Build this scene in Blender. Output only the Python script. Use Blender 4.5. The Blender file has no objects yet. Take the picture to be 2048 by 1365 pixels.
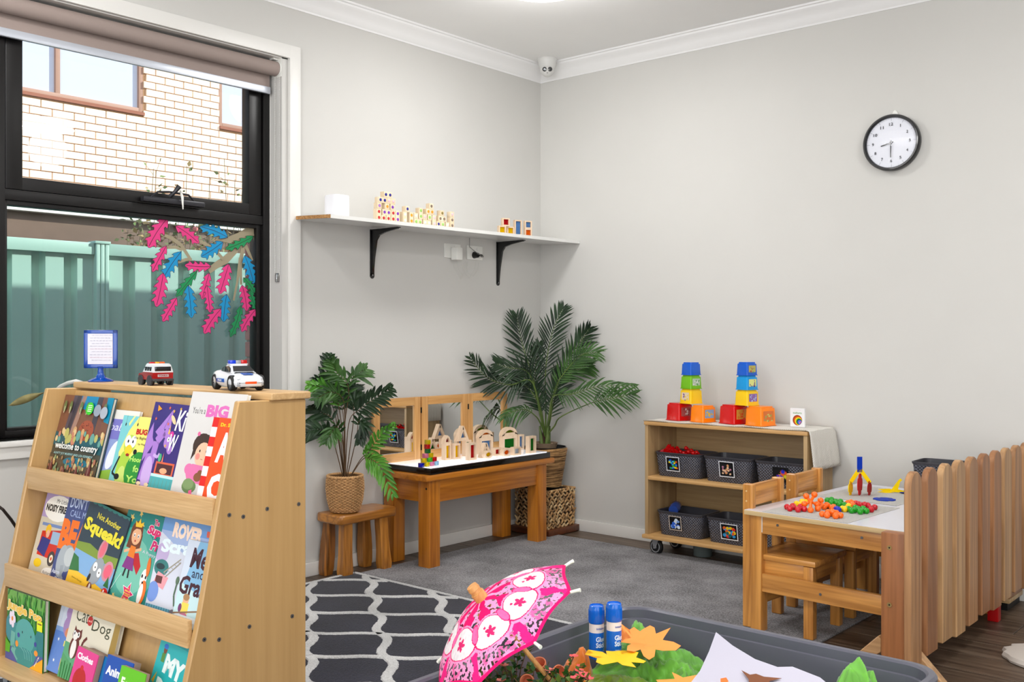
import bpy, bmesh, math, random
from mathutils import Vector, Matrix, Euler
random.seed(7)
PI = math.pi
SC = bpy.context.scene
COL = SC.collection

# ------------------------------------------------------------------ camera
FPX = 2003.0
CAM = Vector((3.7527, -4.5947, 1.1161))
YAW = math.radians(40.87)
cam_data = bpy.data.cameras.new('camera')
cam = bpy.data.objects.new('camera', cam_data)
COL.objects.link(cam)
cam.location = CAM
cam.rotation_euler = (math.radians(90), 0, YAW)
cam_data.sensor_width = 36
cam_data.lens = FPX / 2048 * 36
cam_data.shift_y = (672 - 682.5) / 2048
cam_data.clip_start = 0.02
SC.camera = cam

# ------------------------------------------------------------------ world, sun, exposure
W = bpy.data.worlds.new('sky'); SC.world = W; W.use_nodes = True
wn = W.node_tree.nodes; wl = W.node_tree.links
bg = wn['Background']
sky = wn.new('ShaderNodeTexSky'); sky.sky_type = 'NISHITA'; sky.sun_disc = False
sky.sun_elevation = math.radians(38); sky.sun_rotation = math.radians(120)
wl.new(sky.outputs[0], bg.inputs[0]); bg.inputs[1].default_value = 0.34
sun_d = bpy.data.lights.new('sun', 'SUN'); sun_d.energy = 6.6; sun_d.angle = math.radians(.6)
sun_d.color = (1, .97, .92)
sun = bpy.data.objects.new('sun', sun_d); COL.objects.link(sun)
sd = Vector((-1.3, -1.9, -1.25)).normalized()
sun.rotation_euler = sd.to_track_quat('-Z', 'Y').to_euler()
sun.location = (3, 3, 6)
SC.view_settings.view_transform = 'Standard'
SC.view_settings.look = 'None'
SC.view_settings.gamma = 1
SC.view_settings.use_curve_mapping = False
SC.view_settings.exposure = 0.12
LIGHTS = [(.96, -1.16, 12), (1.0, -3.3, 15), (3.3, -1.3, 11), (3.4, -3.4, 18), (5.4, -3.4, 14), (3.4, -5.8, 16), (1.1, -5.8, 12)]
for i, (x, y, e) in enumerate(LIGHTS):
    d = bpy.data.lights.new('ceiling_lamp', 'AREA'); d.shape = 'DISK'; d.size = .36; d.energy = e
    d.color = (1, .985, .965)
    o = bpy.data.objects.new('ceiling_lamp', d); COL.objects.link(o); o.location = (x, y, 2.618)
    d.energy = e * .72
    d = bpy.data.lights.new('ceiling_lamp_glow', 'POINT'); d.shadow_soft_size = .13; d.energy = e * .42; d.color = (1, .985, .965)
    o = bpy.data.objects.new('ceiling_lamp_glow', d); COL.objects.link(o); o.location = (x, y, 2.47)

# added fill lights along the front and right walls, unseen behind the camera
for nm, loc, rot, sx, sy, e in (('added_fill', (3.1, -7.12, 1.3), (math.radians(90), 0, 0), 4.6, 2.1, 96), ('added_fill', (6.22, -4.6, 1.3), (math.radians(90), 0, math.radians(90)), 3.2, 2.1, 56)):
    d = bpy.data.lights.new(nm, 'AREA'); d.shape = 'RECTANGLE'; d.size = sx; d.size_y = sy; d.energy = e; d.color = (.97, .985, 1)
    o = bpy.data.objects.new(nm, d); COL.objects.link(o); o.location = loc; o.rotation_euler = rot

# ------------------------------------------------------------------ helpers
_f = Vector((-math.sin(YAW), math.cos(YAW), 0)); _r = Vector((math.cos(YAW), math.sin(YAW), 0)); _u = Vector((0, 0, 1))
def ray(px, py): return _f + _r * ((px - 1024) / FPX) + _u * ((672 - py) / FPX)
def at(px, py, ax, val):
    """measured point of the place: where the sight line meets the plane axis=val"""
    d = ray(px, py); t = (val - CAM[ax]) / d[ax]
    return CAM + d * t
def far(px, py, dep): return CAM + ray(px, py) * dep

def lin(c):
    if isinstance(c, str):
        c = c.lstrip('#'); c = tuple(int(c[i:i+2], 16) / 255 for i in (0, 2, 4))
    return tuple((v / 12.92 if v <= .04045 else ((v + .055) / 1.055) ** 2.4) for v in c[:3])

MATS = {}
def _new(name):
    m = bpy.data.materials.new(name); m.use_nodes = True
    n = m.node_tree.nodes; l = m.node_tree.links
    return m, n, l, n['Principled BSDF']
def obj_coord(n, l, scale=(1, 1, 1), jitter=True, rot=(0, 0, 0)):
    tc = n.new('ShaderNodeTexCoord'); mp = n.new('ShaderNodeMapping'); mp.inputs['Scale'].default_value = scale
    mp.inputs['Rotation'].default_value = rot
    l.new(tc.outputs['Object'], mp.inputs['Vector'])
    if jitter:
        oi = n.new('ShaderNodeObjectInfo'); mu = n.new('ShaderNodeMath'); mu.operation = 'MULTIPLY'; mu.inputs[1].default_value = 17.3
        l.new(oi.outputs['Random'], mu.inputs[0]); l.new(mu.outputs[0], mp.inputs['Location'])
    return mp.outputs[0]
def ramp(n, l, fac, stops):
    r = n.new('ShaderNodeValToRGB'); e = r.color_ramp.elements
    e[0].position, e[0].color = stops[0][0], (*lin(stops[0][1]), 1)
    e[1].position, e[1].color = stops[-1][0], (*lin(stops[-1][1]), 1)
    for p, c in stops[1:-1]:
        q = e.new(p); q.color = (*lin(c), 1)
    l.new(fac, r.inputs[0]); return r.outputs[0]
def bump(n, l, b, h, strength, dist=.002):
    k = n.new('ShaderNodeBump'); k.inputs['Strength'].default_value = strength; k.inputs['Distance'].default_value = dist
    l.new(h, k.inputs['Height']); l.new(k.outputs[0], b.inputs['Normal'])
def mat(name, col, rough=.5, metal=0., spec=.5, noise=0., nscale=60, emis=0., coat=0., trans=0., ior=1.45, alpha=1., bumps=0., bscale=200, var=0.):
    if name in MATS: return MATS[name]
    m, n, l, b = _new(name)
    c = lin(col)
    b.inputs['Base Color'].default_value = (*c, 1); b.inputs['Roughness'].default_value = rough
    b.inputs['Metallic'].default_value = metal; b.inputs['Specular IOR Level'].default_value = spec
    b.inputs['Coat Weight'].default_value = coat; b.inputs['Transmission Weight'].default_value = trans
    b.inputs['IOR'].default_value = ior; b.inputs['Alpha'].default_value = alpha
    if emis:
        b.inputs['Emission Color'].default_value = (*c, 1); b.inputs['Emission Strength'].default_value = emis
    if noise or bumps or var:
        v = obj_coord(n, l)
    if noise:
        t = n.new('ShaderNodeTexNoise'); t.inputs['Scale'].default_value = nscale; t.inputs['Detail'].default_value = 4
        l.new(v, t.inputs['Vector'])
        hs = n.new('ShaderNodeHueSaturation'); hs.inputs['Color'].default_value = (*c, 1)
        mr = n.new('ShaderNodeMapRange'); mr.inputs[1].default_value = .3; mr.inputs[2].default_value = .7
        mr.inputs[3].default_value = 1 - noise; mr.inputs[4].default_value = 1 + noise
        l.new(t.outputs[0], mr.inputs[0]); l.new(mr.outputs[0], hs.inputs['Value']); l.new(hs.outputs[0], b.inputs['Base Color'])
    if bumps:
        t2 = n.new('ShaderNodeTexNoise'); t2.inputs['Scale'].default_value = bscale; l.new(v, t2.inputs['Vector'])
        bump(n, l, b, t2.outputs[0], bumps)
    MATS[name] = m; return m
def wood(name, dark, light, axis=2, s=1., rough=.4, contrast=1., coat=.15, knots=0.):
    """timber: long grain along one axis, growth lines and a little pore relief"""
    key = name + 'xyz'[axis]
    if key in MATS: return MATS[key]
    m, n, l, b = _new(key)
    sc = [16 * s] * 3; sc[axis] = .7 * s
    v = obj_coord(n, l, tuple(sc))
    a = n.new('ShaderNodeTexNoise'); a.inputs['Scale'].default_value = 1.3; a.inputs['Detail'].default_value = 3; a.inputs['Distortion'].default_value = .45
    l.new(v, a.inputs['Vector'])
    k = n.new('ShaderNodeMath'); k.operation = 'MULTIPLY'; k.inputs[1].default_value = 9 * contrast; l.new(a.outputs[0], k.inputs[0])
    fr = n.new('ShaderNodeMath'); fr.operation = 'PINGPONG'; fr.inputs[1].default_value = 1; l.new(k.outputs[0], fr.inputs[0])
    sc2 = [160 * s] * 3; sc2[axis] = 6 * s
    v2 = obj_coord(n, l, tuple(sc2))
    f2 = n.new('ShaderNodeTexNoise'); f2.inputs['Scale'].default_value = 1; f2.inputs['Detail'].default_value = 3; l.new(v2, f2.inputs['Vector'])
    mx = n.new('ShaderNodeMath'); mx.operation = 'MULTIPLY_ADD'; mx.inputs[1].default_value = .45
    ad = n.new('ShaderNodeMath'); ad.operation = 'MULTIPLY'; ad.inputs[1].default_value = .55
    l.new(f2.outputs[0], ad.inputs[0]); l.new(fr.outputs[0], mx.inputs[0]); l.new(ad.outputs[0], mx.inputs[2])
    colr = ramp(n, l, mx.outputs[0], [(.08, dark), (.75, light)])
    if knots:
        vk = obj_coord(n, l, (5, 5, 5)); sc3 = n.new('ShaderNodeTexVoronoi'); sc3.inputs['Scale'].default_value = 1.2; l.new(vk, sc3.inputs['Vector'])
        lt = n.new('ShaderNodeMapRange'); lt.inputs[1].default_value = .03; lt.inputs[2].default_value = .09; l.new(sc3.outputs['Distance'], lt.inputs[0])
        mixk = n.new('ShaderNodeMix'); mixk.data_type = 'RGBA'; l.new(lt.outputs[0], mixk.inputs[0])
        kd = lin(dark); mixk.inputs[6].default_value = (kd[0] * .3, kd[1] * .25, kd[2] * .2, 1); l.new(colr, mixk.inputs[7]); colr = mixk.outputs[2]
    l.new(colr, b.inputs['Base Color'])
    b.inputs['Roughness'].default_value = rough; b.inputs['Coat Weight'].default_value = coat; b.inputs['Coat Roughness'].default_value = .25
    bump(n, l, b, mx.outputs[0], .12, .001)
    MATS[key] = m; return m
def vmat(name='printed_card', rough=.35, coat=.0, spec=.4, trans=0., bumpy=0.):
    """surface whose printed colours are stored on its faces"""
    if name in MATS: return MATS[name]
    m, n, l, b = _new(name)
    a = n.new('ShaderNodeAttribute'); a.attribute_name = 'Col'; l.new(a.outputs['Color'], b.inputs['Base Color'])
    b.inputs['Roughness'].default_value = rough; b.inputs['Coat Weight'].default_value = coat; b.inputs['Specular IOR Level'].default_value = spec
    b.inputs['Transmission Weight'].default_value = trans
    if bumpy:
        v = obj_coord(n, l); t2 = n.new('ShaderNodeTexNoise'); t2.inputs['Scale'].default_value = 250; l.new(v, t2.inputs['Vector']); bump(n, l, b, t2.outputs[0], bumpy)
    MATS[name] = m; return m
def glass(name, tint=(1, 1, 1), refl=.07, rough=.0):
    if name in MATS: return MATS[name]
    m = bpy.data.materials.new(name); m.use_nodes = True; n = m.node_tree.nodes; l = m.node_tree.links; n.clear()
    o = n.new('ShaderNodeOutputMaterial'); t = n.new('ShaderNodeBsdfTransparent'); t.inputs[0].default_value = (*tint, 1)
    g = n.new('ShaderNodeBsdfGlossy'); g.inputs['Roughness'].default_value = rough; mx = n.new('ShaderNodeMixShader')
    f = n.new('ShaderNodeFresnel'); f.inputs[0].default_value = 1.45; ml = n.new('ShaderNodeMath'); ml.operation = 'MULTIPLY'; ml.inputs[1].default_value = refl / .04
    l.new(f.outputs[0], ml.inputs[0]); l.new(ml.outputs[0], mx.inputs[0]); l.new(t.outputs[0], mx.inputs[1]); l.new(g.outputs[0], mx.inputs[2]); l.new(mx.outputs[0], o.inputs[0])
    MATS[name] = m; return m

class MB:
    """collects shapes into one mesh"""
    def __init__(s):
        s.bm = bmesh.new(); s.mats = []; s.cl = s.bm.loops.layers.float_color.new('Col'); s.col = (1, 1, 1, 1)
    def mi(s, m):
        if m not in s.mats: s.mats.append(m)
        return s.mats.index(m)
    def face(s, vs, m, col=None):
        try: f = s.bm.faces.new(vs)
        except ValueError: return None
        f.material_index = s.mi(m); c = col or s.col
        for lp in f.loops: lp[s.cl] = c
        return f
    def poly(s, pts, m, col=None):
        return s.face([s.bm.verts.new(p) for p in pts], m, col)
    def grid(s, rows, m, wrap=False, capa=False, capb=False, col=None):
        R = [[s.bm.verts.new(p) for p in r] for r in rows]
        for a, b in zip(R, R[1:]):
            k = len(a)
            for i in range(k if wrap else k - 1):
                j = (i + 1) % k
                s.face([a[i], a[j], b[j], b[i]], m, col)
        if capa: s.face(list(reversed(R[0])), m, col)
        if capb: s.face(R[-1], m, col)
        return R
    def box(s, x0, x1, y0, y1, z0, z1, m, bev=0., M=None, seg=2, taper=None, col=None):
        t = bmesh.new(); bmesh.ops.create_cube(t, size=1)
        for v in t.verts:
            k = 1.
            if taper and v.co.z < 0: k = taper
            v.co = Vector(((x0 + x1) / 2 + v.co.x * (x1 - x0) * k, (y0 + y1) / 2 + v.co.y * (y1 - y0) * k, (z0 + z1) / 2 + v.co.z * (z1 - z0)))
        if bev: bmesh.ops.bevel(t, geom=list(t.edges), offset=bev, segments=seg, profile=.6, affect='EDGES')
        s.join(t, m, M, col)
    def join(s, t, m, M=None, col=None):
        mp = {}
        for v in t.verts: mp[v] = s.bm.verts.new(M @ v.co if M is not None else v.co)
        for f in t.faces: s.face([mp[v] for v in f.verts], m, col)
        t.free()
    def cyl(s, p0, p1, r0, m, r1=None, seg=16, cap=True, col=None):
        s.tube([p0, p1], [r0, r0 if r1 is None else r1], m, seg, cap, col=col)
    def tube(s, pts, r, m, seg=8, cap=True, up=None, col=None, sx=1.):
        pts = [Vector(p) for p in pts]; n = len(pts)
        rs = r if isinstance(r, (list, tuple)) else [r] * n
        rows = []; pu = None
        for i, p in enumerate(pts):
            d = (pts[min(i + 1, n - 1)] - pts[max(i - 1, 0)])
            if d.length < 1e-9: d = Vector((0, 0, 1))
            d.normalize()
            if pu is None:
                pu = Vector(up) if up else (Vector((0, 0, 1)) if abs(d.z) < .9 else Vector((1, 0, 0)))
            a = (pu - d * pu.dot(d))
            if a.length < 1e-6: a = d.orthogonal()
            a.normalize(); b = d.cross(a); pu = a
            rows.append([p + (a * math.cos(t) + b * math.sin(t) * sx) * rs[i] for t in [2 * PI * k / seg for k in range(seg)]])
        s.grid(rows, m, True, cap, cap, col=col)
    def lathe(s, prof, m, c=(0, 0, 0), seg=32, M=None, cap=True, sq=0., col=None):
        rows = []
        for r, z in prof:
            row = []
            for k in range(seg):
                t = 2 * PI * k / seg; x, y = math.cos(t), math.sin(t)
                p = Vector((c[0] + r * x, c[1] + r * y, c[2] + z))
                row.append(M @ p if M is not None else p)
            rows.append(row)
        s.grid(rows, m, True, cap and prof[0][0] > 1e-5, cap and prof[-1][0] > 1e-5, col=col)
    def prism(s, pts2, d0, d1, m, plane='xz', M=None, col=None, bev=0.):
        """outline extruded along the third axis"""
        def P(a, b, c):
            v = {'xz': Vector((a, c, b)), 'yz': Vector((c, a, b)), 'xy': Vector((a, b, c))}[plane]
            return M @ v if M is not None else v
        if bev:
            t = bmesh.new(); A = [t.verts.new(P(a, b, d0)) for a, b in pts2]; B = [t.verts.new(P(a, b, d1)) for a, b in pts2]
            t.faces.new(A); t.faces.new(list(reversed(B))); n = len(A)
            for i in range(n): t.faces.new([A[i], B[i], B[(i + 1) % n], A[(i + 1) % n]])
            bmesh.ops.recalc_face_normals(t, faces=list(t.faces))
            bmesh.ops.bevel(t, geom=list(t.edges), offset=bev, segments=1, affect='EDGES')
            s.join(t, m, None, col); return
        A = [s.bm.verts.new(P(a, b, d0)) for a, b in pts2]; B = [s.bm.verts.new(P(a, b, d1)) for a, b in pts2]
        n = len(A); s.face(A, m, col); s.face(list(reversed(B)), m, col)
        for i in range(n): s.face([A[i], B[i], B[(i + 1) % n], A[(i + 1) % n]], m, col)
    def sphere(s, c, r, m, seg=14, rings=9, sc=(1, 1, 1), M=None, col=None):
        rows = []
        for i in range(rings + 1):
            ph = PI * i / rings
            row = []
            for k in range(seg):
                t = 2 * PI * k / seg
                p = Vector((r * sc[0] * math.sin(ph) * math.cos(t), r * sc[1] * math.sin(ph) * math.sin(t), -r * sc[2] * math.cos(ph)))
                if M is not None: p = M @ p
                row.append(p + Vector(c))
            rows.append(row)
        s.grid(rows, m, True, col=col)
    def build(s, name, parent=None, smooth=True, ang=35, weld=0., recalc=True):
        if weld: bmesh.ops.remove_doubles(s.bm, verts=list(s.bm.verts), dist=weld)
        if recalc: bmesh.ops.recalc_face_normals(s.bm, faces=list(s.bm.faces))
        me = bpy.data.meshes.new(name); s.bm.to_mesh(me); s.bm.free()
        for m in s.mats: me.materials.append(m)
        if smooth:
            me.polygons.foreach_set('use_smooth', [True] * len(me.polygons)); me.set_sharp_from_angle(angle=math.radians(ang))
        o = bpy.data.objects.new(name, me); COL.objects.link(o)
        if parent is not None: o.parent = parent
        return o
def thing(name, label, cat, loc=(0, 0, 0), rz=0., group=None):
    o = bpy.data.objects.new(name, None); COL.objects.link(o); o.empty_display_size = .05
    o.location = loc; o.rotation_euler = (0, 0, rz); o['label'] = label; o['category'] = cat
    if group: o['group'] = group
    return o
def tag(o, label, cat, group=None):
    o['label'] = label; o['category'] = cat
    if group: o['group'] = group
    return o
def struct(o): o['kind'] = 'structure'; return o
def one(fn, name, parent=None, **k):
    b = MB(); fn(b); return b.build(name, parent, **k)
def bx(name, parent, x0, x1, y0, y1, z0, z1, m, bev=.002, **k):
    b = MB(); b.box(x0, x1, y0, y1, z0, z1, m, bev); return b.build(name, parent, **k)
def kids(o): return [c for c in bpy.data.objects if c.parent == o]
def dup(root, loc, rz=None, label=None, group=None, tree=None):
    """copy a thing with copies of its parts and sub-parts (mesh data shared)"""
    tree = tree or family(root)
    def cp(node, par):
        o, ch = node; c = o.copy(); COL.objects.link(c); c.parent = par
        for k in ch: cp(k, c)
        return c
    r = cp(tree, None); r.location = loc
    if rz is not None: r.rotation_euler = (0, 0, rz)
    if label: r['label'] = label
    if group: r['group'] = group
    return r
def family(o): return (o, [family(c) for c in kids(o)])

_TX = {}
def text2d(s, bold=0., shear=0., space=1.):
    k = (s, bold, shear, space)
    if k in _TX: return _TX[k]
    cu = bpy.data.curves.new('t', 'FONT'); cu.body = s; cu.size = 1; cu.offset = bold; cu.shear = shear; cu.space_character = space
    cu.resolution_u = 2; cu.fill_mode = 'BOTH'
    o = bpy.data.objects.new('t', cu); COL.objects.link(o)
    dg = bpy.context.evaluated_depsgraph_get(); me = bpy.data.meshes.new_from_object(o.evaluated_get(dg))
    vs = [(v.co.x, v.co.y) for v in me.vertices]; fs = [tuple(p.vertices) for p in me.polygons]
    bpy.data.objects.remove(o); bpy.data.curves.remove(cu); bpy.data.meshes.remove(me)
    if vs:
        x0 = min(v[0] for v in vs); x1 = max(v[0] for v in vs); y0 = min(v[1] for v in vs); y1 = max(v[1] for v in vs)
    else: x0 = x1 = y0 = y1 = 0
    _TX[k] = (vs, fs, (x0, x1, y0, y1)); return _TX[k]

class Draw:
    """flat print: every mark is a thin film a hair above the last; local plane x (right), z (up), facing -y"""
    def __init__(s, w, h, m=None, eps=.00003):
        s.w, s.h = w, h; s.b = MB(); s.k = 1; s.m = m or vmat(); s.eps = eps
    def _c(s, c): return (*lin(c), 1)
    def poly(s, pts, c):
        s.b.poly([(x, -s.eps * s.k, z) for x, z in pts], s.m, s._c(c)); s.k += 1
    def rect(s, x0, x1, z0, z1, c): s.poly([(x0, z0), (x1, z0), (x1, z1), (x0, z1)], c)
    def bg(s, c): s.rect(0, s.w, 0, s.h, c)
    def ell(s, x, z, rx, rz, c, rot=0., n=18):
        a = math.radians(rot); ca, sa = math.cos(a), math.sin(a)
        s.poly([(x + rx * math.cos(t) * ca - rz * math.sin(t) * sa, z + rx * math.cos(t) * sa + rz * math.sin(t) * ca) for t in [2 * PI * i / n for i in range(n)]], c)
    def dots(s, lst, c):
        for x, z, r in lst: s.b.poly([(x + r * math.cos(2 * PI * i / 7), -s.eps * s.k, z + r * 1.2 * math.sin(2 * PI * i / 7)) for i in range(7)], s.m, s._c(c))
        s.k += 1
    def star(s, x, z, r, c, n=5, q=.45, rot=0):
        s.poly([(x + (r if i % 2 == 0 else r * q) * math.sin(PI * i / n + rot), z + (r if i % 2 == 0 else r * q) * math.cos(PI * i / n + rot)) for i in range(2 * n)], c)
    def line(s, pts, wd, c):
        for (x0, z0), (x1, z1) in zip(pts, pts[1:]):
            dx, dz = x1 - x0, z1 - z0; L = math.hypot(dx, dz) or 1; nx, nz = -dz / L * wd / 2, dx / L * wd / 2
            s.b.poly([(a, -s.eps * s.k, b_) for a, b_ in ((x0 - nx, z0 - nz), (x1 - nx, z1 - nz), (x1 + nx, z1 + nz), (x0 + nx, z0 + nz))], s.m, s._c(c))
        s.k += 1
    def text(s, t, x, z, wd, hh, c, bold=.0, shear=0., rot=0., space=1., outline=None):
        """fit text in a box wd x hh whose lower left corner is (x, z)"""
        def put(bd, col):
            vs, fs, (x0, x1, y0, y1) = text2d(t, bd, shear, space)
            v0 = text2d(t, bold, shear, space)[2]
            kx, kz = wd / (v0[1] - v0[0]), hh / (v0[3] - v0[2]); a = math.radians(rot); ca, sa = math.cos(a), math.sin(a)
            V = []
            for vx, vy in vs:
                px, pz = (vx - v0[0]) * kx, (vy - v0[2]) * kz
                V.append(s.b.bm.verts.new((x + px * ca - pz * sa, -s.eps * s.k, z + px * sa + pz * ca)))
            for f in fs: s.b.face([V[i] for i in f], s.m, s._c(col))
            s.k += 1
        if outline: put(bold + .045, outline)
        put(bold, c)
    def build(s, name='cover_print', parent=None, y=0., clip=True):
        bm = s.b.bm
        if clip:
            for co, no in (((0, 0, 0), (-1, 0, 0)), ((s.w, 0, 0), (1, 0, 0)), ((0, 0, 0), (0, 0, -1)), ((0, 0, s.h), (0, 0, 1))):
                g = list(bm.verts) + list(bm.edges) + list(bm.faces)
                bmesh.ops.bisect_plane(bm, geom=g, plane_co=co, plane_no=no, clear_outer=True)
        for f in bm.faces:
            f.normal_update()
            if f.normal.y > 0: f.normal_flip()
        for v in bm.verts: v.co.y += y
        return s.b.build(name, parent, smooth=False, recalc=False)
# ================================================================== room shell
def wall_paint(name, col):
    return mat(name, col, .55, spec=.25, noise=.012, nscale=3, bumps=.06, bscale=350)
M_wall = wall_paint('wall_paint', (.815, .810, .795)); M_ceil = wall_paint('ceiling_paint', (.95, .95, .945))
M_trim = mat('trim_gloss_white', (.90, .895, .88), .35)
M_corn = mat('cornice_white', (.95, .95, .95), .5)
M_black = mat('black_aluminium', (.052, .045, .048), .35, spec=.5)
RX, RY, RZ = 6.3, -7.2, 2.7
WY0, WY1, WZ0, WZ1 = -4.15, -1.849, .735, 2.377   # window opening

def fn(b):
    for y0, y1, z0, z1 in ((RY, WY0, 0, RZ), (WY1, .15, 0, RZ), (WY0, WY1, 0, WZ0), (WY0, WY1, WZ1, RZ)):
        b.box(-.22, 0, y0, y1, z0, z1, M_wall)
struct(one(fn, 'wall_left', smooth=False))
struct(one(lambda b: b.box(0, RX, 0, .15, 0, RZ, M_wall), 'wall_back', smooth=False))
struct(one(lambda b: b.box(RX, RX + .15, RY, .15, 0, RZ, M_wall), 'wall_right', smooth=False))
struct(one(lambda b: b.box(-.22, RX + .15, RY - .15, RY, 0, RZ, M_wall), 'wall_front', smooth=False))
struct(one(lambda b: b.box(-.52, RX + .15, RY - 6, 9, RZ, RZ + .12, M_ceil), 'ceiling', smooth=False))

# floor of vinyl planks
M_sub = mat('floor_joint', (.10, .085, .07), .8)
fl_o = struct(one(lambda b: b.box(-.22, RX, RY, .15, -.12, -.0035, M_sub), 'floor', smooth=False))
def plank_mat():
    m, n, l, b = _new('vinyl_plank')
    v = obj_coord(n, l, (1.5, 22, 22)); t = n.new('ShaderNodeTexNoise'); t.inputs['Scale'].default_value = 2.2; t.inputs['Detail'].default_value = 6; t.inputs['Distortion'].default_value = .8
    l.new(v, t.inputs['Vector'])
    c = ramp(n, l, t.outputs[0], [(.3, (.23, .175, .135)), (.5, (.345, .28, .225)), (.72, (.45, .385, .325))])
    oi = n.new('ShaderNodeObjectInfo'); mr = n.new('ShaderNodeMapRange'); mr.inputs[3].default_value = .78; mr.inputs[4].default_value = 1.15; l.new(oi.outputs['Random'], mr.inputs[0])
    hs = n.new('ShaderNodeHueSaturation'); l.new(c, hs.inputs['Color']); l.new(mr.outputs[0], hs.inputs['Value']); l.new(hs.outputs[0], b.inputs['Base Color'])
    b.inputs['Roughness'].default_value = .42; bump(n, l, b, t.outputs[0], .12, .001); return m
M_plank = plank_mat()
pl = MB(); pl.box(0, 1.22, 0, .18, -.004, 0, M_plank, .0012, seg=1); po = pl.build('plank', fl_o, smooth=False)
first = True; r = 0; y = -.004
while y > -7.0:
    x = -((r * .47) % 1.22) + .001
    while x < RX:
        if r * 1 < 22 or x < 0 or True:
            o = po if first else po.copy()
            if not first: COL.objects.link(o); o.parent = fl_o
            first = False
            x0 = max(x, .001); x1 = min(x + 1.218, RX)
            o.location = (x0, y - .1785, 0); o.scale = ((x1 - x0) / 1.22, .99, 1)
        x += 1.22
    y -= .18; r += 1

# skirting boards
def base(name, x0, x1, y0, y1):
    b = MB(); b.box(x0, x1, y0, y1, 0, .064, M_trim, .004); return struct(b.build(name))
base('baseboard_left', 0, .013, RY, 0); base('baseboard_back', .013, RX, -.013, 0)
base('baseboard_right', RX - .013, RX, RY, -.013)

# cove cornices
prof = [(0, 2.61), (.004, 2.61), (.006, 2.618), (.014, 2.627), (.022, 2.645), (.034, 2.66), (.052, 2.672), (.062, 2.682), (.064, 2.69), (.074, 2.692), (.076, 2.70), (0, 2.70)]
def cornice_left(b): b.grid([[(a, RY, z) for a, z in prof], [(a, -a, z) for a, z in prof]], M_corn, True, True, True)
def cornice_back(b): b.grid([[(a, -a, z) for a, z in prof], [(RX, -a, z) for a, z in prof]], M_corn, True, True, True)
struct(one(cornice_left, 'trim_1', ang=25)); struct(one(cornice_back, 'trim_2', ang=25))

# window surround
def arch(b):
    b.box(0, .018, WY1 + .032, -1.757, .67, 2.437, M_trim, .003)
    b.box(0, .018, WY0 - .06, WY1 + .036, 2.377, 2.437, M_trim, .003)
    b.box(0, .018, WY0 - .06, WY0, .67, 2.38, M_trim, .003)
    b.box(0, .018, WY0 - .06, WY1 + .036, .67, WZ0, M_trim, .003)
struct(one(arch, 'trim_3'))
def reveal(b):   # white timber lining of the opening
    b.prism([(0, WY1 + .036), (0, WY1 + .05), (-.2, WY1 + .05), (-.2, WY1 - .002), (-.09, WY1 - .002)], WZ0, WZ1, M_trim, 'xy')
    b.box(-.2, .03, WY0, WY1 + .034, WZ0 - .02, WZ0, M_trim, .003)
    b.box(-.2, 0, WY0, WY1 + .03, WZ1 - .004, WZ1 + .02, M_trim)
    b.box(-.2, 0, WY0 - .02, WY0 + .004, WZ0, WZ1, M_trim)
struct(one(reveal, 'trim_4'))

# black aluminium window: an awning sash over a fixed pane, and its neighbour further left
win = struct(bpy.data.objects.new('window_1', None)); COL.objects.link(win)
def wframe(b):
    X0, X1 = -.17, -.09
    b.box(X0, X1, -1.885, WY1, WZ0, WZ1, M_black, .002); b.box(X0, X1, WY0, WY0 + .03, WZ0, WZ1, M_black, .002)
    b.box(X0 + .001, X1 - .001, WY0 + .001, WY1 - .001, WZ0 + .001, .762, M_black, .002); b.box(X0 + .001, X1 - .001, WY0 + .001, WY1 - .001, 2.345, WZ1 - .001, M_black, .002)
    b.box(X0 - .001, X1 + .001, -3.07, -3.02, WZ0 + .002, WZ1 - .002, M_black, .002)
    b.box(X0 + .002, X1 - .004, WY0 + .002, WY1 - .002, 1.622, 1.662, M_black, .002)
    for y0, y1 in ((-3.02, -1.885),):
        for a, c in ((y0, y0 + .014), (y1 - .026, y1)): b.box(X0 + .01, X1 - .016, a, c, .76, 1.622, M_black, .0015)
        b.box(X0 + .011, X1 - .017, y0, y1, .759, .772, M_black, .0015); b.box(X0 + .011, X1 - .017, y0, y1, 1.605, 1.625, M_black, .0015)
one(wframe, 'window_frame', win)
def sash(b, y0=-3.015, y1=-1.89):
    X0, X1 = -.155, -.098
    b.box(X0, X1, y0, y0 + .062, 1.664, 2.345, M_black, .003); b.box(X0, X1, y1 - .066, y1, 1.664, 2.345, M_black, .003)
    b.box(X0 + .001, X1 - .001, y0 + .06, y1 - .064, 1.6645, 1.712, M_black, .001); b.box(X0 + .001, X1 - .001, y0 + .06, y1 - .064, 2.29, 2.3445, M_black, .001)
one(sash, 'sash', win)
M_glass = glass('window_glass', (.93, .965, .95), .05)
def pane(y0, y1, z0, z1): return bx('pane', win, -.134, -.129, y0, y1, z0, z1, M_glass, 0, smooth=False)
pane(-2.96, -1.952, 1.705, 2.295); pane(-3.01, -1.905, .768, 1.61); pane(WY0 + .02, -3.065, .758, 1.63); pane(WY0 + .02, -3.065, 1.655, 2.35)
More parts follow.
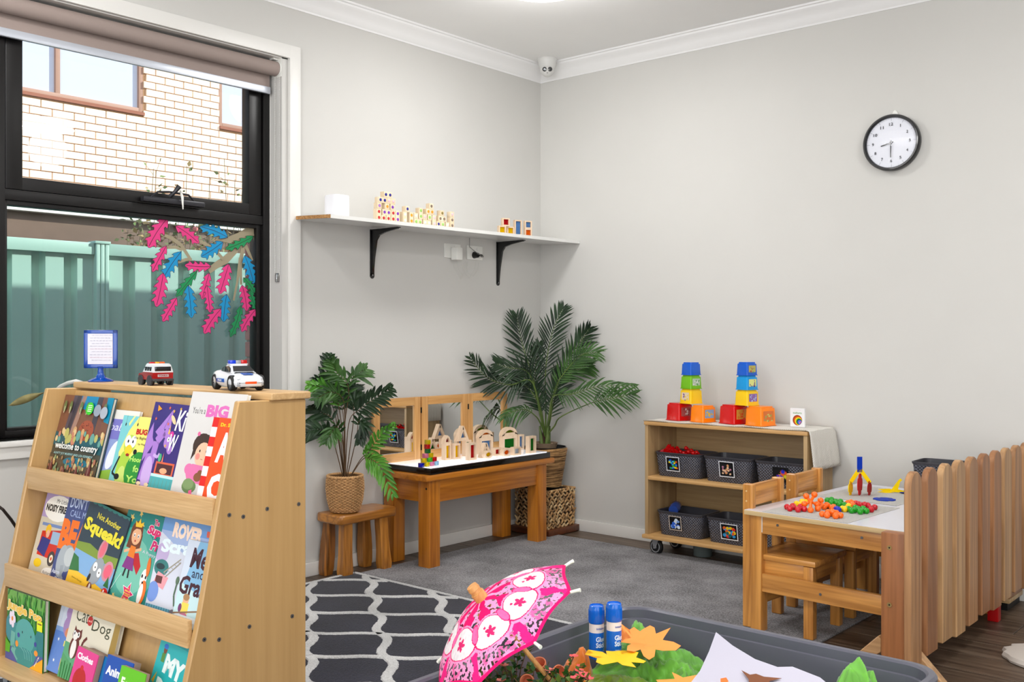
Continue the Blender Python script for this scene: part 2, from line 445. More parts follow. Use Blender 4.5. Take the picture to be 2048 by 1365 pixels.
# chain winder on the sash
def winder(b):
    g = mat('winder_grey', (.20, .20, .22), .3, .3)
    b.box(-.092, -.062, -2.485, -2.20, 1.668, 1.690, g, .006)
    b.tube([(-.07, -2.45, 1.688), (-.066, -2.42, 1.712), (-.066, -2.37, 1.717), (-.066, -2.33, 1.716)], .0045, g)
    b.tube([(-.066, -2.33, 1.716), (-.066, -2.28, 1.714), (-.07, -2.25, 1.69)], .0045, g)
    b.tube([(-.075, -2.36, 1.70), (-.05, -2.35, 1.72), (-.045, -2.335, 1.742)], [.009, .008, .011], g)
one(winder, 'window_winder', win)
one(lambda b: b.tube([(-.066, -2.318, 1.728), (-.05, -2.318, 1.70), (-.048, -2.316, 1.648)], [.004, .006, .002], mat('cord_white', (.9, .9, .88), .6)), 'winder_cord', win)

# made-up door frames around the fill lights, unseen behind the camera
for nm, rz_, loc, L in (('added_doors_front', 0, (3.1, RY, 0), 4.8), ('added_doors_right', PI / 2, (RX, -4.6, 0), 3.4)):
    g = struct(bpy.data.objects.new(nm, None)); COL.objects.link(g); g.location = loc; g.rotation_euler = (0, 0, rz_)
    n_ = 4
    for i in range(n_):
        a, c = -L / 2 + L * i / n_, -L / 2 + L * (i + 1) / n_
        def fr_(b):
            for x0, x1, z0, z1 in ((a, a + .05, .07, 2.4), (c - .05, c, .07, 2.4), (a + .05, c - .05, .07, .15), (a + .05, c - .05, 2.33, 2.4)): b.box(x0, x1, .004, .05, z0, z1, M_black, .002)
        one(fr_, 'added_door_frame', g)
# roller blind
blind = thing('roller_blind', 'taupe roller blind rolled up at the window head with silver bottom rail', 'blind', (-.045, -2.9, 2.22))
M_bl = mat('blind_fabric', (.60, .54, .515), .75, bumps=.15, bscale=900)
bl_o = Vector((-.045, -2.9, 2.22))
def brel(fn_, name, **k):
    b = MB(); fn_(b); bmesh.ops.translate(b.bm, verts=list(b.bm.verts), vec=-bl_o); return b.build(name, blind, **k)
brel(lambda b: b.cyl((-.035, WY0 + .02, 2.328), (-.035, -1.858, 2.328), .033, M_bl, seg=28), 'roll')
brel(lambda b: b.box(-.067, -.0645, WY0 + .02, -1.870, 2.245, 2.33, M_bl), 'fabric_drop')
brel(lambda b: b.box(-.074, -.058, WY0 + .02, -1.868, 2.216, 2.248, mat('rail_silver', (.80, .82, .86), .3, .5), .004), 'bottom_rail')
M_wp = mat('white_plastic', (.92, .92, .90), .35)
def brk(b):
    b.box(-.075, .0, -1.853, -1.850, 2.29, 2.374, M_wp, .001); b.cyl((-.035, -1.857, 2.328), (-.035, -1.851, 2.328), .036, M_wp, seg=24)
    b.box(-.05, -.02, -1.88, -1.851, 2.366, 2.376, M_wp)
brel(brk, 'bracket')
def chain(b):
    for yy, xx in ((-1.854, -.012), (-1.854, -.045)):
        for i in range(118):
            b.sphere((xx, yy, 2.32 - i * .0079), .0022, M_wp, 5, 4)
    b.box(-.042, -.016, -1.858, -1.849, 1.36, 1.40, glass('clear_plastic', (.95, .95, .95), .1), .003)
    b.tube([(-.045, -1.854, 2.32), (-.045, -1.854, 1.39), (-.03, -1.854, 1.382), (-.012, -1.854, 1.39), (-.012, -1.854, 2.32)], .0008, M_wp, 4)
brel(chain, 'bead_chain')

# ceiling light fittings
M_diff = mat('light_diffuser', (1, 1, 1), .4, emis=9)
lt0 = None
for i, (x, y, e) in enumerate(LIGHTS):
    if lt0 is None:
        lt0 = thing('ceiling_light', 'round white ceiling light glowing at the top edge of the picture', 'light', (x, y, RZ))
        one(lambda b: b.lathe([(.0, 0), (.215, 0), (.215, -.02), (.205, -.028), (.195, -.028)], M_trim, seg=40), 'rim', lt0)
        one(lambda b: b.lathe([(.197, -.024), (.19, -.045), (.15, -.06), (.08, -.068), (0, -.07)], M_diff, seg=40), 'diffuser', lt0)
        ltf = family(lt0)
    else: dup(lt0, (x, y, RZ), label='round white ceiling light further back in the room', group='ceiling lights out of view', tree=ltf)

# ================================================================== outside the window
M_steel = mat('fence_green', (.60, .74, .69), .45)
M_ground = mat('concrete_path', (.55, .53, .50), .9, noise=.1, nscale=8)
struct(one(lambda b: b.box(-9.5, -.22, -8, 7, -.35, -.2, M_ground), 'ground'))
fx = -2.0
fence = thing('metal_fence', 'pale green ribbed steel fence outside the window', 'fence', (fx, -1.7, -.2))
def sheet(y0, y1):
    p = .185; pts = []
    y = y0
    k = 0
    while y < y1 - 1e-6:
        for a, d in ((0, 0), (.105, 0), (.122, -.045), (.168, -.045)):
            if y + a < y1: pts.append((y + a, d))
        y += p
    pts.append((y1, 0))
    b = MB(); b.grid([[(d, yy + 1.7, .06) for yy, d in pts], [(d, yy + 1.7, 1.82) for yy, d in pts]], M_steel)
    o = b.build('panel', fence, smooth=False); md = o.modifiers.new('s', 'SOLIDIFY'); md.thickness = .0015; return o
for a in (-6.2, -4.05, -1.655, .73, 3.1): sheet(a, a + (2.1 if a == -6.2 else 2.31))
for a in (-6.2, -4.05, -1.655, .73, 3.1):
    def rails(b, a=a):
        b.box(-.03, .028, a + 1.69, a + 1.7 + 2.31, 1.795, 1.865, M_steel, .004)
    one(rails, 'rail', fence)
    one(lambda b, a=a: b.box(-.03, .028, a + 1.69, a + 1.7 + 2.31, .03, .09, M_steel, .004), 'rail', fence)
def fpost(y):
    def f(b):
        for d in (-.036, -.008, .02): b.box(-.04, .044, y + 1.7 + d, y + 1.7 + d + .022, -.0, 1.87, M_steel, .003)
        b.box(-.03, .036, y + 1.7 - .03, y + 1.7 + .04, 0, 1.86, M_steel)
        b.box(-.045, .05, y + 1.7 - .046, y + 1.7 + .05, 1.86, 1.876, M_steel, .003)
    one(f, 'post', fence)
for y in (-6.27, -4.08, -1.70, .69, 3.06): fpost(y)

# cream brick house
house = thing('brick_house', 'cream brick neighbouring house seen through the upper pane', 'house', (-7, 1.2, -.2))
hx = -7.0
M_mort = mat('mortar', (.66, .50, .36), .9); M_brick = mat('cream_brick', (.93, .82, .73), .8, noise=.10, nscale=25)
wz0 = at(287, 226, 0, hx).z; wy1 = at(287, 226, 0, hx).y; w2y0 = at(438, 250, 0, hx).y; w2z = at(470, 258, 0, hx).z
# wall body with the two window holes left open
holes = [(-2.4, wy1, wz0, wz0 + 1.15), (w2y0, w2y0 + 1.3, w2z, w2z + 1.3)]
def body(b):
    ys = sorted({-6., holes[0][0], holes[0][1], holes[1][0], holes[1][1], 6.5}); zs = sorted({-.2, 5.6, holes[0][2], holes[0][3], holes[1][2], holes[1][3]})
    for ya, yb in zip(ys, ys[1:]):
        for za, zb in zip(zs, zs[1:]):
            if any(h[0] <= ya and yb <= h[1] and h[2] <= za and zb <= h[3] for h in holes): continue
            b.box(-.25, -.008, ya - 1.2, yb - 1.2, za + .2, zb + .2, M_mort)
one(body, 'wall_body', house, smooth=False)
bk = MB(); bk.box(0, .02, 0, .230, 0, .076, M_brick, .003, seg=1); brick0 = bk.build('brick', house, smooth=False)
cnt = 0; far_b = MB(); row = 0
z = 2.62
while z < 4.75:
    y = -.42 + (row % 2) * .12
    while y < 3.5:
        a, c = y, y + .23
        hit = any(h[0] < c and a < h[1] and h[2] < z + .076 and z < h[3] for h in holes)
        seg_ = [(a, c)]
        if hit:
            seg_ = []
            for h in holes:
                if h[2] < z + .076 and z < h[3] and h[0] < c and a < h[1]:
                    if a < h[0] - .03: seg_.append((a, h[0]))
                    if c > h[1] + .03: seg_.append((h[1], c))
        for (a, c) in seg_:
            vis = 2.75 < z < 4.32 and -.1 < a < 2.9
            if vis and cnt < 300:
                o = brick0 if cnt == 0 else brick0.copy()
                if cnt: COL.objects.link(o); o.parent = house
                o.location = (-.01 + random.uniform(0, .003), a - 1.2, z + .2); o.scale = (1, (c - a) / .23, 1); cnt += 1
            else: far_b.box(-.01, .01, a - 1.2, c - 1.2, z + .2, z + .276, M_brick)
        y += .24
    z += .0845; row += 1
o = far_b.build('brickwork', house, smooth=False); o['kind'] = 'stuff'
M_wfr = mat('outside_window_frame', (.62, .47, .40), .6); M_og = mat('outside_glass', (.70, .71, .78), .45, spec=.3)
M_cur = mat('net_curtain', (.80, .83, .90), .9)
def owin(y0, y1, z0, z1, mull):
    fr = MB()
    for a, c, e, f_ in ((y0 + .051, y1 - .051, z0, z0 + .05), (y0 + .051, y1 - .051, z1 - .05, z1), (y0, y0 + .05, z0, z1), (y1 - .05, y1, z0, z1)): fr.box(-.07, -.01, a - 1.2, c - 1.2, e + .2, f_ + .2, M_wfr, .004)
    for mm in mull: fr.box(-.07, -.012, mm - 1.225, mm - 1.175, z0 + .2, z1 + .2, M_wfr, .004)
    fr.box(-.02, .03, y0 - 1.2, y1 - 1.2, z0 + .165, z0 + .2, mat('brick_sill', (.55, .33, .25), .8))
    f = fr.build('window', house)
    e = [y0] + mull + [y1]
    for a, c in zip(e, e[1:]): bx('pane', f, -.06, -.05, a - 1.19, c - 1.21, z0 + .22, z1 + .18, M_og, 0, smooth=False)
    cu = MB(); rows = [[], []]
    k = int((y1 - y0) / .02)
    for i in range(k + 1):
        yy = y0 + .06 + (y1 - y0 - .12) * i / k; d = -.12 + .015 * math.sin(i * 1.1)
        rows[0].append((d, yy - 1.2, z0 + .22)); rows[1].append((d, yy - 1.2, z1 + .16))
    cu.grid(rows, M_cur); cu.build('curtain', f)
owin(holes[0][0], holes[0][1], holes[0][2], holes[0][3], [-.9, at(117, 150, 0, hx).y]); owin(*holes[1], [holes[1][0] + .65])

# low brown roof edge with white gutter between the fence and the house
car = thing('lean_to_roof', 'brown lean-to roof with white gutter behind the green fence', 'roof', (-4.2, 0, 0))
zt = at(22, 414, 0, -4.2).z
M_br = mat('weathered_roof', (.42, .34, .29), .85, noise=.12, nscale=6)
one(lambda b: (b.box(-.02, .02, -7, 2.2, zt - .30, zt - .02, M_br, .003), b.box(-.02, .03, -7, 2.2, zt - .40, zt - .36, M_br, .003), b.box(-.01, .0, -7, 2.2, -.2, zt - .3, mat('shed_wall', (.47, .40, .34), .9))), 'fascia', car)
one(lambda b: b.box(-.02, .09, -7, 2.2, zt - .03, zt + .03, mat('gutter_white', (.95, .94, .9), .5), .006), 'gutter', car)
def roofsheet(b):
    b.prism([(-2.75, zt + .25), (-2.75, zt + .27), (.05, zt + .05), (.05, zt + .03)], -7, 2.2, M_br, 'xz')
one(roofsheet, 'roof_sheet', car)

NY = at(501, 600, 0, -.655).y
# red brick nib beside the window, outside
M_red = mat('red_brick', (.80, .50, .45), .85, noise=.12, nscale=18); M_rm = mat('red_mortar', (.62, .55, .50), .9)
nib = thing('brick_nib', 'red brick return just outside the right edge of the window', 'wall', (-.465, NY + .12, -.2))
one(lambda b: b.box(-.235, .195, -.112, .2, 0, 2.85, M_rm), 'mortar_core', nib, smooth=False)
for i in range(33):
    for j, (a, c) in enumerate((((-.24, -.01), (0, .2)) if i % 2 else ((-.24, -.13), (-.12, .11), (.12, .2)))):
        b = MB(); b.box(a, c, -.12, .21, .004 + i * .086, .08 + i * .086, M_red, .003, seg=1); b.build('brick', nib, smooth=False)

# rose bush
def shrub(name, label, pts, y_off=0):
    t = thing(name, label, 'plant', (-3.0, pts[0][1], -.2))
    o0 = Vector((-3.0, pts[0][1], -.2)); rnd = random.Random(5)
    st = MB(); lf = MB(); mS = mat('rose_stem', (.42, .36, .25), .8); cols = [(.35, .45, .22), (.45, .5, .28), (.6, .5, .3), (.5, .38, .25)]
    mL = vmat('rose_leaf', .6)
    for (x, y, z0, z1, lean, dens) in pts:
        P = []; px, py = x, y
        for i in range(9):
            f = i / 8; P.append(Vector((px, py, z0 + (z1 - z0) * f)) - o0); px += rnd.uniform(-.03, .03); py += lean / 8 + rnd.uniform(-.025, .025)
        st.tube(P, [.006 - .004 * i / 8 for i in range(9)], mS, 5)
        for k in range(dens):
            f = rnd.uniform(.35, 1); i = min(int(f * 8), 7); q = P[i].lerp(P[i + 1], f * 8 - i)
            d = Vector((rnd.uniform(-1, 1), rnd.uniform(-1, 1), rnd.uniform(-.6, .8))).normalized(); L = rnd.uniform(.03, .055); q2 = q + d * rnd.uniform(.02, .09)
            s_ = d.orthogonal().normalized(); s_.rotate(Matrix.Rotation(rnd.uniform(0, 6), 3, d)); w_ = L * .32
            c = rnd.choice(cols)
            lf.poly([q2, q2 + d * L * .4 + s_ * w_, q2 + d * L, q2 + d * L * .4 - s_ * w_], mL, (*lin(c), 1))
            if rnd.random() < .3: st.tube([q, q2], .0014, mS, 4)
            if rnd.random() < .02: lf.sphere(q2, .02, mL, 6, 5, col=(*lin((.85, .45, .45)), 1))
    st.build('stems', t); lf.build('leaves', t, smooth=False)
rr = random.Random(3)
L_ = []
for i in range(40):
    px = rr.uniform(265, 520); top = rr.uniform(415, 470) if rr.random() < .7 else rr.uniform(318, 410) if px > 320 else rr.uniform(430, 470)
    x = -3.0 + rr.uniform(-.5, .45); q = at(px, top, 0, x); L_.append((x, q.y - .1, -.2, q.z, rr.uniform(-.1, .2), 70 if top > 410 else 26))
shrub('rose_bush', 'straggly rose bush with pale leaves rising behind the green fence', L_)
# ================================================================== book display stand
A0 = at(148, 764, 2, .965)
SA = math.radians(1.7)
PLY = wood('plywood', (.70, .55, .34), (.77, .62, .41), 2, .7, .38, .35); PLYX = wood('plywood', (.71, .56, .36), (.80, .66, .46), 0, .7, .38, .35)
EDGE = wood('ply_edge', (.72, .56, .36), (.86, .72, .52), 0, 1.6, .45, .45); EDGEZ = wood('ply_edge', (.72, .56, .36), (.86, .72, .52), 2, 1.6, .45, .45)
M_screw = mat('screw_zinc', (.55, .55, .56), .3, .9); M_dark = mat('dark_slot', (.08, .08, .08), .6)
stand = thing('book_display_stand', 'plywood book display stand with sloping front full of picture books', 'bookshelf', (A0.x, A0.y, 0), SA)
WS = 1.042
fe = [(-.096, .948), (-.153, .70), (-.210, .42), (-.262, .21), (-.285, .10)]
def side(b, x0, x1):
    pts = [(.122, .10), (.122, .944)] + fe
    b.prism(pts, x0, x1, PLY, 'yz', bev=.003)
one(lambda b: side(b, -.002, .017), 'side_panel', stand); one(lambda b: side(b, WS - .030, WS - .010), 'side_panel', stand)
sl = lambda z: (z - .945) * .265
M_ply_back = PLY
def backp(b):
    z0, z1 = .130, .938
    b.prism([(sl(z0), z0), (sl(z1), z1), (sl(z1) + .009, z1), (sl(z0) + .009, z0)], .017, WS - .030, PLY, 'yz')
one(backp, 'back_panel', stand)
one(lambda b: b.box(-.004, WS + .002, -.002, .130, .945, .965, EDGE, .006, seg=3), 'top_board', stand)
for zt_, yf in ((.660, -.147), (.368, -.218)):
    one(lambda b: b.box(.017, WS - .030, yf, sl(zt_) + .004, zt_ - .018, zt_, PLYX, .001), 'shelf_board', stand)
    one(lambda b: b.box(.017, WS - .030, yf - .014, yf, zt_ - .026, zt_ + .044, EDGE, .004), 'ledge', stand)
one(lambda b: b.box(.0, WS - .012, -.300, .12, .105, .127, EDGE, .004), 'base_board', stand)
for (y, z) in ((-.125, .661), (-.083, .651), (-.008, .661), (.096, .66), (-.198, .362), (-.155, .352), (-.064, .364), (.074, .361)):
    def sc(b): b.cyl((WS - .0105, y, z), (WS - .0085, y, z), .0055, M_screw, seg=12); b.cyl((WS - .009, y, z), (WS - .0082, y, z), .002, M_dark, seg=6)
    one(sc, 'screw', stand)
M_tyre = mat('rubber_black', (.06, .06, .065), .6); M_hub = mat('caster_grey', (.62, .63, .65), .35, .4)
def caster(parent, x, y, R=.04, ztop=.105, ang=0.):
    M = Matrix.Translation((x, y, 0)) @ Matrix.Rotation(ang, 4, 'Z')
    b = MB(); t = .011
    b.lathe([(R * .45, -t), (R * .85, -t), (R, -t * .5), (R, t * .5), (R * .85, t), (R * .45, t)], M_tyre, seg=24, M=M @ Matrix.Translation((.0, 0, R)) @ Matrix.Rotation(PI / 2, 4, 'X'))
    w = b.build('caster', parent)
    b = MB(); b.lathe([(0, -t * 1.06), (R * .2, -t * 1.3), (R * .5, -t * .9), (R * .72, -t * 1.12), (R * .78, -t * .9), (R * .78, t * .9), (R * .72, t * 1.12), (R * .5, t * .9), (0, t * 1.1)], M_hub, seg=20, M=M @ Matrix.Translation((0, 0, R)) @ Matrix.Rotation(PI / 2, 4, 'X'))
    b.build('hub', w)
    b = MB()
    for s in (-1, 1): b.prism([(-.006, R * .8), (.008, R * .8), (.028, ztop - .006), (-.014, ztop - .006)], s * .017, s * .0195, M_hub, 'xz', M=M)
    b.box(-.03, .04, -.03, .03, ztop - .008, ztop - .001, M_hub, .001, M=M); b.cyl(M @ Vector((0, -.021, R)), M @ Vector((0, .021, R)), .004, M_screw, seg=8)
    b.build('fork', w)
for x in (.07, WS - .08):
    for y in (-.235, .07): caster(stand, x, y)

# ---- books
TH = math.atan(.265)
MST = Matrix.Translation((A0.x, A0.y, 0)) @ Matrix.Rotation(SA, 4, 'Z')
M_page = mat('paper_pages', (.93, .91, .86), .8)
def book(name, label, u, s, off, w, h, t, cover, draw, tilt=0., board=False, group=None, spine=None, cat='book', upright=False):
    """u, s = lower left corner along the sloping back; off = how far the front cover stands off it"""
    p = Vector((u, 0, .945)) + Vector((0, .2562, .9666)) * s + Vector((0, -.9666, .2562)) * off
    M = MST @ Matrix.Translation(p) @ Matrix.Rotation(-TH, 4, 'X') @ Matrix.Rotation(tilt, 4, 'Y')
    if upright: M = MST @ Matrix.Translation((u, -.238, .1275)) @ Matrix.Rotation(-.03, 4, 'X')
    r = thing(name, label, cat, group=group); r.matrix_world = M
    mc = mat('cover_' + name + '_' + str(round(u * 1000)) + str(round(-s * 1000)), cover, .35); ms = mat('spine_' + str(spine), spine, .4) if spine else mc
    b = MB()
    if board: b.box(0, w, 0, t, 0, h, mc, .003)
    else:
        b.box(0, w, 0, .002, 0, h, mc, .0006, seg=1); b.box(0, w, t - .002, t, 0, h, mc, .0006, seg=1); b.box(-.0005, .0025, 0, t, 0, h, ms, .0006, seg=1)
    b.build('cover', r)
    if not board: bx('pages', r, .003, w - .004, .0022, t - .0022, .003, h - .003, M_page, 0, smooth=False)
    else: bx('pages', r, .004, w + .0005, .002, t - .001, .002, h + .0005, mat('board_pages', (.62, .52, .46), .8), 0, smooth=False)
    d = Draw(w, h); draw(d, w, h); d.build('cover_print', r, y=-.0003)
    return r
S1, S2, S3 = -.2985, -.6005, -.842
rb = random.Random(11)
def pebbles(d, w, h, x0, x1, z0, z1, n, cols, r0=.004, r1=.010):
    for i in range(n): r = rb.uniform(r0, r1); d.ell(rb.uniform(x0, x1), rb.uniform(z0, z1), r, r * 1.3, rb.choice(cols), n=9)
def c_welcome(d, w, h):
    d.bg((.28, .27, .22)); d.rect(0, w, h * .55, h, (.47, .30, .22))
    d.poly([(w * .36, h * .86), (w * .7, h * .80), (w * .78, h), (w * .36, h)], (.06, .50, .68)); d.poly([(w * .9, h * .72), (w, h * .7), (w, h), (w * .88, h)], (.0, .52, .66))
    d.poly([(w * .14, h * .45), (w * .26, h * .45), (w * .36, h), (w * .2, h)], (.30, .27, .32)); d.poly([(w * .18, h * .45), (w * .24, h * .46), (w * .35, h), (w * .27, h)], (.20, .19, .24))
    d.poly([(w * .27, h * .5), (w * .36, h * .55), (w * .46, h), (w * .38, h)], (.62, .48, .42)); d.poly([(w * .66, h * .5), (w * .76, h * .5), (w * .8, h), (w * .7, h)], (.27, .24, .28))
    d.poly([(w * .8, h * .5), (w * .88, h * .5), (w * .86, h), (w * .81, h)], (.45, .28, .24))
    d.ell(w * .60, h * .60, w * .15, h * .12, (.62, .30, .20))
    for i in range(14): d.ell(w * rb.uniform(.5, .7), h * rb.uniform(.6, .7), .002, .002, (.25, .1, .08), n=6)
    for a in range(9): d.poly([(w * .53, h * .47), (w * (.45 + a * .022), h * .62), (w * .545, h * .47)], (.42, .52, .36))
    d.poly([(0, h * .40), (w, h * .34), (w, h * .58), (w * .8, h * .50), (w * .4, h * .46), (0, h * .56)], (.13, .34, .38))
    pebbles(d, w, h, 0, w, h * .46, h * .58, 26, [(.80, .62, .42), (.78, .50, .40), (.72, .70, .40), (.40, .62, .58), (.86, .76, .55)], .007, .014)
    d.poly([(0, h * .02), (w, 0), (w, h * .26), (w * .5, h * .20), (0, h * .3)], (.34, .28, .20)); d.ell(w * .55, h * .22, w * .25, h * .06, (.12, .42, .50))
    pebbles(d, w, h, 0, w, 0, h * .28, 90, [(.74, .58, .36), (.62, .48, .33), (.50, .58, .42), (.80, .72, .5), (.66, .42, .32)], .003, .008)
    for x, s_ in ((.08, 1), (.36, .7), (.62, .8), (.86, 1.2)):
        d.poly([(w * (x - .08), 0), (w * (x + .08), 0), (w * (x + .01), h * .24 * s_)], (.42, .17, .17)); d.line([(w * x, 0), (w * x, h * .2 * s_)], .0015, (.8, .7, .6))
    for x in (.08, .2, .42, .55, .9): d.ell(w * x, h * .86, w * .03, h * .07, (.38, .44, .26)); d.line([(w * x, h * .78), (w * x, h * .86)], .003, (.85, .82, .7))
    d.ell(w * .60, h * .855, w * .075, h * .075, (.25, .78, .16)); d.ell(w * .76, h * .84, w * .07, h * .07, (.58, .62, .68)); d.ell(w * .895, h * .82, w * .07, h * .07, (.66, .69, .74))
    for k in range(4): d.rect(w * .56, w * .64, h * (.82 + k * .022), h * (.83 + k * .022), (.9, .98, .85))
    d.text('welcome to country', w * .08, h * .335, w * .87, h * .105, (.97, .97, .94), .02, outline=(.15, .2, .2)); d.text('AUNTY JOY MURPHY AND LISA KENNEDY', w * .09, h * .285, w * .80, h * .035, (.62, .80, .80), .01)
book('picture_book', 'large dark book reading welcome to country, leftmost on the top ledge', .019, S1, .030, .30, .270, .012, (.16, .30, .33), c_welcome)
def c_baby(d, w, h):
    d.bg((.55, .62, .82)); d.rect(0, w, h * .88, h, (.88, .87, .85)); d.rect(0, w, h * .62, h * .88, (.47, .46, .76)); d.text('baby', w * .02, h * .70, w * .7, h * .13, (.9, .9, 1), shear=.2)
    d.poly([(0, 0), (w, 0), (w, h * .3), (0, h * .2)], (.55, .72, .25)); d.ell(w * .35, h * .42, w * .16, h * .20, (.9, .92, .97), -25); d.ell(w * .58, h * .62, w * .06, h * .16, (.94, .94, .97), -20); d.ell(w * .66, h * .76, w * .07, h * .05, (.9, .5, .2)); d.ell(w * .75, h * .35, w * .2, h * .16, (.45, .65, .45))
book('picture_book', 'lilac and white book with a white bird, half hidden beside the dark welcome book', .302, S1, .013, .150, .238, .009, (.88, .87, .85), c_baby)
def c_bug(d, w, h):
    d.bg((.96, .90, .46)); d.poly([(0, 0), (w * .3, 0), (w * .1, h * .5), (w * .25, h * .8), (w * .45, h), (0, h)], (.48, .78, .80)); d.poly([(0, 0), (w, 0), (w, h * .06), (0, h * .10)], (.80, .27, .16))
    d.poly([(w * .2, h * .9), (w * .3, h), (w * .34, h), (w * .22, h * .86)], (.98, .92, .5)); d.line([(w * .12, h), (w * .12, h * .9)], .001, (.2, .2, .1)); d.line([(w * .45, h), (w * .45, h * .9)], .001, (.2, .2, .1))
    d.ell(w * .12, h * .88, .003, .005, (.05, .05, .05)); d.ell(w * .45, h * .89, .003, .005, (.05, .05, .05))
    d.ell(w * .30, h * .28, w * .17, h * .26, (.66, .80, .26)); d.ell(w * .30, h * .18, w * .12, h * .15, (.78, .86, .45))
    d.ell(w * .36, h * .62, w * .16, h * .13, (.72, .83, .30)); d.ell(w * .29, h * .66, w * .08, h * .08, (.98, .98, .98)); d.ell(w * .44, h * .66, w * .08, h * .08, (.98, .98, .98)); d.ell(w * .30, h * .66, .004, .005, (.05, .05, .05)); d.ell(w * .43, h * .66, .004, .005, (.05, .05, .05))
    d.ell(w * .36, h * .54, w * .10, h * .075, (.95, .80, .15)); d.ell(w * .36, h * .48, w * .05, h * .02, (.6, .12, .08)); d.line([(w * .16, h * .45), (w * .05, h * .22), (w * .18, h * .18)], .007, (.08, .08, .08)); d.ell(w * .2, h * .18, w * .07, h * .04, (.06, .06, .06))
    d.ell(w * .70, h * .28, w * .32, h * .26, (.16, .56, .20)); d.ell(w * .55, h * .53, w * .05, h * .035, (.05, .05, .05))
    for t, z in (('Hooray', .38), ('for', .27), ('You', .13)): d.text(t, w * (.46 if t != 'for' else .6), h * z, w * (.46 if t != 'for' else .24), h * .09, (.72, .90, .42), .03)
    d.text("BUG 'er", w * .46, h * .76, w * .52, h * .08, (.75, .08, .08), .05); d.text('the Bighearted', w * .44, h * .69, w * .52, h * .045, (.15, .12, .08)); d.text('by Megan', w * .58, h * .62, w * .26, h * .03, (.2, .2, .15))
book('picture_book', 'yellow book with a green bug character on the top ledge', .386, S1, .024, .195, .222, .010, (.93, .88, .45), c_bug)
def c_dragon(d, w, h):
    d.bg((.22, .15, .45)); P = (.66, .48, .80); P2 = (.78, .66, .88)
    d.poly([(w * .02, h * .35), (w * .0, h * .62), (w * .1, h * .78), (w * .16, h * .62), (w * .24, h * .56)], P); d.poly([(w * .2, h * .68), (w * .55, h * .94), (w * .58, h * .74), (w * .42, h * .72), (w * .36, h * .62)], P); d.line([(w * .36, h * .64), (w * .54, h * .92)], .002, (.45, .3, .62))
    d.line([(w * .28, h * .35), (w * .3, h * .58), (w * .45, h * .7), (w * .58, h * .66)], .028, P); d.ell(w * .60, h * .60, w * .10, h * .08, P, -40); d.ell(w * .68, h * .52, w * .08, h * .045, P, -50)
    d.poly([(w * .02, h * .16), (w * .1, h * .44), (w * .34, h * .46), (w * .36, h * .14)], P); d.ell(w * .22, h * .24, w * .13, h * .18, P2); d.ell(w * .6, h * .62, .006, .007, (1, 1, 1)); d.ell(w * .605, h * .62, .0025, .003, (.1, .1, .2))
    d.line([(w * .3, h * .44), (w * .42, h * .42), (w * .46, h * .46)], .009, P2); d.poly([(w * .55, h * .68), (w * .58, h * .78), (w * .60, h * .67)], (.92, .72, .3)); d.ell(w * .66, h * .68, w * .05, h * .03, (.85, .2, .6))
    d.rect(w * .42, w * .92, h * .24, h * .38, (.85, .38, .25)); d.rect(w * .46, w * .88, h * .26, h * .36, (.30, .14, .16)); d.ell(w * .66, h * .29, w * .1, h * .03, (.90, .66, .5)); d.rect(w * .36, w, 0, h * .25, (.30, .66, .68)); d.rect(w * .36, w, h * .22, h * .25, (.75, .9, .9)); d.rect(0, w * .36, 0, h * .10, (.45, .12, .14))
    for k in range(6): d.line([(w * (.42 + k * .1), 0), (w * (.42 + k * .1), h * .2)], .001, (.5, .5, .3))
    d.ell(w * .08, h * .12, w * .06, h * .02, (.95, .85, .7)); d.ell(w * .3, h * .12, w * .06, h * .02, (.95, .85, .7)); d.text('Susie Linn', w * .04, h * .03, w * .3, h * .03, (1, 1, 1))
    for x, z in ((.45, .95), (.58, .92), (.14, .82), (.5, .78), (.56, .55), (.75, .95)): d.star(w * x, h * z, .006, (.85, .4, .3) if x < .52 else (.9, .7, .25))
    d.poly([(w * .14, h * .9), (w * .24, h * .93), (w * .12, h * .97)], (.95, .6, .1)); d.ell(w * .62, h * .83, .018, .007, (.95, .80, .6), -40)
    d.text('Ki', w * .70, h * .72, w * .26, h * .22, (1, 1, 1), .02, .2); d.text('W', w * .64, h * .50, w * .22, h * .18, (1, 1, 1), .02, .2)
    d.ell(w * .5, h * .42, .008, .012, (.3, .68, .5)); d.poly([(w * .56, h * .38), (w * .6, h * .38), (w * .58, h * .48)], (.9, .5, .4))
book('picture_book', 'purple book with a lilac dragon on the top ledge', .554, S1, .037, .186, .268, .010, (.26, .18, .50), c_dragon, tilt=.02)
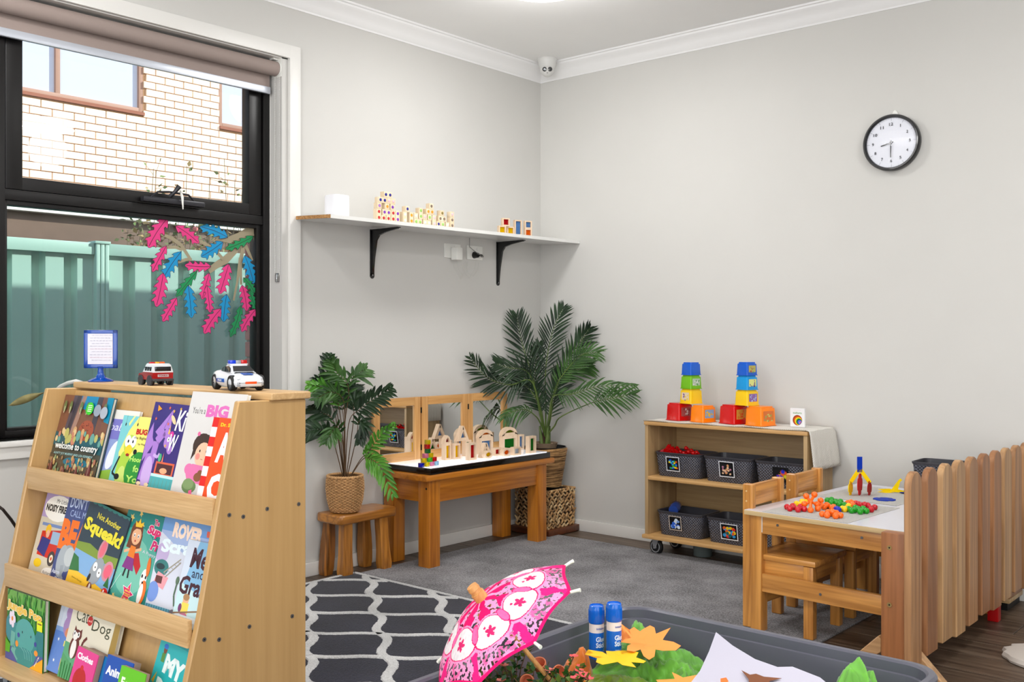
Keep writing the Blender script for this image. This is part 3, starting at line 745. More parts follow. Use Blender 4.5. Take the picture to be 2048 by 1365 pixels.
def person(d, x, z, k, hair, skin, top, low, boots=None, tiara=None):
    d.ell(x - .004 * k, z + .112 * k, .033 * k, .034 * k, hair); d.poly([(x - .035 * k, z + .11 * k), (x - .04 * k, z + .06 * k), (x + .035 * k, z + .06 * k), (x + .032 * k, z + .11 * k)], hair)
    d.line([(x - .012 * k, z + .058 * k), (x - .045 * k, z + .045 * k)], .009 * k, skin); d.line([(x + .012 * k, z + .058 * k), (x + .045 * k, z + .07 * k)], .009 * k, skin)
    d.ell(x, z + .100 * k, .026 * k, .026 * k, skin); d.poly([(x - .028 * k, z + .12 * k), (x + .026 * k, z + .125 * k), (x + .02 * k, z + .132 * k), (x - .022 * k, z + .135 * k)], hair); d.poly([(x - .028 * k, z + .108 * k), (x + .0 * k, z + .13 * k), (x - .026 * k, z + .132 * k)], hair)
    for s in (-1, 1): d.ell(x + s * .011 * k, z + .102 * k, .0048 * k, .006 * k, (1, 1, 1)); d.ell(x + s * .011 * k, z + .101 * k, .0025 * k, .0035 * k, (.08, .05, .05))
    d.ell(x, z + .086 * k, .004 * k, .003 * k, (.75, .15, .15))
    d.poly([(x - .014 * k, z + .07 * k), (x + .014 * k, z + .07 * k), (x + .02 * k, z + .03 * k), (x - .02 * k, z + .03 * k)], top); d.poly([(x - .02 * k, z + .036 * k), (x + .02 * k, z + .036 * k), (x + .032 * k, z), (x - .032 * k, z)], low)
    for s in (-1, 1): d.line([(x + s * .01 * k, z), (x + s * .014 * k, z - .024 * k)], .008 * k, boots or skin)
    if tiara: d.poly([(x - .018 * k, z + .126 * k), (x + .016 * k, z + .13 * k), (x + .022 * k, z + .148 * k), (x + .006 * k, z + .14 * k), (x - .002 * k, z + .155 * k), (x - .01 * k, z + .138 * k), (x - .024 * k, z + .144 * k)], tiara)
def c_big(d, w, h):
    d.bg((.83, .82, .81)); d.text("You're a", w * .08, h * .80, w * .24, h * .06, (.22, .2, .2)); d.text('BIG', w * .34, h * .775, w * .40, h * .115, (.84, .42, .70), .06)
    d.ell(w * .40, h * .52, w * .17, h * .11, (.24, .16, .12)); d.ell(w * .44, h * .44, w * .14, h * .11, (.93, .74, .62)); d.ell(w * .36, h * .42, w * .04, h * .03, (.93, .55, .5)); d.ell(w * .38, h * .47, .003, .004, (.1, .05, .05)); d.ell(w * .50, h * .47, .003, .004, (.1, .05, .05)); d.line([(w * .42, h * .40), (w * .46, h * .395)], .0015, (.7, .3, .3))
    d.poly([(w * .26, h * .5), (w * .3, h * .62), (w * .5, h * .62), (w * .56, h * .54), (w * .4, h * .56)], (.24, .16, .12)); d.poly([(w * .25, h * .47), (w * .24, h * .38), (w * .30, h * .44)], (.24, .16, .12)); d.ell(w * .30, h * .62, .007, .006, (.9, .4, .6))
    d.poly([(w * .18, h * .30), (w * .3, h * .35), (w * .55, h * .34), (w * .52, h * .18), (w * .26, h * .19)], (.86, .45, .66)); d.ell(w * .25, h * .30, w * .08, h * .05, (.86, .45, .66))
    d.ell(w * .32, h * .15, w * .13, h * .06, (.38, .50, .30)); d.ell(w * .3, h * .17, w * .1, h * .05, (.48, .58, .38)); d.line([(w * .36, h * .12), (w * .39, h * .04)], .014, (.9, .35, .58)); d.ell(w * .42, h * .035, w * .05, h * .018, (.92, .3, .55))
    d.ell(w * .44, h * .24, w * .07, h * .04, (.52, .32, .2)); d.ell(w * .47, h * .28, w * .045, h * .025, (.52, .32, .2)); d.text('David Bedford', w * .3, h * .005, w * .3, h * .016, (.6, .6, .6))
book('picture_book', "tall white book titled You're a BIG, right end of the top ledge", .742, S1, .042, .250, .304, .012, (.91, .90, .885), c_big, spine=(.36, .32, .66))
def c_abc(d, w, h):
    d.bg((.91, .30, .07))
    for k in range(9): d.rect(0, w * .20, h * k / 9, h * (k + 1) / 9, (.85, .10, .08) if k % 2 == 0 else (.95, .93, .93))
    d.text('A', w * .36, h * .50, w * .42, h * .34, (.98, .97, .97), .05); d.text('C', w * .30, h * .06, w * .50, h * .32, (.98, .97, .97), .05); d.text('Dr. Seuss', w * .30, h * .90, w * .60, h * .045, (.97, .78, .1), .05)
book('picture_book', 'small orange and red striped alphabet book in front of the tall white book', .884, S1, .054, .127, .236, .009, (.90, .28, .08), c_abc, board=True)
# second ledge
def c_fire(d, w, h):
    d.bg((.70, .62, .80)); d.rect(0, w, 0, h * .68, (.83, .80, .72)); d.ell(w * .50, h * .80, w * .46, h * .15, (.97, .96, .93)); d.text('Mr Little', w * .40, h * .86, w * .36, h * .05, (.1, .1, .1)); d.text("NOISY FIRE", w * .09, h * .755, w * .68, h * .085, (.08, .08, .08), .05)
    d.poly([(w * .15, h * .25), (w * .15, h * .52), (w * .9, h * .58), (w * .95, h * .22)], (.82, .16, .10)); d.rect(w * .5, w * .85, h * .40, h * .54, (.62, .74, .85)); d.rect(w * .1, w * .95, h * .585, h * .62, (.45, .55, .75)); d.ell(w * .35, h * .55, w * .09, h * .06, (.95, .75, .15)); d.ell(w * .36, h * .50, w * .06, h * .045, (.93, .70, .58)); d.poly([(w * .12, h * .30), (w * .2, h * .46), (w * .5, h * .44), (w * .42, h * .24)], (.16, .20, .52)); d.ell(w * .66, h * .24, w * .12, h * .085, (.25, .22, .22)); d.ell(w * .66, h * .24, w * .06, h * .045, (.95, .9, .8)); d.ell(w * .66, h * .24, w * .03, h * .02, (.85, .3, .1)); d.ell(w * .25, h * .16, w * .13, h * .05, (.95, .80, .12)); d.ell(w * .7, h * .08, w * .25, h * .06, (.97, .96, .93)); d.text('Richard Fow', w * .5, h * .06, w * .44, h * .035, (.1, .1, .1))
book('picture_book', 'lilac and white book with a red fire engine, leftmost on the middle ledge', .030, S2, .014, .185, .268, .006, (.70, .62, .80), c_fire)
def c_dont(d, w, h):
    d.bg((.24, .30, .52)); d.text("DON'T", w * .08, h * .80, w * .48, h * .12, (.72, .78, .90), .02); d.text('CALL ME', w * .14, h * .71, w * .50, h * .07, (.66, .74, .90)); d.text('BEA', w * .0, h * .36, w * .78, h * .32, (.97, .46, .05), .06)
    d.ell(w * .35, h * .28, w * .20, h * .14, (.60, .64, .68)); d.ell(w * .22, h * .24, w * .14, h * .17, (.66, .70, .73)); d.ell(w * .40, h * .30, w * .14, h * .10, (.76, .79, .80)); d.line([(w * .26, h * .2), (w * .28, h * .08), (w * .34, h * .05)], .018, (.60, .64, .68)); d.text('Aaron', w * .02, h * .10, w * .22, h * .045, (.85, .88, .95), .03); d.text('Blabey', w * .14, h * .03, w * .24, h * .045, (.85, .88, .95), .03)
book('picture_book', 'navy blue book with big orange letters on the middle ledge', .186, S2, .022, .210, .284, .006, (.24, .30, .52), c_dont)
def c_squeak(d, w, h):
    d.bg((.16, .24, .30)); d.poly([(0, h * .36), (w, h * .34), (w, h * .54), (w * .6, h * .50), (w * .3, h * .54), (0, h * .50)], (.50, .60, .22)); d.rect(0, w, h * .16, h * .42, (.50, .68, .86)); d.poly([(0, 0), (w, 0), (w, h * .14), (w * .6, h * .18), (0, h * .20)], (.95, .76, .20)); d.poly([(0, h * .16), (w * .24, h * .20), (w * .14, h * .34), (0, h * .36)], (.18, .45, .24))
    for i in range(9): d.ell(w * (i / 8), h * 1.0, w * .07, h * .035, (.18, .48, .46))
    d.ell(w * .62, h * .55, w * .085, h * .13, (.80, .55, .60), -15); d.ell(w * .625, h * .55, w * .055, h * .095, (.90, .42, .50), -15); d.ell(w * .86, h * .36, w * .11, h * .12, (.80, .55, .60), -35); d.ell(w * .865, h * .36, w * .075, h * .085, (.90, .38, .48), -35)
    d.ell(w * .62, h * .30, w * .13, h * .17, (.60, .63, .66), -30); d.ell(w * .50, h * .20, w * .03, h * .05, (.12, .13, .15), -20); d.ell(w * .57, h * .34, .011, .013, (1, 1, 1)); d.ell(w * .69, h * .30, .011, .013, (1, 1, 1)); d.ell(w * .575, h * .335, .003, .003, (.05, .05, .05)); d.ell(w * .69, h * .30, .003, .003, (.05, .05, .05))
    d.ell(w * .57, h * .09, w * .06, h * .07, (.50, .26, .18)); d.ell(w * .57, h * .08, w * .025, h * .07, (.92, .9, .88)); d.ell(w * .93, h * .14, w * .07, h * .05, (.82, .12, .12)); d.dots([(w * .9, h * .15, .004), (w * .95, h * .13, .004)], (1, 1, 1)); d.ell(w * .84, h * .03, w * .06, h * .03, (.82, .12, .12)); d.poly([(w * .86, h * .2), (w * .92, h * .32), (w * .98, h * .2)], (.12, .42, .2))
    d.text('Not Another', w * .28, h * .835, w * .58, h * .07, (.93, .88, .30), .02, rot=-2); d.text('Squeak!', w * .04, h * .62, w * .94, h * .20, (.95, .90, .22), .05, .1, rot=-2); d.text('Joshua George', w * .12, h * .10, w * .26, h * .022, (.35, .3, .1))
book('picture_book', 'dark green book titled Not Another Squeak with a grey mouse on the middle ledge', .292, S2 + .012, .029, .238, .255, .005, (.16, .24, .30), c_squeak, tilt=.13)
def c_super(d, w, h):
    d.bg((.10, .52, .50)); d.ell(w * .40, h * .42, w * .55, h * .40, (.30, .66, .60)); d.ell(w * .42, h * .40, w * .38, h * .30, (.46, .76, .68))
    for x, z, r in ((.14, .88, .013), (.32, .95, .010), (.42, .84, .010), (.08, .28, .012), (.20, .05, .009)): d.star(w * x, h * z, r, (.93, .80, .45), rot=.3)
    d.poly([(w * .32, h * .52), (w * .58, h * .34), (w * .62, h * .44), (w * .5, h * .56)], (.75, .10, .15)); person(d, w * .35, h * .36, .92, (.45, .22, .10), (.94, .72, .55), (.93, .50, .12), (.52, .18, .52), (.08, .06, .08), (.97, .78, .15))
    d.text('The', w * .66, h * .89, w * .12, h * .06, (.80, .10, .40), .04, outline=(.95, .9, .9)); d.text('Supe', w * .56, h * .76, w * .40, h * .12, (.86, .10, .42), .05, .2, outline=(.95, .9, .9)); d.text('Pr', w * .72, h * .64, w * .2, h * .10, (.80, .10, .42), .05, .2, outline=(.95, .9, .9)); d.text('A Puppy', w * .58, h * .57, w * .3, h * .04, (.9, .9, .95))
    d.ell(w * .76, h * .34, w * .07, h * .10, (.93, .93, .92)); d.ell(w * .80, h * .47, w * .04, h * .10, (.90, .45, .16), 10); d.ell(w * .80, h * .20, w * .08, h * .13, (.90, .45, .16)); d.ell(w * .77, h * .18, w * .05, h * .11, (.96, .95, .93)); d.ell(w * .72, h * .36, .004, .005, (.05, .05, .05)); d.ell(w * .80, h * .36, .004, .005, (.05, .05, .05)); d.ell(w * .76, h * .30, .004, .003, (.1, .05, .05))
    d.star(w * .50, h * .13, .034, (.97, .95, .96), q=.47, rot=.2); d.star(w * .50, h * .13, .030, (.86, .05, .42), q=.47, rot=.2)
    for t, z, ww in (('A', .175, .04), ('BIG', .145, .12), ('adventure for', .12, .17), ('a little', .10, .12), ('princess!', .07, .18)): d.text(t, w * .5 - w * ww / 2, h * z, w * ww, h * .018, (.98, .85, .25), .03)
    d.line([(w * .02, h * .12), (w * .1, h * .08), (w * .18, h * .2), (w * .25, h * .3)], .0016, (.85, .95, .95))
book('picture_book', 'teal book with a caped girl in a tiara on the middle ledge', .508, S2 + .010, .0235, .222, .262, .005, (.10, .50, .48), c_super, tilt=.09)
def c_rover(d, w, h):
    d.bg((.82, .84, .90)); d.rect(0, w, h * .80, h, (.42, .60, .82)); d.poly([(0, h * .80), (w * .5, h * .62), (w, h * .7), (w, h * .82), (0, h * .82)], (.62, .70, .86)); d.ell(w * .1, h * .6, w * .12, h * .1, (.75, .68, .84))
    d.text('ROVER', w * .20, h * .77, w * .52, h * .15, (.97, .86, .78), .06, rot=-2); d.text("'s", w * .78, h * .76, w * .18, h * .13, (.82, .36, .28), .06); d.text('Scrapb', w * .06, h * .57, w * .84, h * .17, (.90, .96, .98), .05, rot=2)
    d.ell(w * .14, h * .46, w * .13, h * .08, (.20, .48, .48)); d.ell(w * .12, h * .47, w * .08, h * .03, (.12, .22, .25)); d.poly([(w * .05, h * .30), (w * .25, h * .26), (w * .30, h * .38), (w * .1, h * .42)], (.92, .62, .66)); d.rect(w * .08, w * .2, h * .31, h * .38, (.38, .2, .2)); d.ell(w * .08, h * .22, w * .10, h * .10, (.45, .58, .85))
    d.line([(w * .2, h * .42), (w * .45, h * .58)], .004, (.62, .60, .55)); d.line([(w * .24, h * .38), (w * .46, h * .55)], .004, (.62, .60, .55))
    for k in range(5): d.line([(w * (.21 + k * .05), h * (.42 + k * .032)), (w * (.26 + k * .05), h * (.40 + k * .034))], .0015, (.62, .60, .55))
    d.rect(0, w * .45, 0, h * .10, (.28, .55, .66))
    for k in range(10): d.rect(w * .045 * k, w * (.045 * k + .018), 0, h * .10, (.45, .70, .78))
    d.ell(w * .47, h * .38, w * .03, h * .04, (.35, .45, .36)); d.line([(w * .47, h * .36), (w * .46, h * .24), (w * .5, h * .14)], .006, (.30, .42, .33)); d.ell(w * .56, h * .40, w * .035, h * .035, (.42, .36, .28)); d.ell(w * .5, h * .07, w * .06, h * .04, (.45, .43, .48)); d.rect(w * .5, w * .6, 0, h * .04, (.8, .15, .12))
book('picture_book', "pale blue book with Rover's in cream letters, right end of the middle ledge", .727, S2, .0295, .262, .272, .005, (.60, .70, .86), c_rover)
def c_gran(d, w, h):
    d.bg((.80, .84, .90)); d.poly([(w * .1, h * .4), (w * .4, h), (w, h), (w, h * .4)], (.50, .70, .84)); d.poly([(0, 0), (w, 0), (w, h * .35), (0, h * .5)], (.76, .88, .90)); d.text('Me', w * .22, h * .68, w * .58, h * .24, (.25, .09, .16), .03, .1); d.text('and', w * .36, h * .57, w * .40, h * .11, (.15, .16, .28), .01); d.text('Gran', w * .02, h * .36, w * .95, h * .22, (.25, .09, .16), .03, .1)
    d.ell(w * .35, h * .30, w * .10, h * .055, (.88, .68, .55)); d.ell(w * .35, h * .335, w * .11, h * .04, (.66, .50, .34)); d.rect(w * .24, w * .48, h * .15, h * .27, (.92, .82, .35)); d.ell(w * .2, h * .2, w * .06, h * .05, (.45, .22, .42)); d.ell(w * .36, h * .12, w * .13, h * .04, (.76, .44, .56)); d.poly([(w * .1, h * .04), (w * .9, h * .01), (w * .95, h * .12), (w * .05, h * .13)], (.92, .95, .97)); d.line([(0, h * .12), (w * .9, h * .22)], .004, (.55, .42, .32))
book('picture_book', 'small pale book reading Me and Gran in front of the Rover book', .880, S2, .044, .128, .214, .010, (.80, .86, .90), c_gran)
# bottom shelf
def c_jungle(d, w, h):
    d.bg((.20, .52, .18)); d.rect(0, w, h * .84, h, (.42, .66, .28))
    for i in range(60): x = rb.uniform(0, w); z = rb.uniform(h * .5, h); d.ell(x, z, .004, .02, rb.choice([(.28, .62, .2), (.14, .42, .14), (.36, .7, .25)]), rb.uniform(-30, 30), n=7)
    T = (.20, .56, .56); T2 = (.32, .66, .64); d.ell(w * .14, h * .46, w * .16, h * .20, (.24, .55, .60)); d.ell(w * .92, h * .28, w * .18, h * .3, (.16, .50, .52)); d.rect(0, w, 0, h * .22, (.30, .34, .62)); d.ell(w * .5, h * .30, w * .34, h * .34, T); d.ell(w * .52, h * .42, w * .26, h * .24, T2); d.line([(w * .2, h * .42), (w * .18, h * .2), (w * .35, h * .08)], .026, (.42, .70, .66)); d.ell(w * .52, h * .14, w * .26, h * .11, T)
    for k in range(4): d.line([(w * (.42 + .08 * k), h * .24), (w * (.5 + .07 * k), h * .2), (w * (.54 + .06 * k), h * .1)], .0015, (.55, .80, .78))
    d.ell(w * .35, h * .40, w * .035, h * .035, (.25, .28, .62)); d.ell(w * .80, h * .36, w * .035, h * .035, (.25, .28, .62)); d.ell(w * .31, h * .27, w * .04, h * .045, (.95, .60, .20), 20); d.ell(w * .82, h * .24, w * .05, h * .04, (.95, .60, .20)); d.ell(w * .45, h * .46, .0025, .004, (.05, .05, .1)); d.ell(w * .68, h * .44, .0025, .004, (.05, .05, .1))
    for a in range(5): d.ell(w * .17 + .013 * math.cos(a * 1.257), h * .60 + .016 * math.sin(a * 1.257), .009, .012, (.95, .90, .96), n=10)
    d.ell(w * .17, h * .60, .006, .007, (.95, .55, .15)); d.poly([(w * .66, 0), (w, 0), (w, h * .20)], (.95, .68, .12)); d.text('Pop-Up', w * .80, h * .045, w * .18, h * .03, (1, .98, .9), .04, rot=50); d.poly([(0, h * .1), (w * .12, h * .1), (w * .14, h * .22), (0, h * .3)], (.35, .68, .18))
    d.text('Jungle Pop', w * .02, h * .70, w * .93, h * .16, (.96, .78, .30), .05, rot=-3, outline=(.98, .95, .8)); d.rect(w * .83, w * .97, h * .56, h * .70, (.92, .95, .05)); d.rect(w * .85, w * .95, h * .65, h * .67, (.55, .4, .1))
book('picture_book', 'green book titled Jungle Pop with a teal elephant, left end of the bottom shelf', .044, S3 + .004, .020, .238, .211, .014, (.22, .50, .20), c_jungle, spine=(.36, .22, .55), upright=True)
def c_its(d, w, h):
    d.bg((.55, .68, .88)); d.rect(0, w, h * .62, h, (.85, .88, .94))
    for k in range(8): d.line([(w * k / 8, h * .62), (w * k / 8, h)], .001, (.68, .74, .88))
    d.rect(0, w, 0, h * .56, (.40, .55, .84)); d.ell(w * .45, h * .84, w * .18, h * .11, (.68, .56, .76)); d.ell(w * .5, h * .66, w * .24, h * .16, (.68, .56, .76)); d.ell(w * .55, h * .57, w * .18, h * .08, (.88, .56, .40)); d.text("It's", w * .42, h * .38, w * .25, h * .08, (.96, .90, .45), .04); d.text('to', w * .5, h * .29, w * .15, h * .06, (.96, .90, .45), .04); d.star(w * .2, h * .45, .006, (1, 1, 1)); d.star(w * .2, h * .16, .006, (1, 1, 1)); d.rect(w * .45, w * .55, h * .06, h * .22, (.95, .75, .30)); d.rect(w * .7, w * .82, h * .06, h * .22, (.88, .48, .25))
book('picture_book', 'pale blue book with a mauve elephant beside the jungle book', .278, S3 + .003, .013, .150, .205, .006, (.60, .70, .88), c_its)
def c_cat(d, w, h):
    d.bg((.90, .88, .80)); d.poly([(0, 0), (w, 0), (w, h * .30), (w * .6, h * .36), (w * .3, h * .42), (0, h * .44)], (.36, .66, .48)); d.poly([(0, 0), (w * .5, 0), (w * .3, h * .16), (0, h * .3)], (.32, .62, .40))
    d.poly([(w * .90, h), (w, h), (w, 0), (w * .85, h * .1), (w * .88, h * .45)], (.66, .54, .26)); d.ell(w * .68, h * 1.0, w * .05, h * .03, (.15, .5, .2))
    d.text('Cat', w * .10, h * .72, w * .26, h * .17, (.22, .24, .13), .0); d.text('Dog', w * .46, h * .62, w * .38, h * .18, (.22, .24, .13), .0); d.ell(w * .40, h * .765, w * .055, h * .06, (.76, .10, .10)); d.text('and', w * .365, h * .75, w * .07, h * .03, (1, .9, .85)); d.ell(w * .41, h * .83, w * .02, h * .01, (.2, .5, .15))
    B = (.40, .13, .10); d.ell(w * .20, h * .40, w * .10, h * .14, B); d.ell(w * .19, h * .38, w * .055, h * .12, (.96, .95, .93)); d.ell(w * .21, h * .55, w * .095, h * .07, B); d.poly([(w * .13, h * .58), (w * .14, h * .66), (w * .19, h * .60)], B); d.poly([(w * .24, h * .60), (w * .29, h * .64), (w * .30, h * .56)], B); d.ell(w * .18, h * .535, w * .05, h * .05, (.97, .96, .94)); d.ell(w * .15, h * .565, .006, .008, (1, 1, 1)); d.ell(w * .24, h * .56, .006, .008, (1, 1, 1)); d.ell(w * .153, h * .565, .003, .004, (.05, .05, .05)); d.ell(w * .237, h * .56, .003, .004, (.05, .05, .05)); d.line([(w * .33, h * .36), (w * .36, h * .5), (w * .42, h * .56)], .009, B)
    K = (.16, .12, .10); d.ell(w * .66, h * .36, w * .14, h * .10, (.30, .20, .14)); d.ell(w * .54, h * .34, w * .06, h * .09, K); d.ell(w * .80, h * .34, w * .06, h * .09, K); d.ell(w * .62, h * .37, .007, .008, (1, 1, 1)); d.ell(w * .73, h * .37, .007, .008, (1, 1, 1)); d.ell(w * .625, h * .37, .003, .004, (.02, .02, .02)); d.ell(w * .725, h * .37, .003, .004, (.02, .02, .02)); d.ell(w * .67, h * .32, w * .06, h * .03, (.62, .42, .22))
    for k in range(5): d.line([(w * (.05 + .05 * k), 0), (w * (.03 + .06 * k), h * (.18 + .03 * (k % 2)))], .003, (.10, .45, .18))
book('picture_book', 'cream book titled Cat and Dog with a cat and a puppy on the bottom shelf', .370, S3 + .003, .026, .262, .225, .012, (.88, .86, .78), c_cat)
def c_simple(bgc, title, tc, extra=None, tw=.75, tx=.08, tz=.72, th=.16):
    def f(d, w, h):
        d.bg(bgc)
        if extra: extra(d, w, h)
        if title.strip(): d.text(title, w * tx, h * tz, w * tw, h * th, tc, .04)
    return f
def x_beanie(d, w, h): d.ell(w * .42, h * .25, w * .30, h * .30, (.72, .08, .10)); d.ell(w * .42, h * .56, w * .07, h * .06, (.80, .10, .12)); d.rect(0, w, 0, h * .08, (.80, .25, .5))
book('board_book', 'pink board book reading Clothes with a red beanie, low on the bottom shelf', .502, S3 + .003, .063, .112, .110, .018, (.84, .24, .54), c_simple((.86, .24, .54), 'Clothes', (.98, .93, .96), x_beanie), board=True, tilt=.05)
book('board_book', 'blue edged board book pressed behind the pink clothes book', .520, S3 + .003, .044, .114, .108, .016, (.10, .45, .72), c_simple((.10, .45, .72), ' ', (.9, .95, 1)), board=True, tilt=.05)
def x_bird(d, w, h): d.ell(w * .4, h * .25, w * .2, h * .2, (.88, .42, .15)); d.ell(w * .42, h * .36, w * .1, h * .06, (.1, .1, .1))
book('board_book', 'white board book with an orange bird between the pink and blue board books', .636, S3 + .003, .041, .07, .098, .014, (.92, .92, .92), c_simple((.93, .93, .92), 'birds', (.80, .32, .12), x_bird, .8, .1, .55, .2), board=True)
def x_an(d, w, h): d.ell(w * .62, h * .2, w * .28, h * .28, (.28, .20, .14)); d.ell(w * .4, h * .55, w * .0, h * .0, (.2, .2, .2))
book('board_book', 'dark blue board book reading Animals on the bottom shelf', .664, S3 + .003, .064, .128, .118, .022, (.08, .30, .66), c_simple((.07, .30, .66), 'Animals', (.97, .97, .98), x_an, .86, .06, .58, .2), board=True)
book('board_book', 'lime green board book reading Food on the bottom shelf', .757, S3 + .003, .076, .118, .108, .011, (.36, .70, .12), c_simple((.38, .74, .10), 'Food', (.97, .98, .9), None, .62, .12, .5, .26), board=True)
def c_body(d, w, h):
    d.bg((.18, .70, .72)); d.rect(0, w, h * .86, h, (.14, .60, .62)); d.text('MY', w * .20, h * .52, w * .48, h * .22, (.93, .98, .98), .06, rot=-4); d.text('BODY', w * .12, h * .18, w * .9, h * .28, (.93, .98, .98), .06, rot=-4); d.ell(w * .16, h * .76, .008, .011, (.5, .3, .2)); d.ell(w * .16, h * .80, .010, .007, (.2, .45, .8)); d.rect(w * .11, w * .19, h * .62, h * .72, (.35, .55, .25)); d.ell(w * .85, h * .55, .010, .016, (.6, .45, .2)); d.ell(w * .97, h * .55, .012, .02, (.35, .15, .45)); d.poly([(w * .02, h * .38), (w * .1, h * .5), (w * .08, h * .36)], (.85, .68, .2)); d.line([(w * .3, h * .93), (w * .4, h * .9), (w * .5, h * .94)], .001, (.5, .85, .85))
book('picture_book', 'turquoise book titled MY BODY, right end of the bottom shelf', .806, S3 + .003, .020, .195, .222, .008, (.16, .66, .68), c_body, tilt=.09)

# ---- on top of the stand
def lp(px, py, z=.965): return at(px, py, 2, z)
M_blue = mat('glossy_blue', (.02, .26, .62), .2, coat=.5)
bp = at(201, 757, 2, .965); bp.y += .0
c0 = at(206, 755, 1, A0.y + .07)
sh = thing('sign_holder', 'blue plastic sign holder with a handwritten sheet on top of the bookshelf', 'sign', (c0.x, A0.y + .062, .965), math.radians(38))
one(lambda b: b.lathe([(.0, 0), (.040, 0), (.041, .003), (.034, .007), (.016, .014), (.010, .026), (.0085, .045), (.010, .05), (0, .05)], M_blue, seg=28), 'foot', sh)
def frm(b):
    w_, z0, z1, k = .056, .044, .170, .0145
    b.box(-w_, w_, -.004, .006, z0, z0 + k, M_blue, .003); b.box(-w_, w_, -.004, .006, z1 - k * .9, z1, M_blue, .003)
    for s in (-1, 1): b.box(s * w_ if s < 0 else w_ - k * 1.1, -w_ + k * 1.1 if s < 0 else w_, -.004, .006, z0, z1, M_blue, .003)
    b.box(-w_ + .004, w_ - .004, .002, .005, z0 + .004, z1 - .004, M_blue)
one(frm, 'frame', sh)
def sheetdraw():
    d = Draw(.084, .098, vmat()); d.bg((.83, .83, .87)); r = random.Random(4)
    for i, z in enumerate((.094, .085, .076, .067, .058, .049, .040, .030, .021, .012)):
        x = .008 if i % 3 else .014; c = (.55, .55, .66) if i not in (5, 8) else (.72, .52, .62)
        while x < .074:
            L = r.uniform(.006, .014); pts = [(x + L * k / 6, z + (.0015 if k % 2 else -.0012) * r.uniform(.4, 1)) for k in range(7)]; d.line(pts, .0007, c); x += L + .003
    return d
o = sheetdraw().build('handwritten_sheet', sh, y=-.0045); o.location = (-.0415, 0, .0585)
one(lambda b: b.box(-.0415, .0415, -.0042, .0015, .0575, .158, mat('paper_white', (.88, .88, .90), .6)), 'paper', sh)

def wheel(b, c, R, wd, M, mt=M_tyre, rim=None, spokes=5):
    T = M @ Matrix.Translation(c) @ Matrix.Rotation(PI / 2, 4, 'X')
    b.lathe([(R * .66, -wd), (R * .92, -wd), (R, -wd * .6), (R, wd * .6), (R * .92, wd), (R * .66, wd)], mt, seg=22, M=T, cap=False)
    b.lathe([(0, -wd * .5), (R * .66, -wd * .5), (R * .66, wd * .5), (0, wd * .5)], mt, seg=22, M=T)
    rm = rim or M_hub
    for s in (-1, 1):
        for k in range(spokes * 2):
            a = PI * k / spokes; b.prism([(R * .12 * math.cos(a - .5), R * .12 * math.sin(a - .5)), (R * .68 * math.cos(a - .07), R * .68 * math.sin(a - .07)), (R * .68 * math.cos(a + .07), R * .68 * math.sin(a + .07)), (R * .12 * math.cos(a + .5), R * .12 * math.sin(a + .5))], s * wd * .55, s * wd * .75, rm, 'xy', M=T)
        b.lathe([(R * .62, s * wd * .8), (R * .7, s * wd * .8)], rm, seg=22, M=T, cap=False)
I4 = Matrix.Identity(4)
# police car: long axis x (front +x)
pc = at(476, 774, 1, A0.y + .068)
car_p = thing('toy_police_car', 'white and blue toy police car with light bar on the bookshelf', 'toy car', (pc.x, pc.y, .9652), math.radians(-14))
car_p.scale = (1.25, 1.25, 1.25)
M_wht = mat('car_white', (.86, .87, .89), .2, coat=.6); M_win = mat('car_glass', (.09, .09, .11), .1, coat=.5); M_cblue = mat('car_blue', (.05, .32, .68), .25, coat=.4); M_or = mat('car_orange', (.90, .32, .08), .3)
def car_body(b):
    sec = [(-.078, .026, .036, .026), (-.072, .014, .042, .033), (-.055, .010, .043, .036), (-.035, .010, .043, .036), (-.02, .009, .042, .0355), (.0, .009, .040, .035), (.025, .009, .0385, .035), (.045, .009, .037, .036), (.062, .009, .034, .035), (.076, .010, .028, .030), (.081, .013, .022, .024)]
    rows = []
    for x, zb, zt_, hw in sec:
        rows.append([(x, -hw * .86, zb), (x, -hw, zb + .006), (x, -hw * 1.02, (zb + zt_) * .5), (x, -hw * .93, zt_ - .004), (x, -hw * .72, zt_), (x, 0, zt_ + .002), (x, hw * .72, zt_), (x, hw * .93, zt_ - .004), (x, hw * 1.02, (zb + zt_) * .5), (x, hw, zb + .006), (x, hw * .86, zb)])
    b.grid(rows, M_wht, True, True, True)
one(car_body, 'body', car_p, ang=50)
def cabin(b):
    sec = [(-.050, .042, .024, .001), (-.034, .050, .026, .0), (-.016, .057, .025, 0), (.004, .0575, .0245, 0), (.018, .052, .025, 0), (.038, .041, .028, 0)]
    b.grid([[(x, -hw, .038), (x, -hw * .86, z - .004), (x, -hw * .7, z), (x, hw * .7, z), (x, hw * .86, z - .004), (x, hw, .038)] for x, z, hw, _ in sec], M_wht, False, False, False)
one(cabin, 'roof', car_p, ang=50)
def cwin(b):
    b.grid([[(.0175, -.0185, .0533), (.0175, .0185, .0533)], [(.0365, -.0235, .0432), (.0365, .0235, .0432)]], M_win)
    for s in (-1, 1):
        b.poly([(-.034, s * .0262, .041), (-.028, s * .0243, .0495), (-.012, s * .0238, .0525), (-.008, s * .0262, .041)], M_win); b.poly([(-.005, s * .0262, .041), (-.009, s * .0236, .0525), (.006, s * .0228, .0535), (.017, s * .0236, .0495), (.022, s * .0268, .041)], M_win)
o = one(cwin, 'windows', car_p, smooth=False); md = o.modifiers.new('s', 'SOLIDIFY'); md.thickness = .0016; md.offset = 0
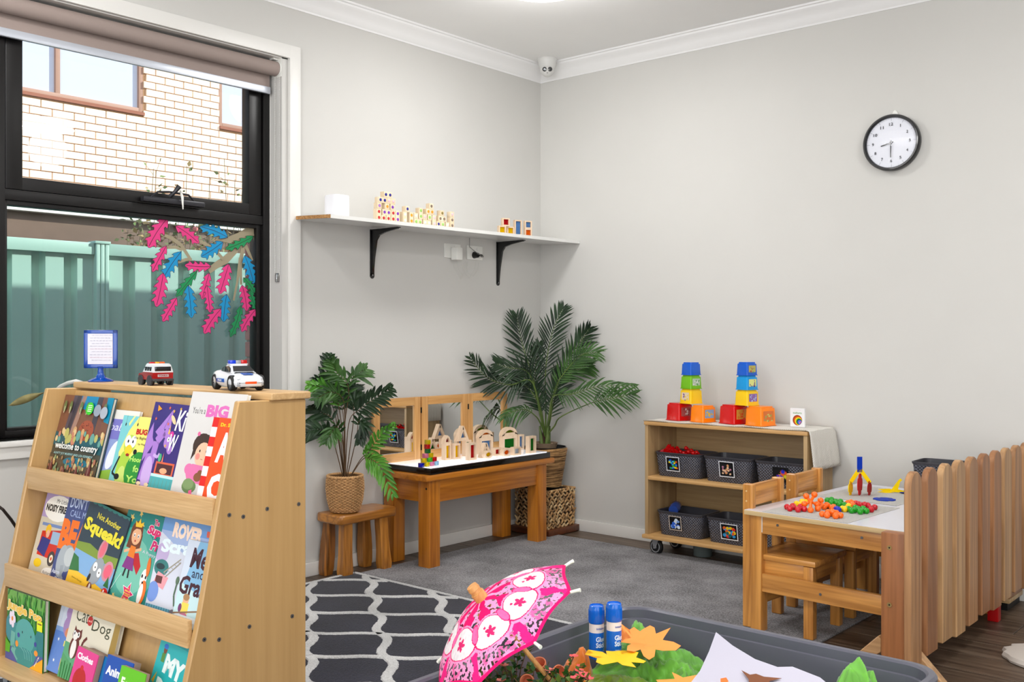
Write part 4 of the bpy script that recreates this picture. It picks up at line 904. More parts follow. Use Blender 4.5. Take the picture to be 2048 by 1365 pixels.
def lbar(b):
    b.box(-.012, .004, -.020, -.006, .058, .0665, mat('light_blue_clear', (.02, .22, .80), .15, coat=.5), .002); b.box(-.012, .004, .006, .020, .058, .0665, mat('light_red_clear', (.75, .04, .06), .15, coat=.5), .002)
    b.box(-.011, .003, -.006, .006, .058, .0655, M_hub, .001); b.box(-.014, .006, -.021, .021, .056, .0585, M_wht, .001)
one(lbar, 'light_bar', car_p)
one(lambda b: b.box(.044, .066, -.011, .011, .0365, .0385, M_cblue, .0008, M=Matrix.Rotation(math.radians(5), 4, 'Y') @ Matrix.Translation((-.003, 0, .0048))), 'bonnet_panel', car_p)
one(lambda b: b.box(-.036, .012, -.0372, -.035, .018, .026, M_cblue, .0006), 'door_stripe', car_p)
one(lambda b: b.box(.0745, .0815, -.013, .013, .016, .0215, M_or, .001), 'grille', car_p)
for s in (-1, 1):
    one(lambda b: b.box(.072, .0795, min(s * .029, s * .016), max(s * .029, s * .016), .012, .020, M_hub, .001), 'air_intake', car_p)
    one(lambda b: b.box(.067, .0765, min(s * .028, s * .012), max(s * .028, s * .012), .0245, .0275, mat('lamp_grey', (.7, .72, .75), .15), .0008), 'headlamp', car_p)
def ptx():
    d = Draw(.03, .006); d.text('POLICE', .003, .001, .024, .0042, (.92, .94, .97), .05); o = d.build('lettering', car_p, y=-.0374); o.location = (-.028, 0, .019)
ptx()
for x in (-.052, .05):
    for s in (-1, 1):
        def wf(b): wheel(b, (x, s * .0305, .0175), .0175, .0065, I4)
        one(wf, 'wheel', car_p)
# red rescue wagon, seen from the back corner
pr = at(311, 762, 1, A0.y + .066)
suv = thing('toy_rescue_truck', 'red and white toy rescue wagon on the bookshelf', 'toy car', (pr.x, pr.y, .9652), math.radians(172))
suv.scale = (1.3, 1.3, 1.3)
M_rd = mat('car_red', (.62, .03, .05), .22, coat=.6); M_gy = mat('car_bumper', (.22, .22, .24), .5)
def sb(b):
    b.grid([[(-.045, -.0235, z0), (-.045, -.0245, .03), (-.045, .0245, .03), (-.045, .0235, z0)] for z0 in (.014,)] + [[(x, -.0238, .013), (x, -.0248, zt_), (x, .0248, zt_), (x, .0238, .013)] for x, zt_ in ((-.043, .031), (.012, .031), (.020, .029), (.038, .027), (.042, .022))], M_rd, True, True, True)
one(sb, 'body', suv, ang=40)
def sr(b):
    b.grid([[(x, -.0246, .030), (x, -w_, z), (x, -w_ * .86, z + .002), (x, w_ * .86, z + .002), (x, w_, z), (x, .0246, .030)] for x, z, w_ in ((-.0445, .031, .0246), (-.042, .047, .0205), (-.038, .049, .0205), (.004, .049, .0205), (.016, .0315, .0235))], M_wht, True, True, True)
one(sr, 'roof', suv, ang=40)
def sw(b):
    b.box(-.0458, -.040, -.019, .019, .0335, .044, M_win, .001)
    for s in (-1, 1):
        for a in (-.034, -.020, -.006): b.box(a, a + .010, s * .0215, s * .0243, .034, .0435, M_win, .0006)
one(sw, 'windows', suv)
one(lambda b: [b.box(-.012, -.004, y0, y1, .050, .0545, m, .0012) for y0, y1, m in ((-.018, -.006, mat('beacon_orange', (.92, .35, .08), .2)), (-.005, .005, mat('beacon_amber', (.95, .65, .1), .2)), (.006, .018, MATS['light_red_clear']))], 'light_bar', suv)
one(lambda b: b.box(-.048, -.040, -.0255, .0255, .010, .016, M_gy, .002), 'bumper', suv); one(lambda b: b.box(.036, .045, -.0255, .0255, .010, .017, M_gy, .002), 'bumper', suv)
def sbm(b):
    for s in (-1, 1):
        for x in (-.028, .026): b.lathe([(.012, -.002), (.0135, -.002), (.0135, .002), (.012, .002)], M_gy, seg=18, M=Matrix.Translation((x, s * .0248, .0105)) @ Matrix.Rotation(PI / 2, 4, 'X'))
one(sbm, 'wheel_arches', suv)
def srt():
    d = Draw(.026, .006); d.bg((.72, .68, .70)); d.text('TONKA', .002, .001, .022, .004, (.55, .1, .12), .05); o = d.build('lettering', suv); o.rotation_euler = (0, 0, -PI / 2); o.location = (-.0462, .013, .020)
srt()
for x in (-.028, .026):
    for s in (-1, 1): one(lambda b: wheel(b, (x, s * .0215, .0105), .0105, .005, I4), 'wheel', suv)

# dried leaf and dark twig showing left of the stand, in a floor vase out of sight; white hose behind
lfp = [far(18, 812, 3.42), far(50, 798, 3.42), far(88, 786, 3.42)]
dl = thing('dried_branch', 'dried gum leaf and dark twig poking out left of the bookshelf', 'branch', (at(0, 1015, 0, .30).x, lfp[1].y, 0))
o0 = dl.location.copy()
def leaf(b):
    a, m_, c = [p - o0 for p in lfp]; n = 10; rows = []
    for i in range(n + 1):
        f = i / n; p = a * (1 - f) ** 2 + m_ * 2 * f * (1 - f) + c * f * f; w_ = .013 * math.sin(PI * min(1, f * 1.05) if f < .95 else PI * .99) ** .8 + .0006
        up = Vector((0, -.3, .8)).normalized(); rows.append([p + up * w_, p + Vector((0, -.004, 0)), p - up * w_])
    b.grid(rows, mat('dried_leaf', (.50, .47, .30), .55, noise=.25, nscale=30))
o = one(leaf, 'leaf', dl); md = o.modifiers.new('s', 'SOLIDIFY'); md.thickness = .0012
def twig(b):
    b.tube([lfp[2] - o0, far(100, 788, 3.5) - o0, far(120, 840, 3.62) - o0, far(60, 1060, 3.6) - o0, Vector((.02, .02, 0))], [.001, .0015, .002, .003, .005], mat('twig_bark', (.17, .13, .11), .8), 6)
    b.tube([far(34, 1058, 3.5) - o0, far(22, 1040, 3.45) - o0, far(6, 1020, 3.42) - o0, far(-40, 985, 3.42) - o0], [.0055, .0055, .005, .004], MATS['twig_bark'], 7)
    b.tube([far(34, 1058, 3.5) - o0, far(44, 1100, 3.55) - o0, Vector((.02, .02, 0))], .0055, MATS['twig_bark'], 7)
one(twig, 'twig', dl)
ho = thing('white_hose', 'curved white tube rising behind the left end of the bookshelf', 'tube', (A0.x - .02, A0.y + .20, 0))
hq = [at(p[0], p[1], 1, A0.y + .20) - ho.location for p in ((112, 782), (122, 773), (135, 767), (152, 763), (175, 770), (186, 800))]
one(lambda b: b.tube([Vector((hq[0].x - .01, 0, .004)), Vector((hq[0].x - .01, 0, .5)), Vector((hq[0].x - .008, 0, .85))] + hq + [Vector((hq[-1].x, 0, .5))], .008, M_wp, 8), 'tube', ho)

# ---- feather shaped stickers on the lower pane
GX = -.1275
tree = thing('window_sticker_tree', 'branch sticker with pink, blue and green leaves on the window glass', 'sticker', (GX, -2.1, 1.3))
SLn = [0]
def stick(pts, name, colr, th=.0003, layer=0, label=None):
    SLn[0] += 1; b = MB(); x = SLn[0] * .0004
    b.prism([(p.y + 2.1, p.z - 1.3) for p in pts], x, x + th, colr, 'yz'); o = b.build(name, tree, smooth=False)
    if label: o['label'] = label
    return o
def sp(cx, cy): return at(280 + cx / 5.25, 430 + cy / 5.25, 0, GX)
M_pk = mat('sticker_pink', (.86, .22, .50), .45); M_bu = mat('sticker_blue', (.04, .55, .76), .45); M_gn = mat('sticker_green', (.07, .55, .32), .45); M_brn = mat('sticker_brown', (.60, .56, .46), .5); M_ln = mat('sticker_line', (.20, .08, .16), .5)
def ribbon(pp, ws):
    P = [sp(*p) for p in pp]; L, R = [], []
    for i, p in enumerate(P):
        d = P[min(i + 1, len(P) - 1)] - P[max(i - 1, 0)]; n = Vector((0, -d.z, d.y)).normalized() * ws[i] / 2; L.append(p + n); R.append(p - n)
    return L + R[::-1]
for pp, ws in (([(1240, 150), (1130, 190), (1040, 230), (930, 262), (800, 250)], [.052, .045, .036, .028, .016]), ([(1040, 260), (1000, 370), (900, 470), (800, 530), (720, 590)], [.02, .03, .036, .03, .026]),
               ([(1080, 330), (1050, 520), (1060, 735)], [.02, .018, .012]), ([(1050, 450), (1020, 700), (980, 900)], [.016, .012, .010]), ([(1105, 320), (1150, 420), (1180, 480)], [.018, .014, .008]), ([(1190, 200), (1215, 330)], [.014, .008]),
               ([(215, 200), (330, 245), (430, 320), (520, 460)], [.012, .016, .016, .014]), ([(250, 345), (370, 340), (440, 370)], [.012, .014, .012]), ([(380, 505), (480, 470), (540, 470)], [.010, .014, .012]), ([(540, 240), (640, 285), (720, 330), (800, 390), (870, 470)], [.010, .014, .016, .016, .014]), ([(585, 590), (650, 550)], [.008, .010])):
    stick(ribbon(pp, ws), 'branch', M_brn)
LV = [('p', (285, 30), (80, 345), 75), ('p', (365, 115), (612, 300), 55), ('b', (915, 238), (622, 125), 60), ('b', (865, 285), (632, 440), 62), ('g', (1188, 225), (890, 360), 45), ('p', (270, 325), (120, 600), 50), ('b', (425, 385), (235, 665), 62),
      ('p', (235, 610), (160, 968), 68), ('p', (735, 545), (460, 530), 52), ('g', (590, 590), (365, 860), 45), ('p', (715, 610), (640, 890), 48), ('p', (690, 740), (725, 1030), 45), ('p', (920, 515), (825, 830), 62), ('b', (1085, 425), (1180, 725), 58),
      ('g', (1072, 660), (1190, 820), 40), ('g', (1140, 790), (1215, 1005), 40), ('b', (490, 740), (525, 1085), 60), ('p', (372, 870), (222, 1122), 52), ('p', (1055, 738), (1105, 1012), 52), ('b', (893, 835), (860, 1125), 58), ('p', (835, 985), (655, 1248), 62), ('g', (1045, 950), (930, 1285), 42), ('p', (1200, 990), (1048, 1228), 50)]
def feather(col, a, c, wd, seed):
    wd *= 1.12
    r = random.Random(seed); A = Vector(a); B = Vector(c); d = B - A; L = d.length; d /= L; n = Vector((-d.y, d.x)); left, right = [], []
    K = 4
    bend = r.uniform(-.05, .05) * L
    def cpt(f): return A + d * (L * f) + n * (bend * math.sin(PI * f))
    for i in range(K):
        f0 = .08 + i * .205; w0 = wd * (.25 + .8 * math.sin(PI * min(1, .15 + f0 * .85)) ** .7)
        left += [cpt(f0) + n * w0 * .45, cpt(f0 + .10) + n * w0 * .86, cpt(f0 + .175) + n * w0, cpt(f0 + .150) + n * w0 * .62]
        g0 = f0 + .02
        right += [cpt(g0) - n * w0 * .45, cpt(g0 + .10) - n * w0 * .86, cpt(g0 + .175) - n * w0, cpt(g0 + .150) - n * w0 * .62]
    pts = [cpt(0)] + left + [cpt(.97) + n * wd * .2, cpt(1), cpt(.98) - n * wd * .2] + right[::-1]
    P = [sp(p.x, p.y) for p in pts]
    lf_ = stick(P, 'leaf', {'p': M_pk, 'b': M_bu, 'g': M_gn}[col], layer=2, label={'p': 'pink leaf sticker', 'b': 'blue leaf sticker', 'g': 'green leaf sticker'}[col])
    ln = MB(); x = SLn[0] * .0004 + .00034
    M2 = [cpt(f) for f in (0, .25, .5, .75, .95)]
    for (p, q) in zip(M2, M2[1:]):
        P0, P1 = sp(*p), sp(*q); dd = (P1 - P0).normalized(); nn = Vector((0, -dd.z, dd.y)) * .0011; ln.poly([(x, w.y + 2.1, w.z - 1.3) for w in (P0 - nn, P1 - nn, P1 + nn, P0 + nn)], M_ln)
    for i in range(len(P)):
        P0, P1 = P[i], P[(i + 1) % len(P)]; dd = (P1 - P0)
        if dd.length < 1e-5: continue
        dd.normalize(); nn = Vector((0, -dd.z, dd.y)) * .0008; ln.poly([(x, w.y + 2.1, w.z - 1.3) for w in (P0 - nn, P1 - nn, P1 + nn, P0 + nn)], M_ln)
    ln.build('outline', lf_, smooth=False)
for i, (c_, a_, b_, w_) in enumerate(LV): feather(c_, a_, b_, w_, i)
# ================================================================== wall shelf and what is on it
M_mel = mat('white_melamine', (.90, .90, .89), .3); 
def chip_mat():
    m, n, l, b = _new('chipboard'); v = obj_coord(n, l, (1, 1, 1), False); t = n.new('ShaderNodeTexVoronoi'); t.inputs['Scale'].default_value = 260; l.new(v, t.inputs['Vector'])
    l.new(ramp(n, l, t.outputs['Color'], [(.1, (.55, .36, .18)), (.9, (.86, .66, .42))]), b.inputs['Base Color']); b.inputs['Roughness'].default_value = .8; MATS['chipboard'] = m; return m
M_chip = chip_mat()
ws = thing('wall_shelf', 'long white wall shelf with raw chipboard end in the corner', 'shelf', (0, -.9, 1.64))
def shelf_z(x, y):   # top surface
    f = min(max((y + 1.8) / 1.8, 0), 1); return (1.647 * (1 - f) + 1.655 * f) * (1 - x / .3) + (1.63 * (1 - f) + 1.644 * f) * (x / .3) + .0165
def wsf(b):
    o = Vector((0, .9, -1.64)); xs = ((0, -1.783), (.30, -1.812), (.292, -.002), (0, -.002))
    T = [Vector((x, y, shelf_z(x, y))) + o for x, y in xs]; Bm = [p - Vector((0, 0, .0165)) for p in T]
    V = [b.bm.verts.new(p) for p in Bm + T]
    for q in ((0, 1, 2, 3), (7, 6, 5, 4), (1, 5, 6, 2), (2, 6, 7, 3), (3, 7, 4, 0)): b.face([V[i] for i in q], M_mel)
one(wsf, 'board', ws, smooth=False)
def wse(b):
    o = Vector((0, .9, -1.64)); a = [(0, -1.7835), (.2995, -1.8125)]; P = [Vector((x, y, shelf_z(x, y) - d)) + o for d in (.016, .0005) for x, y in a]; Q = [p + Vector((0, .002, 0)) for p in P]
    b.poly([P[0], P[1], P[3], P[2]], M_chip); b.poly([Q[2], Q[3], Q[1], Q[0]], M_chip); b.poly([P[0], P[1], Q[1], Q[0]], M_chip); b.poly([P[2], P[3], Q[3], Q[2]], M_chip)
one(wse, 'chipboard_edge', ws, smooth=False)
M_bkt = mat('bracket_black', (.02, .02, .022), .3, coat=.3)
for y, n_ in ((-1.313, 0), (-.38, 1)):
    t = thing('shelf_bracket', ('black metal shelf bracket nearer the window', 'black metal shelf bracket nearer the corner')[n_], 'bracket', (0, y, 1.40))
    zt_ = shelf_z(.1, y) - .0165 - 1.40 - .004
    def bb(b):
        b.box(0, .003, -.014, .014, .01, zt_, M_bkt, .001); b.cyl((0, 0, .012), (.003, 0, .012), .014, M_bkt, seg=16)
        b.prism([(0, zt_ - .003), (.19, zt_ - .002), (.19, zt_ - .008), (.10, zt_ - .020), (.055, zt_ - .032), (.036, zt_ - .055), (.018, .10), (.008, .02), (0, .01)], -.006, .006, M_bkt, 'xz')
        b.box(0, .195, -.012, .012, zt_ - .005, zt_ - .001, M_bkt, .001)
    one(bb, 'bracket_body', t)
    def bs(b, z): b.cyl((.003, 0, z), (.006, 0, z), .005, M_screw, seg=10)
    for z in (.016, .17): one(lambda b: bs(b, z), 'screw', t)
rp = at(674, 431, 0, .16)
rt = thing('wifi_router', 'white rounded router at the left end of the wall shelf', 'router', (.13, at(674, 431, 0, .13).y, shelf_z(.13, -1.66)))
def rb_(b):
    rows = []
    for z, k in ((0, .94), (.004, 1), (.098, 1), (.104, .96)):
        rows.append([(.047 * k * math.copysign(abs(math.cos(t)) ** .5, math.cos(t)), .047 * k * math.copysign(abs(math.sin(t)) ** .5, math.sin(t)), z) for t in [2 * PI * i / 48 for i in range(48)]])
    b.grid(rows, mat('router_white', (.94, .94, .96), .3), True, True, True)
one(rb_, 'housing', rt)
M_pale = wood('pale_block', (.86, .76, .62), (.93, .87, .76), 2, 2, .6, .4, 0)
GEM = {'r': (.75, .10, .12), 'p': (.48, .18, .70), 'P': (.66, .45, .80), 'a': (.92, .60, .08), 'b': (.12, .12, .55), 'c': (.88, .90, .88), 'k': (.93, .76, .80), 'g': (.58, .80, .38), 'o': (.55, .48, .2), 'n': (.50, .42, .36)}
U = .0265; UV = .0279; BXf = .228
GNAME = {'r': 'red', 'p': 'purple', 'P': 'light purple', 'a': 'amber', 'b': 'dark blue', 'c': 'clear', 'k': 'pale pink', 'g': 'green', 'o': 'olive', 'n': 'smoky'}
GB = [(150, 0, 1, 2, 'rr', 'left tower, lower left corner'), (252, 0, 1, 1, 'r', 'left tower, bottom row, second'), (355, 0, 1, 1, 'r', 'left tower, bottom row, third'), (270, 1, 2, 1, 'pp', 'left tower, second row'), (458, 0, 1, 2, 'rr', 'left tower, right part, red pair'), (556, 0, 1, 2, 'pp', 'left tower, lower right corner'),
      (160, 2, 1, 1, 'P', 'left tower, third row, left'), (330, 2, 1, 1, 'a', 'left tower, third row, middle'), (445, 2, 1, 1, 'p', 'left tower, third row, right'), (183, 3, 2, 1, 'bb', 'left tower, fourth row, left'), (368, 3, 2, 1, 'kk', 'left tower, fourth row, right'), (300, 4, 2, 1, 'bb', 'on the very top of the left tower'),
      (715, 0, 1, 2, 'cc', 'first pillar right of the left tower'), (768, 2, 1, 1, 'b', 'on top of the first pillar'), (855, 0, 1, 2, 'aa', 'second pillar right of the left tower'), (955, 0, 2, 1, 'gg', 'bottom row beside the amber pillar'), (950, 1, 1, 1, 'c', 'on the two green gems, left'), (1058, 1, 1, 2, 'gg', 'upright on the two green gems'),
      (1150, 0, 2, 1, 'cc', 'bottom row in the middle of the wall'), (1148, 1, 1, 1, 'k', 'on the two clear gems, left'), (1248, 1, 1, 1, 'g', 'on the two clear gems, right'), (1347, 0, 1, 2, 'kk', 'upright beside the two clear gems'), (1218, 2, 2, 1, 'aa', 'third row on top of the green block'), (1285, 3, 1, 1, 'n', 'on the two amber gems'),
      (1442, 0, 1, 1, 'b', 'bottom row, right part'), (1532, 0, 1, 1, 'g', 'bottom row under the smoky pair'), (1480, 1, 2, 1, 'nn', 'bridging the right end'), (1520, 2, 1, 1, 'o', 'on the smoky pair'), (1636, 0, 1, 1, 'c', 'bottom row next to the last pillar'), (1735, 0, 1, 2, 'nn', 'last pillar on the right'), (1735, 2, 1, 1, 'k', 'on top of the last pillar')]
for (px, r_, w_, h_, gems, where) in GB:
    P0 = at(740 + px / 10.78, 420, 0, BXf); y0 = P0.y; zb = shelf_z(.2, y0) + r_ * UV
    nm = GNAME[gems[0]]; n_ = {1: 'one', 2: 'two'}[len(gems)]
    t = thing('gem_block', f'pale wooden block with {n_} {nm} gem{"s" if len(gems) > 1 else ""}, {where}', 'toy block', (BXf - .0135, y0 + w_ * U / 2, zb), group='wooden gem blocks on the wall shelf')
    bx('block', t, -.0135, .0135, -w_ * U / 2 + .0004, w_ * U / 2 - .0004, 0, h_ * UV - .0004, M_pale, .0012)
    for i, g in enumerate(gems):
        yy = (i - (w_ - 1) / 2) * U if w_ > 1 else 0; zz = (h_ - i - .5) * UV if h_ > 1 else UV / 2
        gm = mat('gem_' + g, GEM[g], .08, coat=.6, spec=.9)
        b = MB(); b.lathe([(.0078, 0), (.0078, .0008), (.005, .0026), (0, .003)], gm, seg=8, M=Matrix.Translation((.0133, yy, zz)) @ Matrix.Rotation(PI / 2, 4, 'Y')); b.build('gem', t, smooth=False)

ACR = {'yellow': (.96, .84, .04), 'red': (.80, .12, .14), 'blue': (.45, .64, .84), 'green': (.05, .55, .12), 'amber': (.93, .55, .06), 'clear': (.80, .85, .90), 'lime': (.55, .65, .08), 'darkgreen': (.03, .38, .15), 'orange': (.95, .50, .05), 'pink': (.70, .25, .28)}
M_bw = wood('block_frame', (.82, .70, .57), (.90, .80, .69), 2, 2.2, .6, .3, 0)
def acr(c):
    k = 'acrylic_' + c
    if k in MATS: return MATS[k]
    m = bpy.data.materials.new(k); m.use_nodes = True; n = m.node_tree.nodes; l = m.node_tree.links; n.clear()
    o = n.new('ShaderNodeOutputMaterial'); t = n.new('ShaderNodeBsdfTransparent'); tl = n.new('ShaderNodeBsdfTranslucent'); df = n.new('ShaderNodeBsdfPrincipled'); a = n.new('ShaderNodeMixShader'); b_ = n.new('ShaderNodeMixShader')
    cc = (*lin(ACR[c]), 1); t.inputs[0].default_value = cc; tl.inputs[0].default_value = cc; df.inputs['Base Color'].default_value = cc; df.inputs['Roughness'].default_value = .1
    a.inputs[0].default_value = .5; l.new(tl.outputs[0], a.inputs[1]); l.new(df.outputs[0], a.inputs[2]); b_.inputs[0].default_value = .66; l.new(t.outputs[0], b_.inputs[1]); l.new(a.outputs[0], b_.inputs[2]); l.new(b_.outputs[0], o.inputs[0])
    MATS[k] = m; return m
def outline(kind, w, h):
    if kind == 'tri': return [(-w / 2, 0), (w / 2, 0), (w * .06, h), (-w * .06, h)]
    if kind == 'half': return [(w / 2 * math.cos(PI * i / 16), h * math.sin(PI * i / 16)) for i in range(17)]
    if kind == 'circle': return [(w / 2 * math.cos(2 * PI * i / 28), h / 2 + h / 2 * math.sin(2 * PI * i / 28)) for i in range(28)]
    if kind == 'gothic': return [(-w / 2, 0), (w / 2, 0), (w * .46, h * .4), (w * .26, h * .8), (0, h), (-w * .26, h * .8), (-w * .46, h * .4)]
    return [(-w / 2, 0), (w / 2, 0), (w / 2, h), (-w / 2, h)]
def inset(pts, k):
    n = len(pts); out = []
    A = sum(pts[i][0] * pts[(i + 1) % n][1] - pts[(i + 1) % n][0] * pts[i][1] for i in range(n)) / 2; s_ = 1 if A > 0 else -1
    for i in range(n):
        p0, p1, p2 = Vector(pts[i - 1]), Vector(pts[i]), Vector(pts[(i + 1) % n]); d1 = (p1 - p0).normalized(); d2 = (p2 - p1).normalized()
        n1 = Vector((-d1.y, d1.x)) * s_; n2 = Vector((-d2.y, d2.x)) * s_; bs = n1 + n2
        if bs.length < 1e-6: bs = n1
        bs.normalize(); c = max(.35, bs.dot(n1)); q = p1 + bs * (k / c); out.append((q.x, q.y))
    return out
def wblock(label, kind, col, loc, w, h, t=.026, rz=PI / 2, k=None, group='wooden window blocks on the light table'):
    k = k or min(w, h) * .20
    r = thing('window_block', label, 'toy block', loc, rz, group)
    O = outline(kind, w, h); I = inset(O, k); b = MB(); n = len(O)
    V = [[b.bm.verts.new((x, y, z)) for x, z in pts] for y in (-t / 2, t / 2) for pts in (O, I)]
    for i in range(n):
        j = (i + 1) % n
        b.face([V[0][i], V[0][j], V[1][j], V[1][i]], M_bw); b.face([V[2][j], V[2][i], V[3][i], V[3][j]], M_bw); b.face([V[0][j], V[0][i], V[2][i], V[2][j]], M_bw); b.face([V[1][i], V[1][j], V[3][j], V[3][i]], M_bw)
    b.build('frame', r, ang=30)
    b = MB(); b.prism(inset(O, k * .96), -.0015, .0015, acr(col), 'xz'); b.build('acrylic_pane', r, smooth=False)
    return r
def blk_shelf(pl, pr_, top, bot, kind, col, label, xx=.235):
    a = at(560 + pl / 3.2, 340 + bot / 3.2, 0, xx); c = at(560 + pr_ / 3.2, 340 + top / 3.2, 0, xx)
    return a, c
for pl, pr_, top, bot, col, label, lvl in ((1413, 1448, 345, 392, 'yellow', 'yellow window block, left of the lower pair on the wall shelf', 0), (1464, 1503, 350, 398, 'yellow', 'yellow window block, right of the lower pair on the wall shelf', 0), (1436, 1473, 292, 347, 'red', 'dark red window block balanced on the two yellow ones', 1),
                                     (1512, 1552, 307, 405, 'blue', 'tall pale blue window block standing on the wall shelf', 0), (1577, 1616, 362, 410, 'orange', 'orange window block at the right end of the wall shelf', 0), (1577, 1616, 312, 362, 'blue', 'square pale blue window block on top of the orange one', 1)):
    a, c = blk_shelf(pl, pr_, top, bot, 'rect', col, label); w_ = .043; hh = .083 if bot - top > 80 else .0425; ym = (a.y + c.y) / 2
    wblock(label, 'rect', col, (.222, ym, shelf_z(.222, ym) + lvl * .043), w_, hh, .020, math.radians(68), .0065, group='window blocks on the wall shelf')

# outlets with adapter and plug
for i, (y0, y1) in enumerate(((-.812, -.690), (-.640, -.516))):
    t = thing('power_outlet', ('white double power outlet with a white adapter below the shelf', 'white double power outlet with a black plug below the shelf')[i], 'outlet', (0, (y0 + y1) / 2, 1.57))
    hw = (y1 - y0) / 2
    bx('plate', t, 0, .009, -hw, hw, -.038, .038, M_wp, .003)
    for s in (-.5, .35):
        b = MB(); b.cyl((.009, hw * s, .022), (.0115, hw * s, .022), .009, M_wp, seg=18); b.build('switch', t)
ad = thing('power_adapter', 'white power adapter plugged into the left outlet', 'adapter', (.010, -.742, 1.565))
bx('adapter_body', ad, .002, .045, -.028, .020, -.045, .022, M_wp, .006)
pg = thing('power_plug', 'black power plug in the right outlet', 'plug', (.010, -.585, 1.558))
def pgf(b): b.cyl((0, 0, 0), (.028, 0, -.002), .019, M_bkt, r1=.013, seg=18); b.tube([(.026, 0, 0), (.045, .012, -.004), (.03, .035, -.006), (.016, .042, -.005)], .006, M_bkt, 8)
one(pgf, 'plug_body', pg)
M_cab = mat('cable_white', (.82, .82, .80), .5); M_cg = mat('cable_grey', (.45, .45, .44), .5)
cbl = thing('white_cable', 'thin grey cable from the shelf to the plug', 'cable', (.01, -.62, 1.6))
one(lambda b: b.tube([(.002, -.005, .048), (.002, -.005, .0), (.02, .01, -.02), (.045, .035, -.045), (.05, .055, -.055), (.03, .06, -.05)], .0016, M_cg, 6), 'cord', cbl)
cb2 = thing('white_cable', 'loose white wires hanging below the two outlets', 'cable', (.006, -.65, 1.5))
def loops(b):
    r = random.Random(2)
    for k in range(4):
        a = -.10 + k * .035; c = a + r.uniform(.06, .12); b.tube([(0, a, .02), (.002, a + .01, -.02 - k * .006), (.003, (a + c) / 2, -.05 - r.uniform(0, .03)), (.002, c - .01, -.02), (0, c, .02)], .0009, M_cab, 5)
one(loops, 'wires', cb2)

# ---- clock
ck = thing('wall_clock', 'round black rimmed wall clock reading half past eight', 'clock', (2.079, 0, 1.994))
CR = .1275
def rim(b): b.lathe([(CR - .006, -.002), (CR - .001, .004), (CR, .012), (CR, .036), (CR - .004, .041), (CR - .010, .041), (CR - .014, .036), (CR - .015, .027)], mat('clock_black', (.035, .037, .048), .35, coat=.3), seg=72, M=Matrix.Rotation(PI / 2, 4, 'X'), cap=False)
one(rim, 'rim', ck, ang=50)
one(lambda b: b.lathe([(0, .004), (CR - .005, .004), (CR - .005, .027), (0, .027)], mat('clock_face', (.92, .93, .95), .6), seg=64, M=Matrix.Rotation(PI / 2, 4, 'X')), 'face', ck)
def dial():
    d = Draw(.3, .3, vmat('clock_print', .6), eps=.00004); c0 = .15; F = CR - .015
    for i in range(60):
        a = 2 * PI * i / 60; s_, c_ = math.sin(a), math.cos(a); r0 = F * (.87 if i % 5 == 0 else .95); d.line([(c0 + s_ * r0, c0 + c_ * r0), (c0 + s_ * F * .99, c0 + c_ * F * .99)], .0009 if i % 5 == 0 else .0005, (.30, .31, .34) if i % 5 == 0 else (.66, .67, .70))
    for hnum in range(1, 13):
        a = 2 * PI * hnum / 12; x = c0 + math.sin(a) * F * .74; z = c0 + math.cos(a) * F * .74; w_ = .0085 if hnum < 10 else .018; 
        if hnum == 1: w_ = .0028
        if hnum == 11: w_ = .0145
        d.text(str(hnum), x - w_ / 2, z - .0065, w_, .0135, (.12, .12, .14), .012)
    o = d.build('dial_print', ck, clip=False); o.location = (-.15, -.0272, -.15)
dial()
def hand(L, ang, w_, y):
    b = MB(); b.box(-w_, w_, y - .001, y, -.010, L, M_bkt, 0); o = b.build('hand', ck); o.rotation_euler = (0, ang, 0); return o
hand(.048, math.radians(255), .0021, -.031); hand(.068, math.radians(181), .0019, -.033)
one(lambda b: b.cyl((0, -.027, 0), (0, -.035, 0), .0055, M_bkt, seg=16), 'hub', ck)
M_cgl = glass('clock_glass', (.99, .99, 1), .002)
one(lambda b: b.lathe([(0, .0375), (CR - .013, .0375), (CR - .013, .0385), (0, .0385)], M_cgl, seg=48, M=Matrix.Rotation(PI / 2, 4, 'X')), 'glass', ck, smooth=False)
hk = thing('wall_hook', 'white adhesive hook holding the clock', 'hook', (2.088, 0, 2.122))
one(lambda b: b.prism([(-.016, -.02), (.016, -.02), (.014, .004), (.008, .018), (0, .023), (-.008, .018), (-.014, .004)], -.010, 0, M_wp, 'xz', bev=.002), 'hook_body', hk)

# ---- dome camera
dc = thing('dome_camera', 'white dome security camera on the ceiling in the corner', 'camera', (.158, -.132, RZ))
one(lambda b: b.lathe([(.0, 0), (.055, 0), (.056, -.006), (.053, -.012), (.051, -.030), (.044, -.052), (.036, -.060), (0, -.060)], mat('camera_white', (.86, .86, .85), .35), seg=40), 'base', dc)
dirc = (CAM - Vector((.158, -.132, 2.64))); dirc.z = -1.6; dirc.normalize(); Mr = dirc.to_track_quat('Z', 'Y').to_matrix().to_4x4()
Tc = Matrix.Translation((0, 0, -.062)) @ Mr
def eye(b):
    b.sphere((0, 0, -.062), .041, MATS['camera_white'], 28, 18)
one(eye, 'ball', dc)
def lens(b, sx):
    b.lathe([(.0, .0385), (.0125, .0365), (.0125, .041), (.0105, .042), (.0095, .040), (0, .040)], M_bkt if sx > 0 else mat('lens_ring', (.10, .10, .10), .2), seg=24, M=Tc @ Matrix.Translation((sx * .0155, .004, -.0005)))
    if sx < 0: b.lathe([(0, .0405), (.006, .0405), (.006, .0415), (0, .0415)], M_hub, seg=16, M=Tc @ Matrix.Translation((sx * .0155, .004, -.0005)))
for s in (-1, 1): one(lambda b: lens(b, s), 'lens', dc)
one(lambda b: b.cyl(Tc @ Vector((0, -.016, .034)), Tc @ Vector((0, -.016, .0385)), .0025, M_bkt, seg=10), 'sensor', dc)

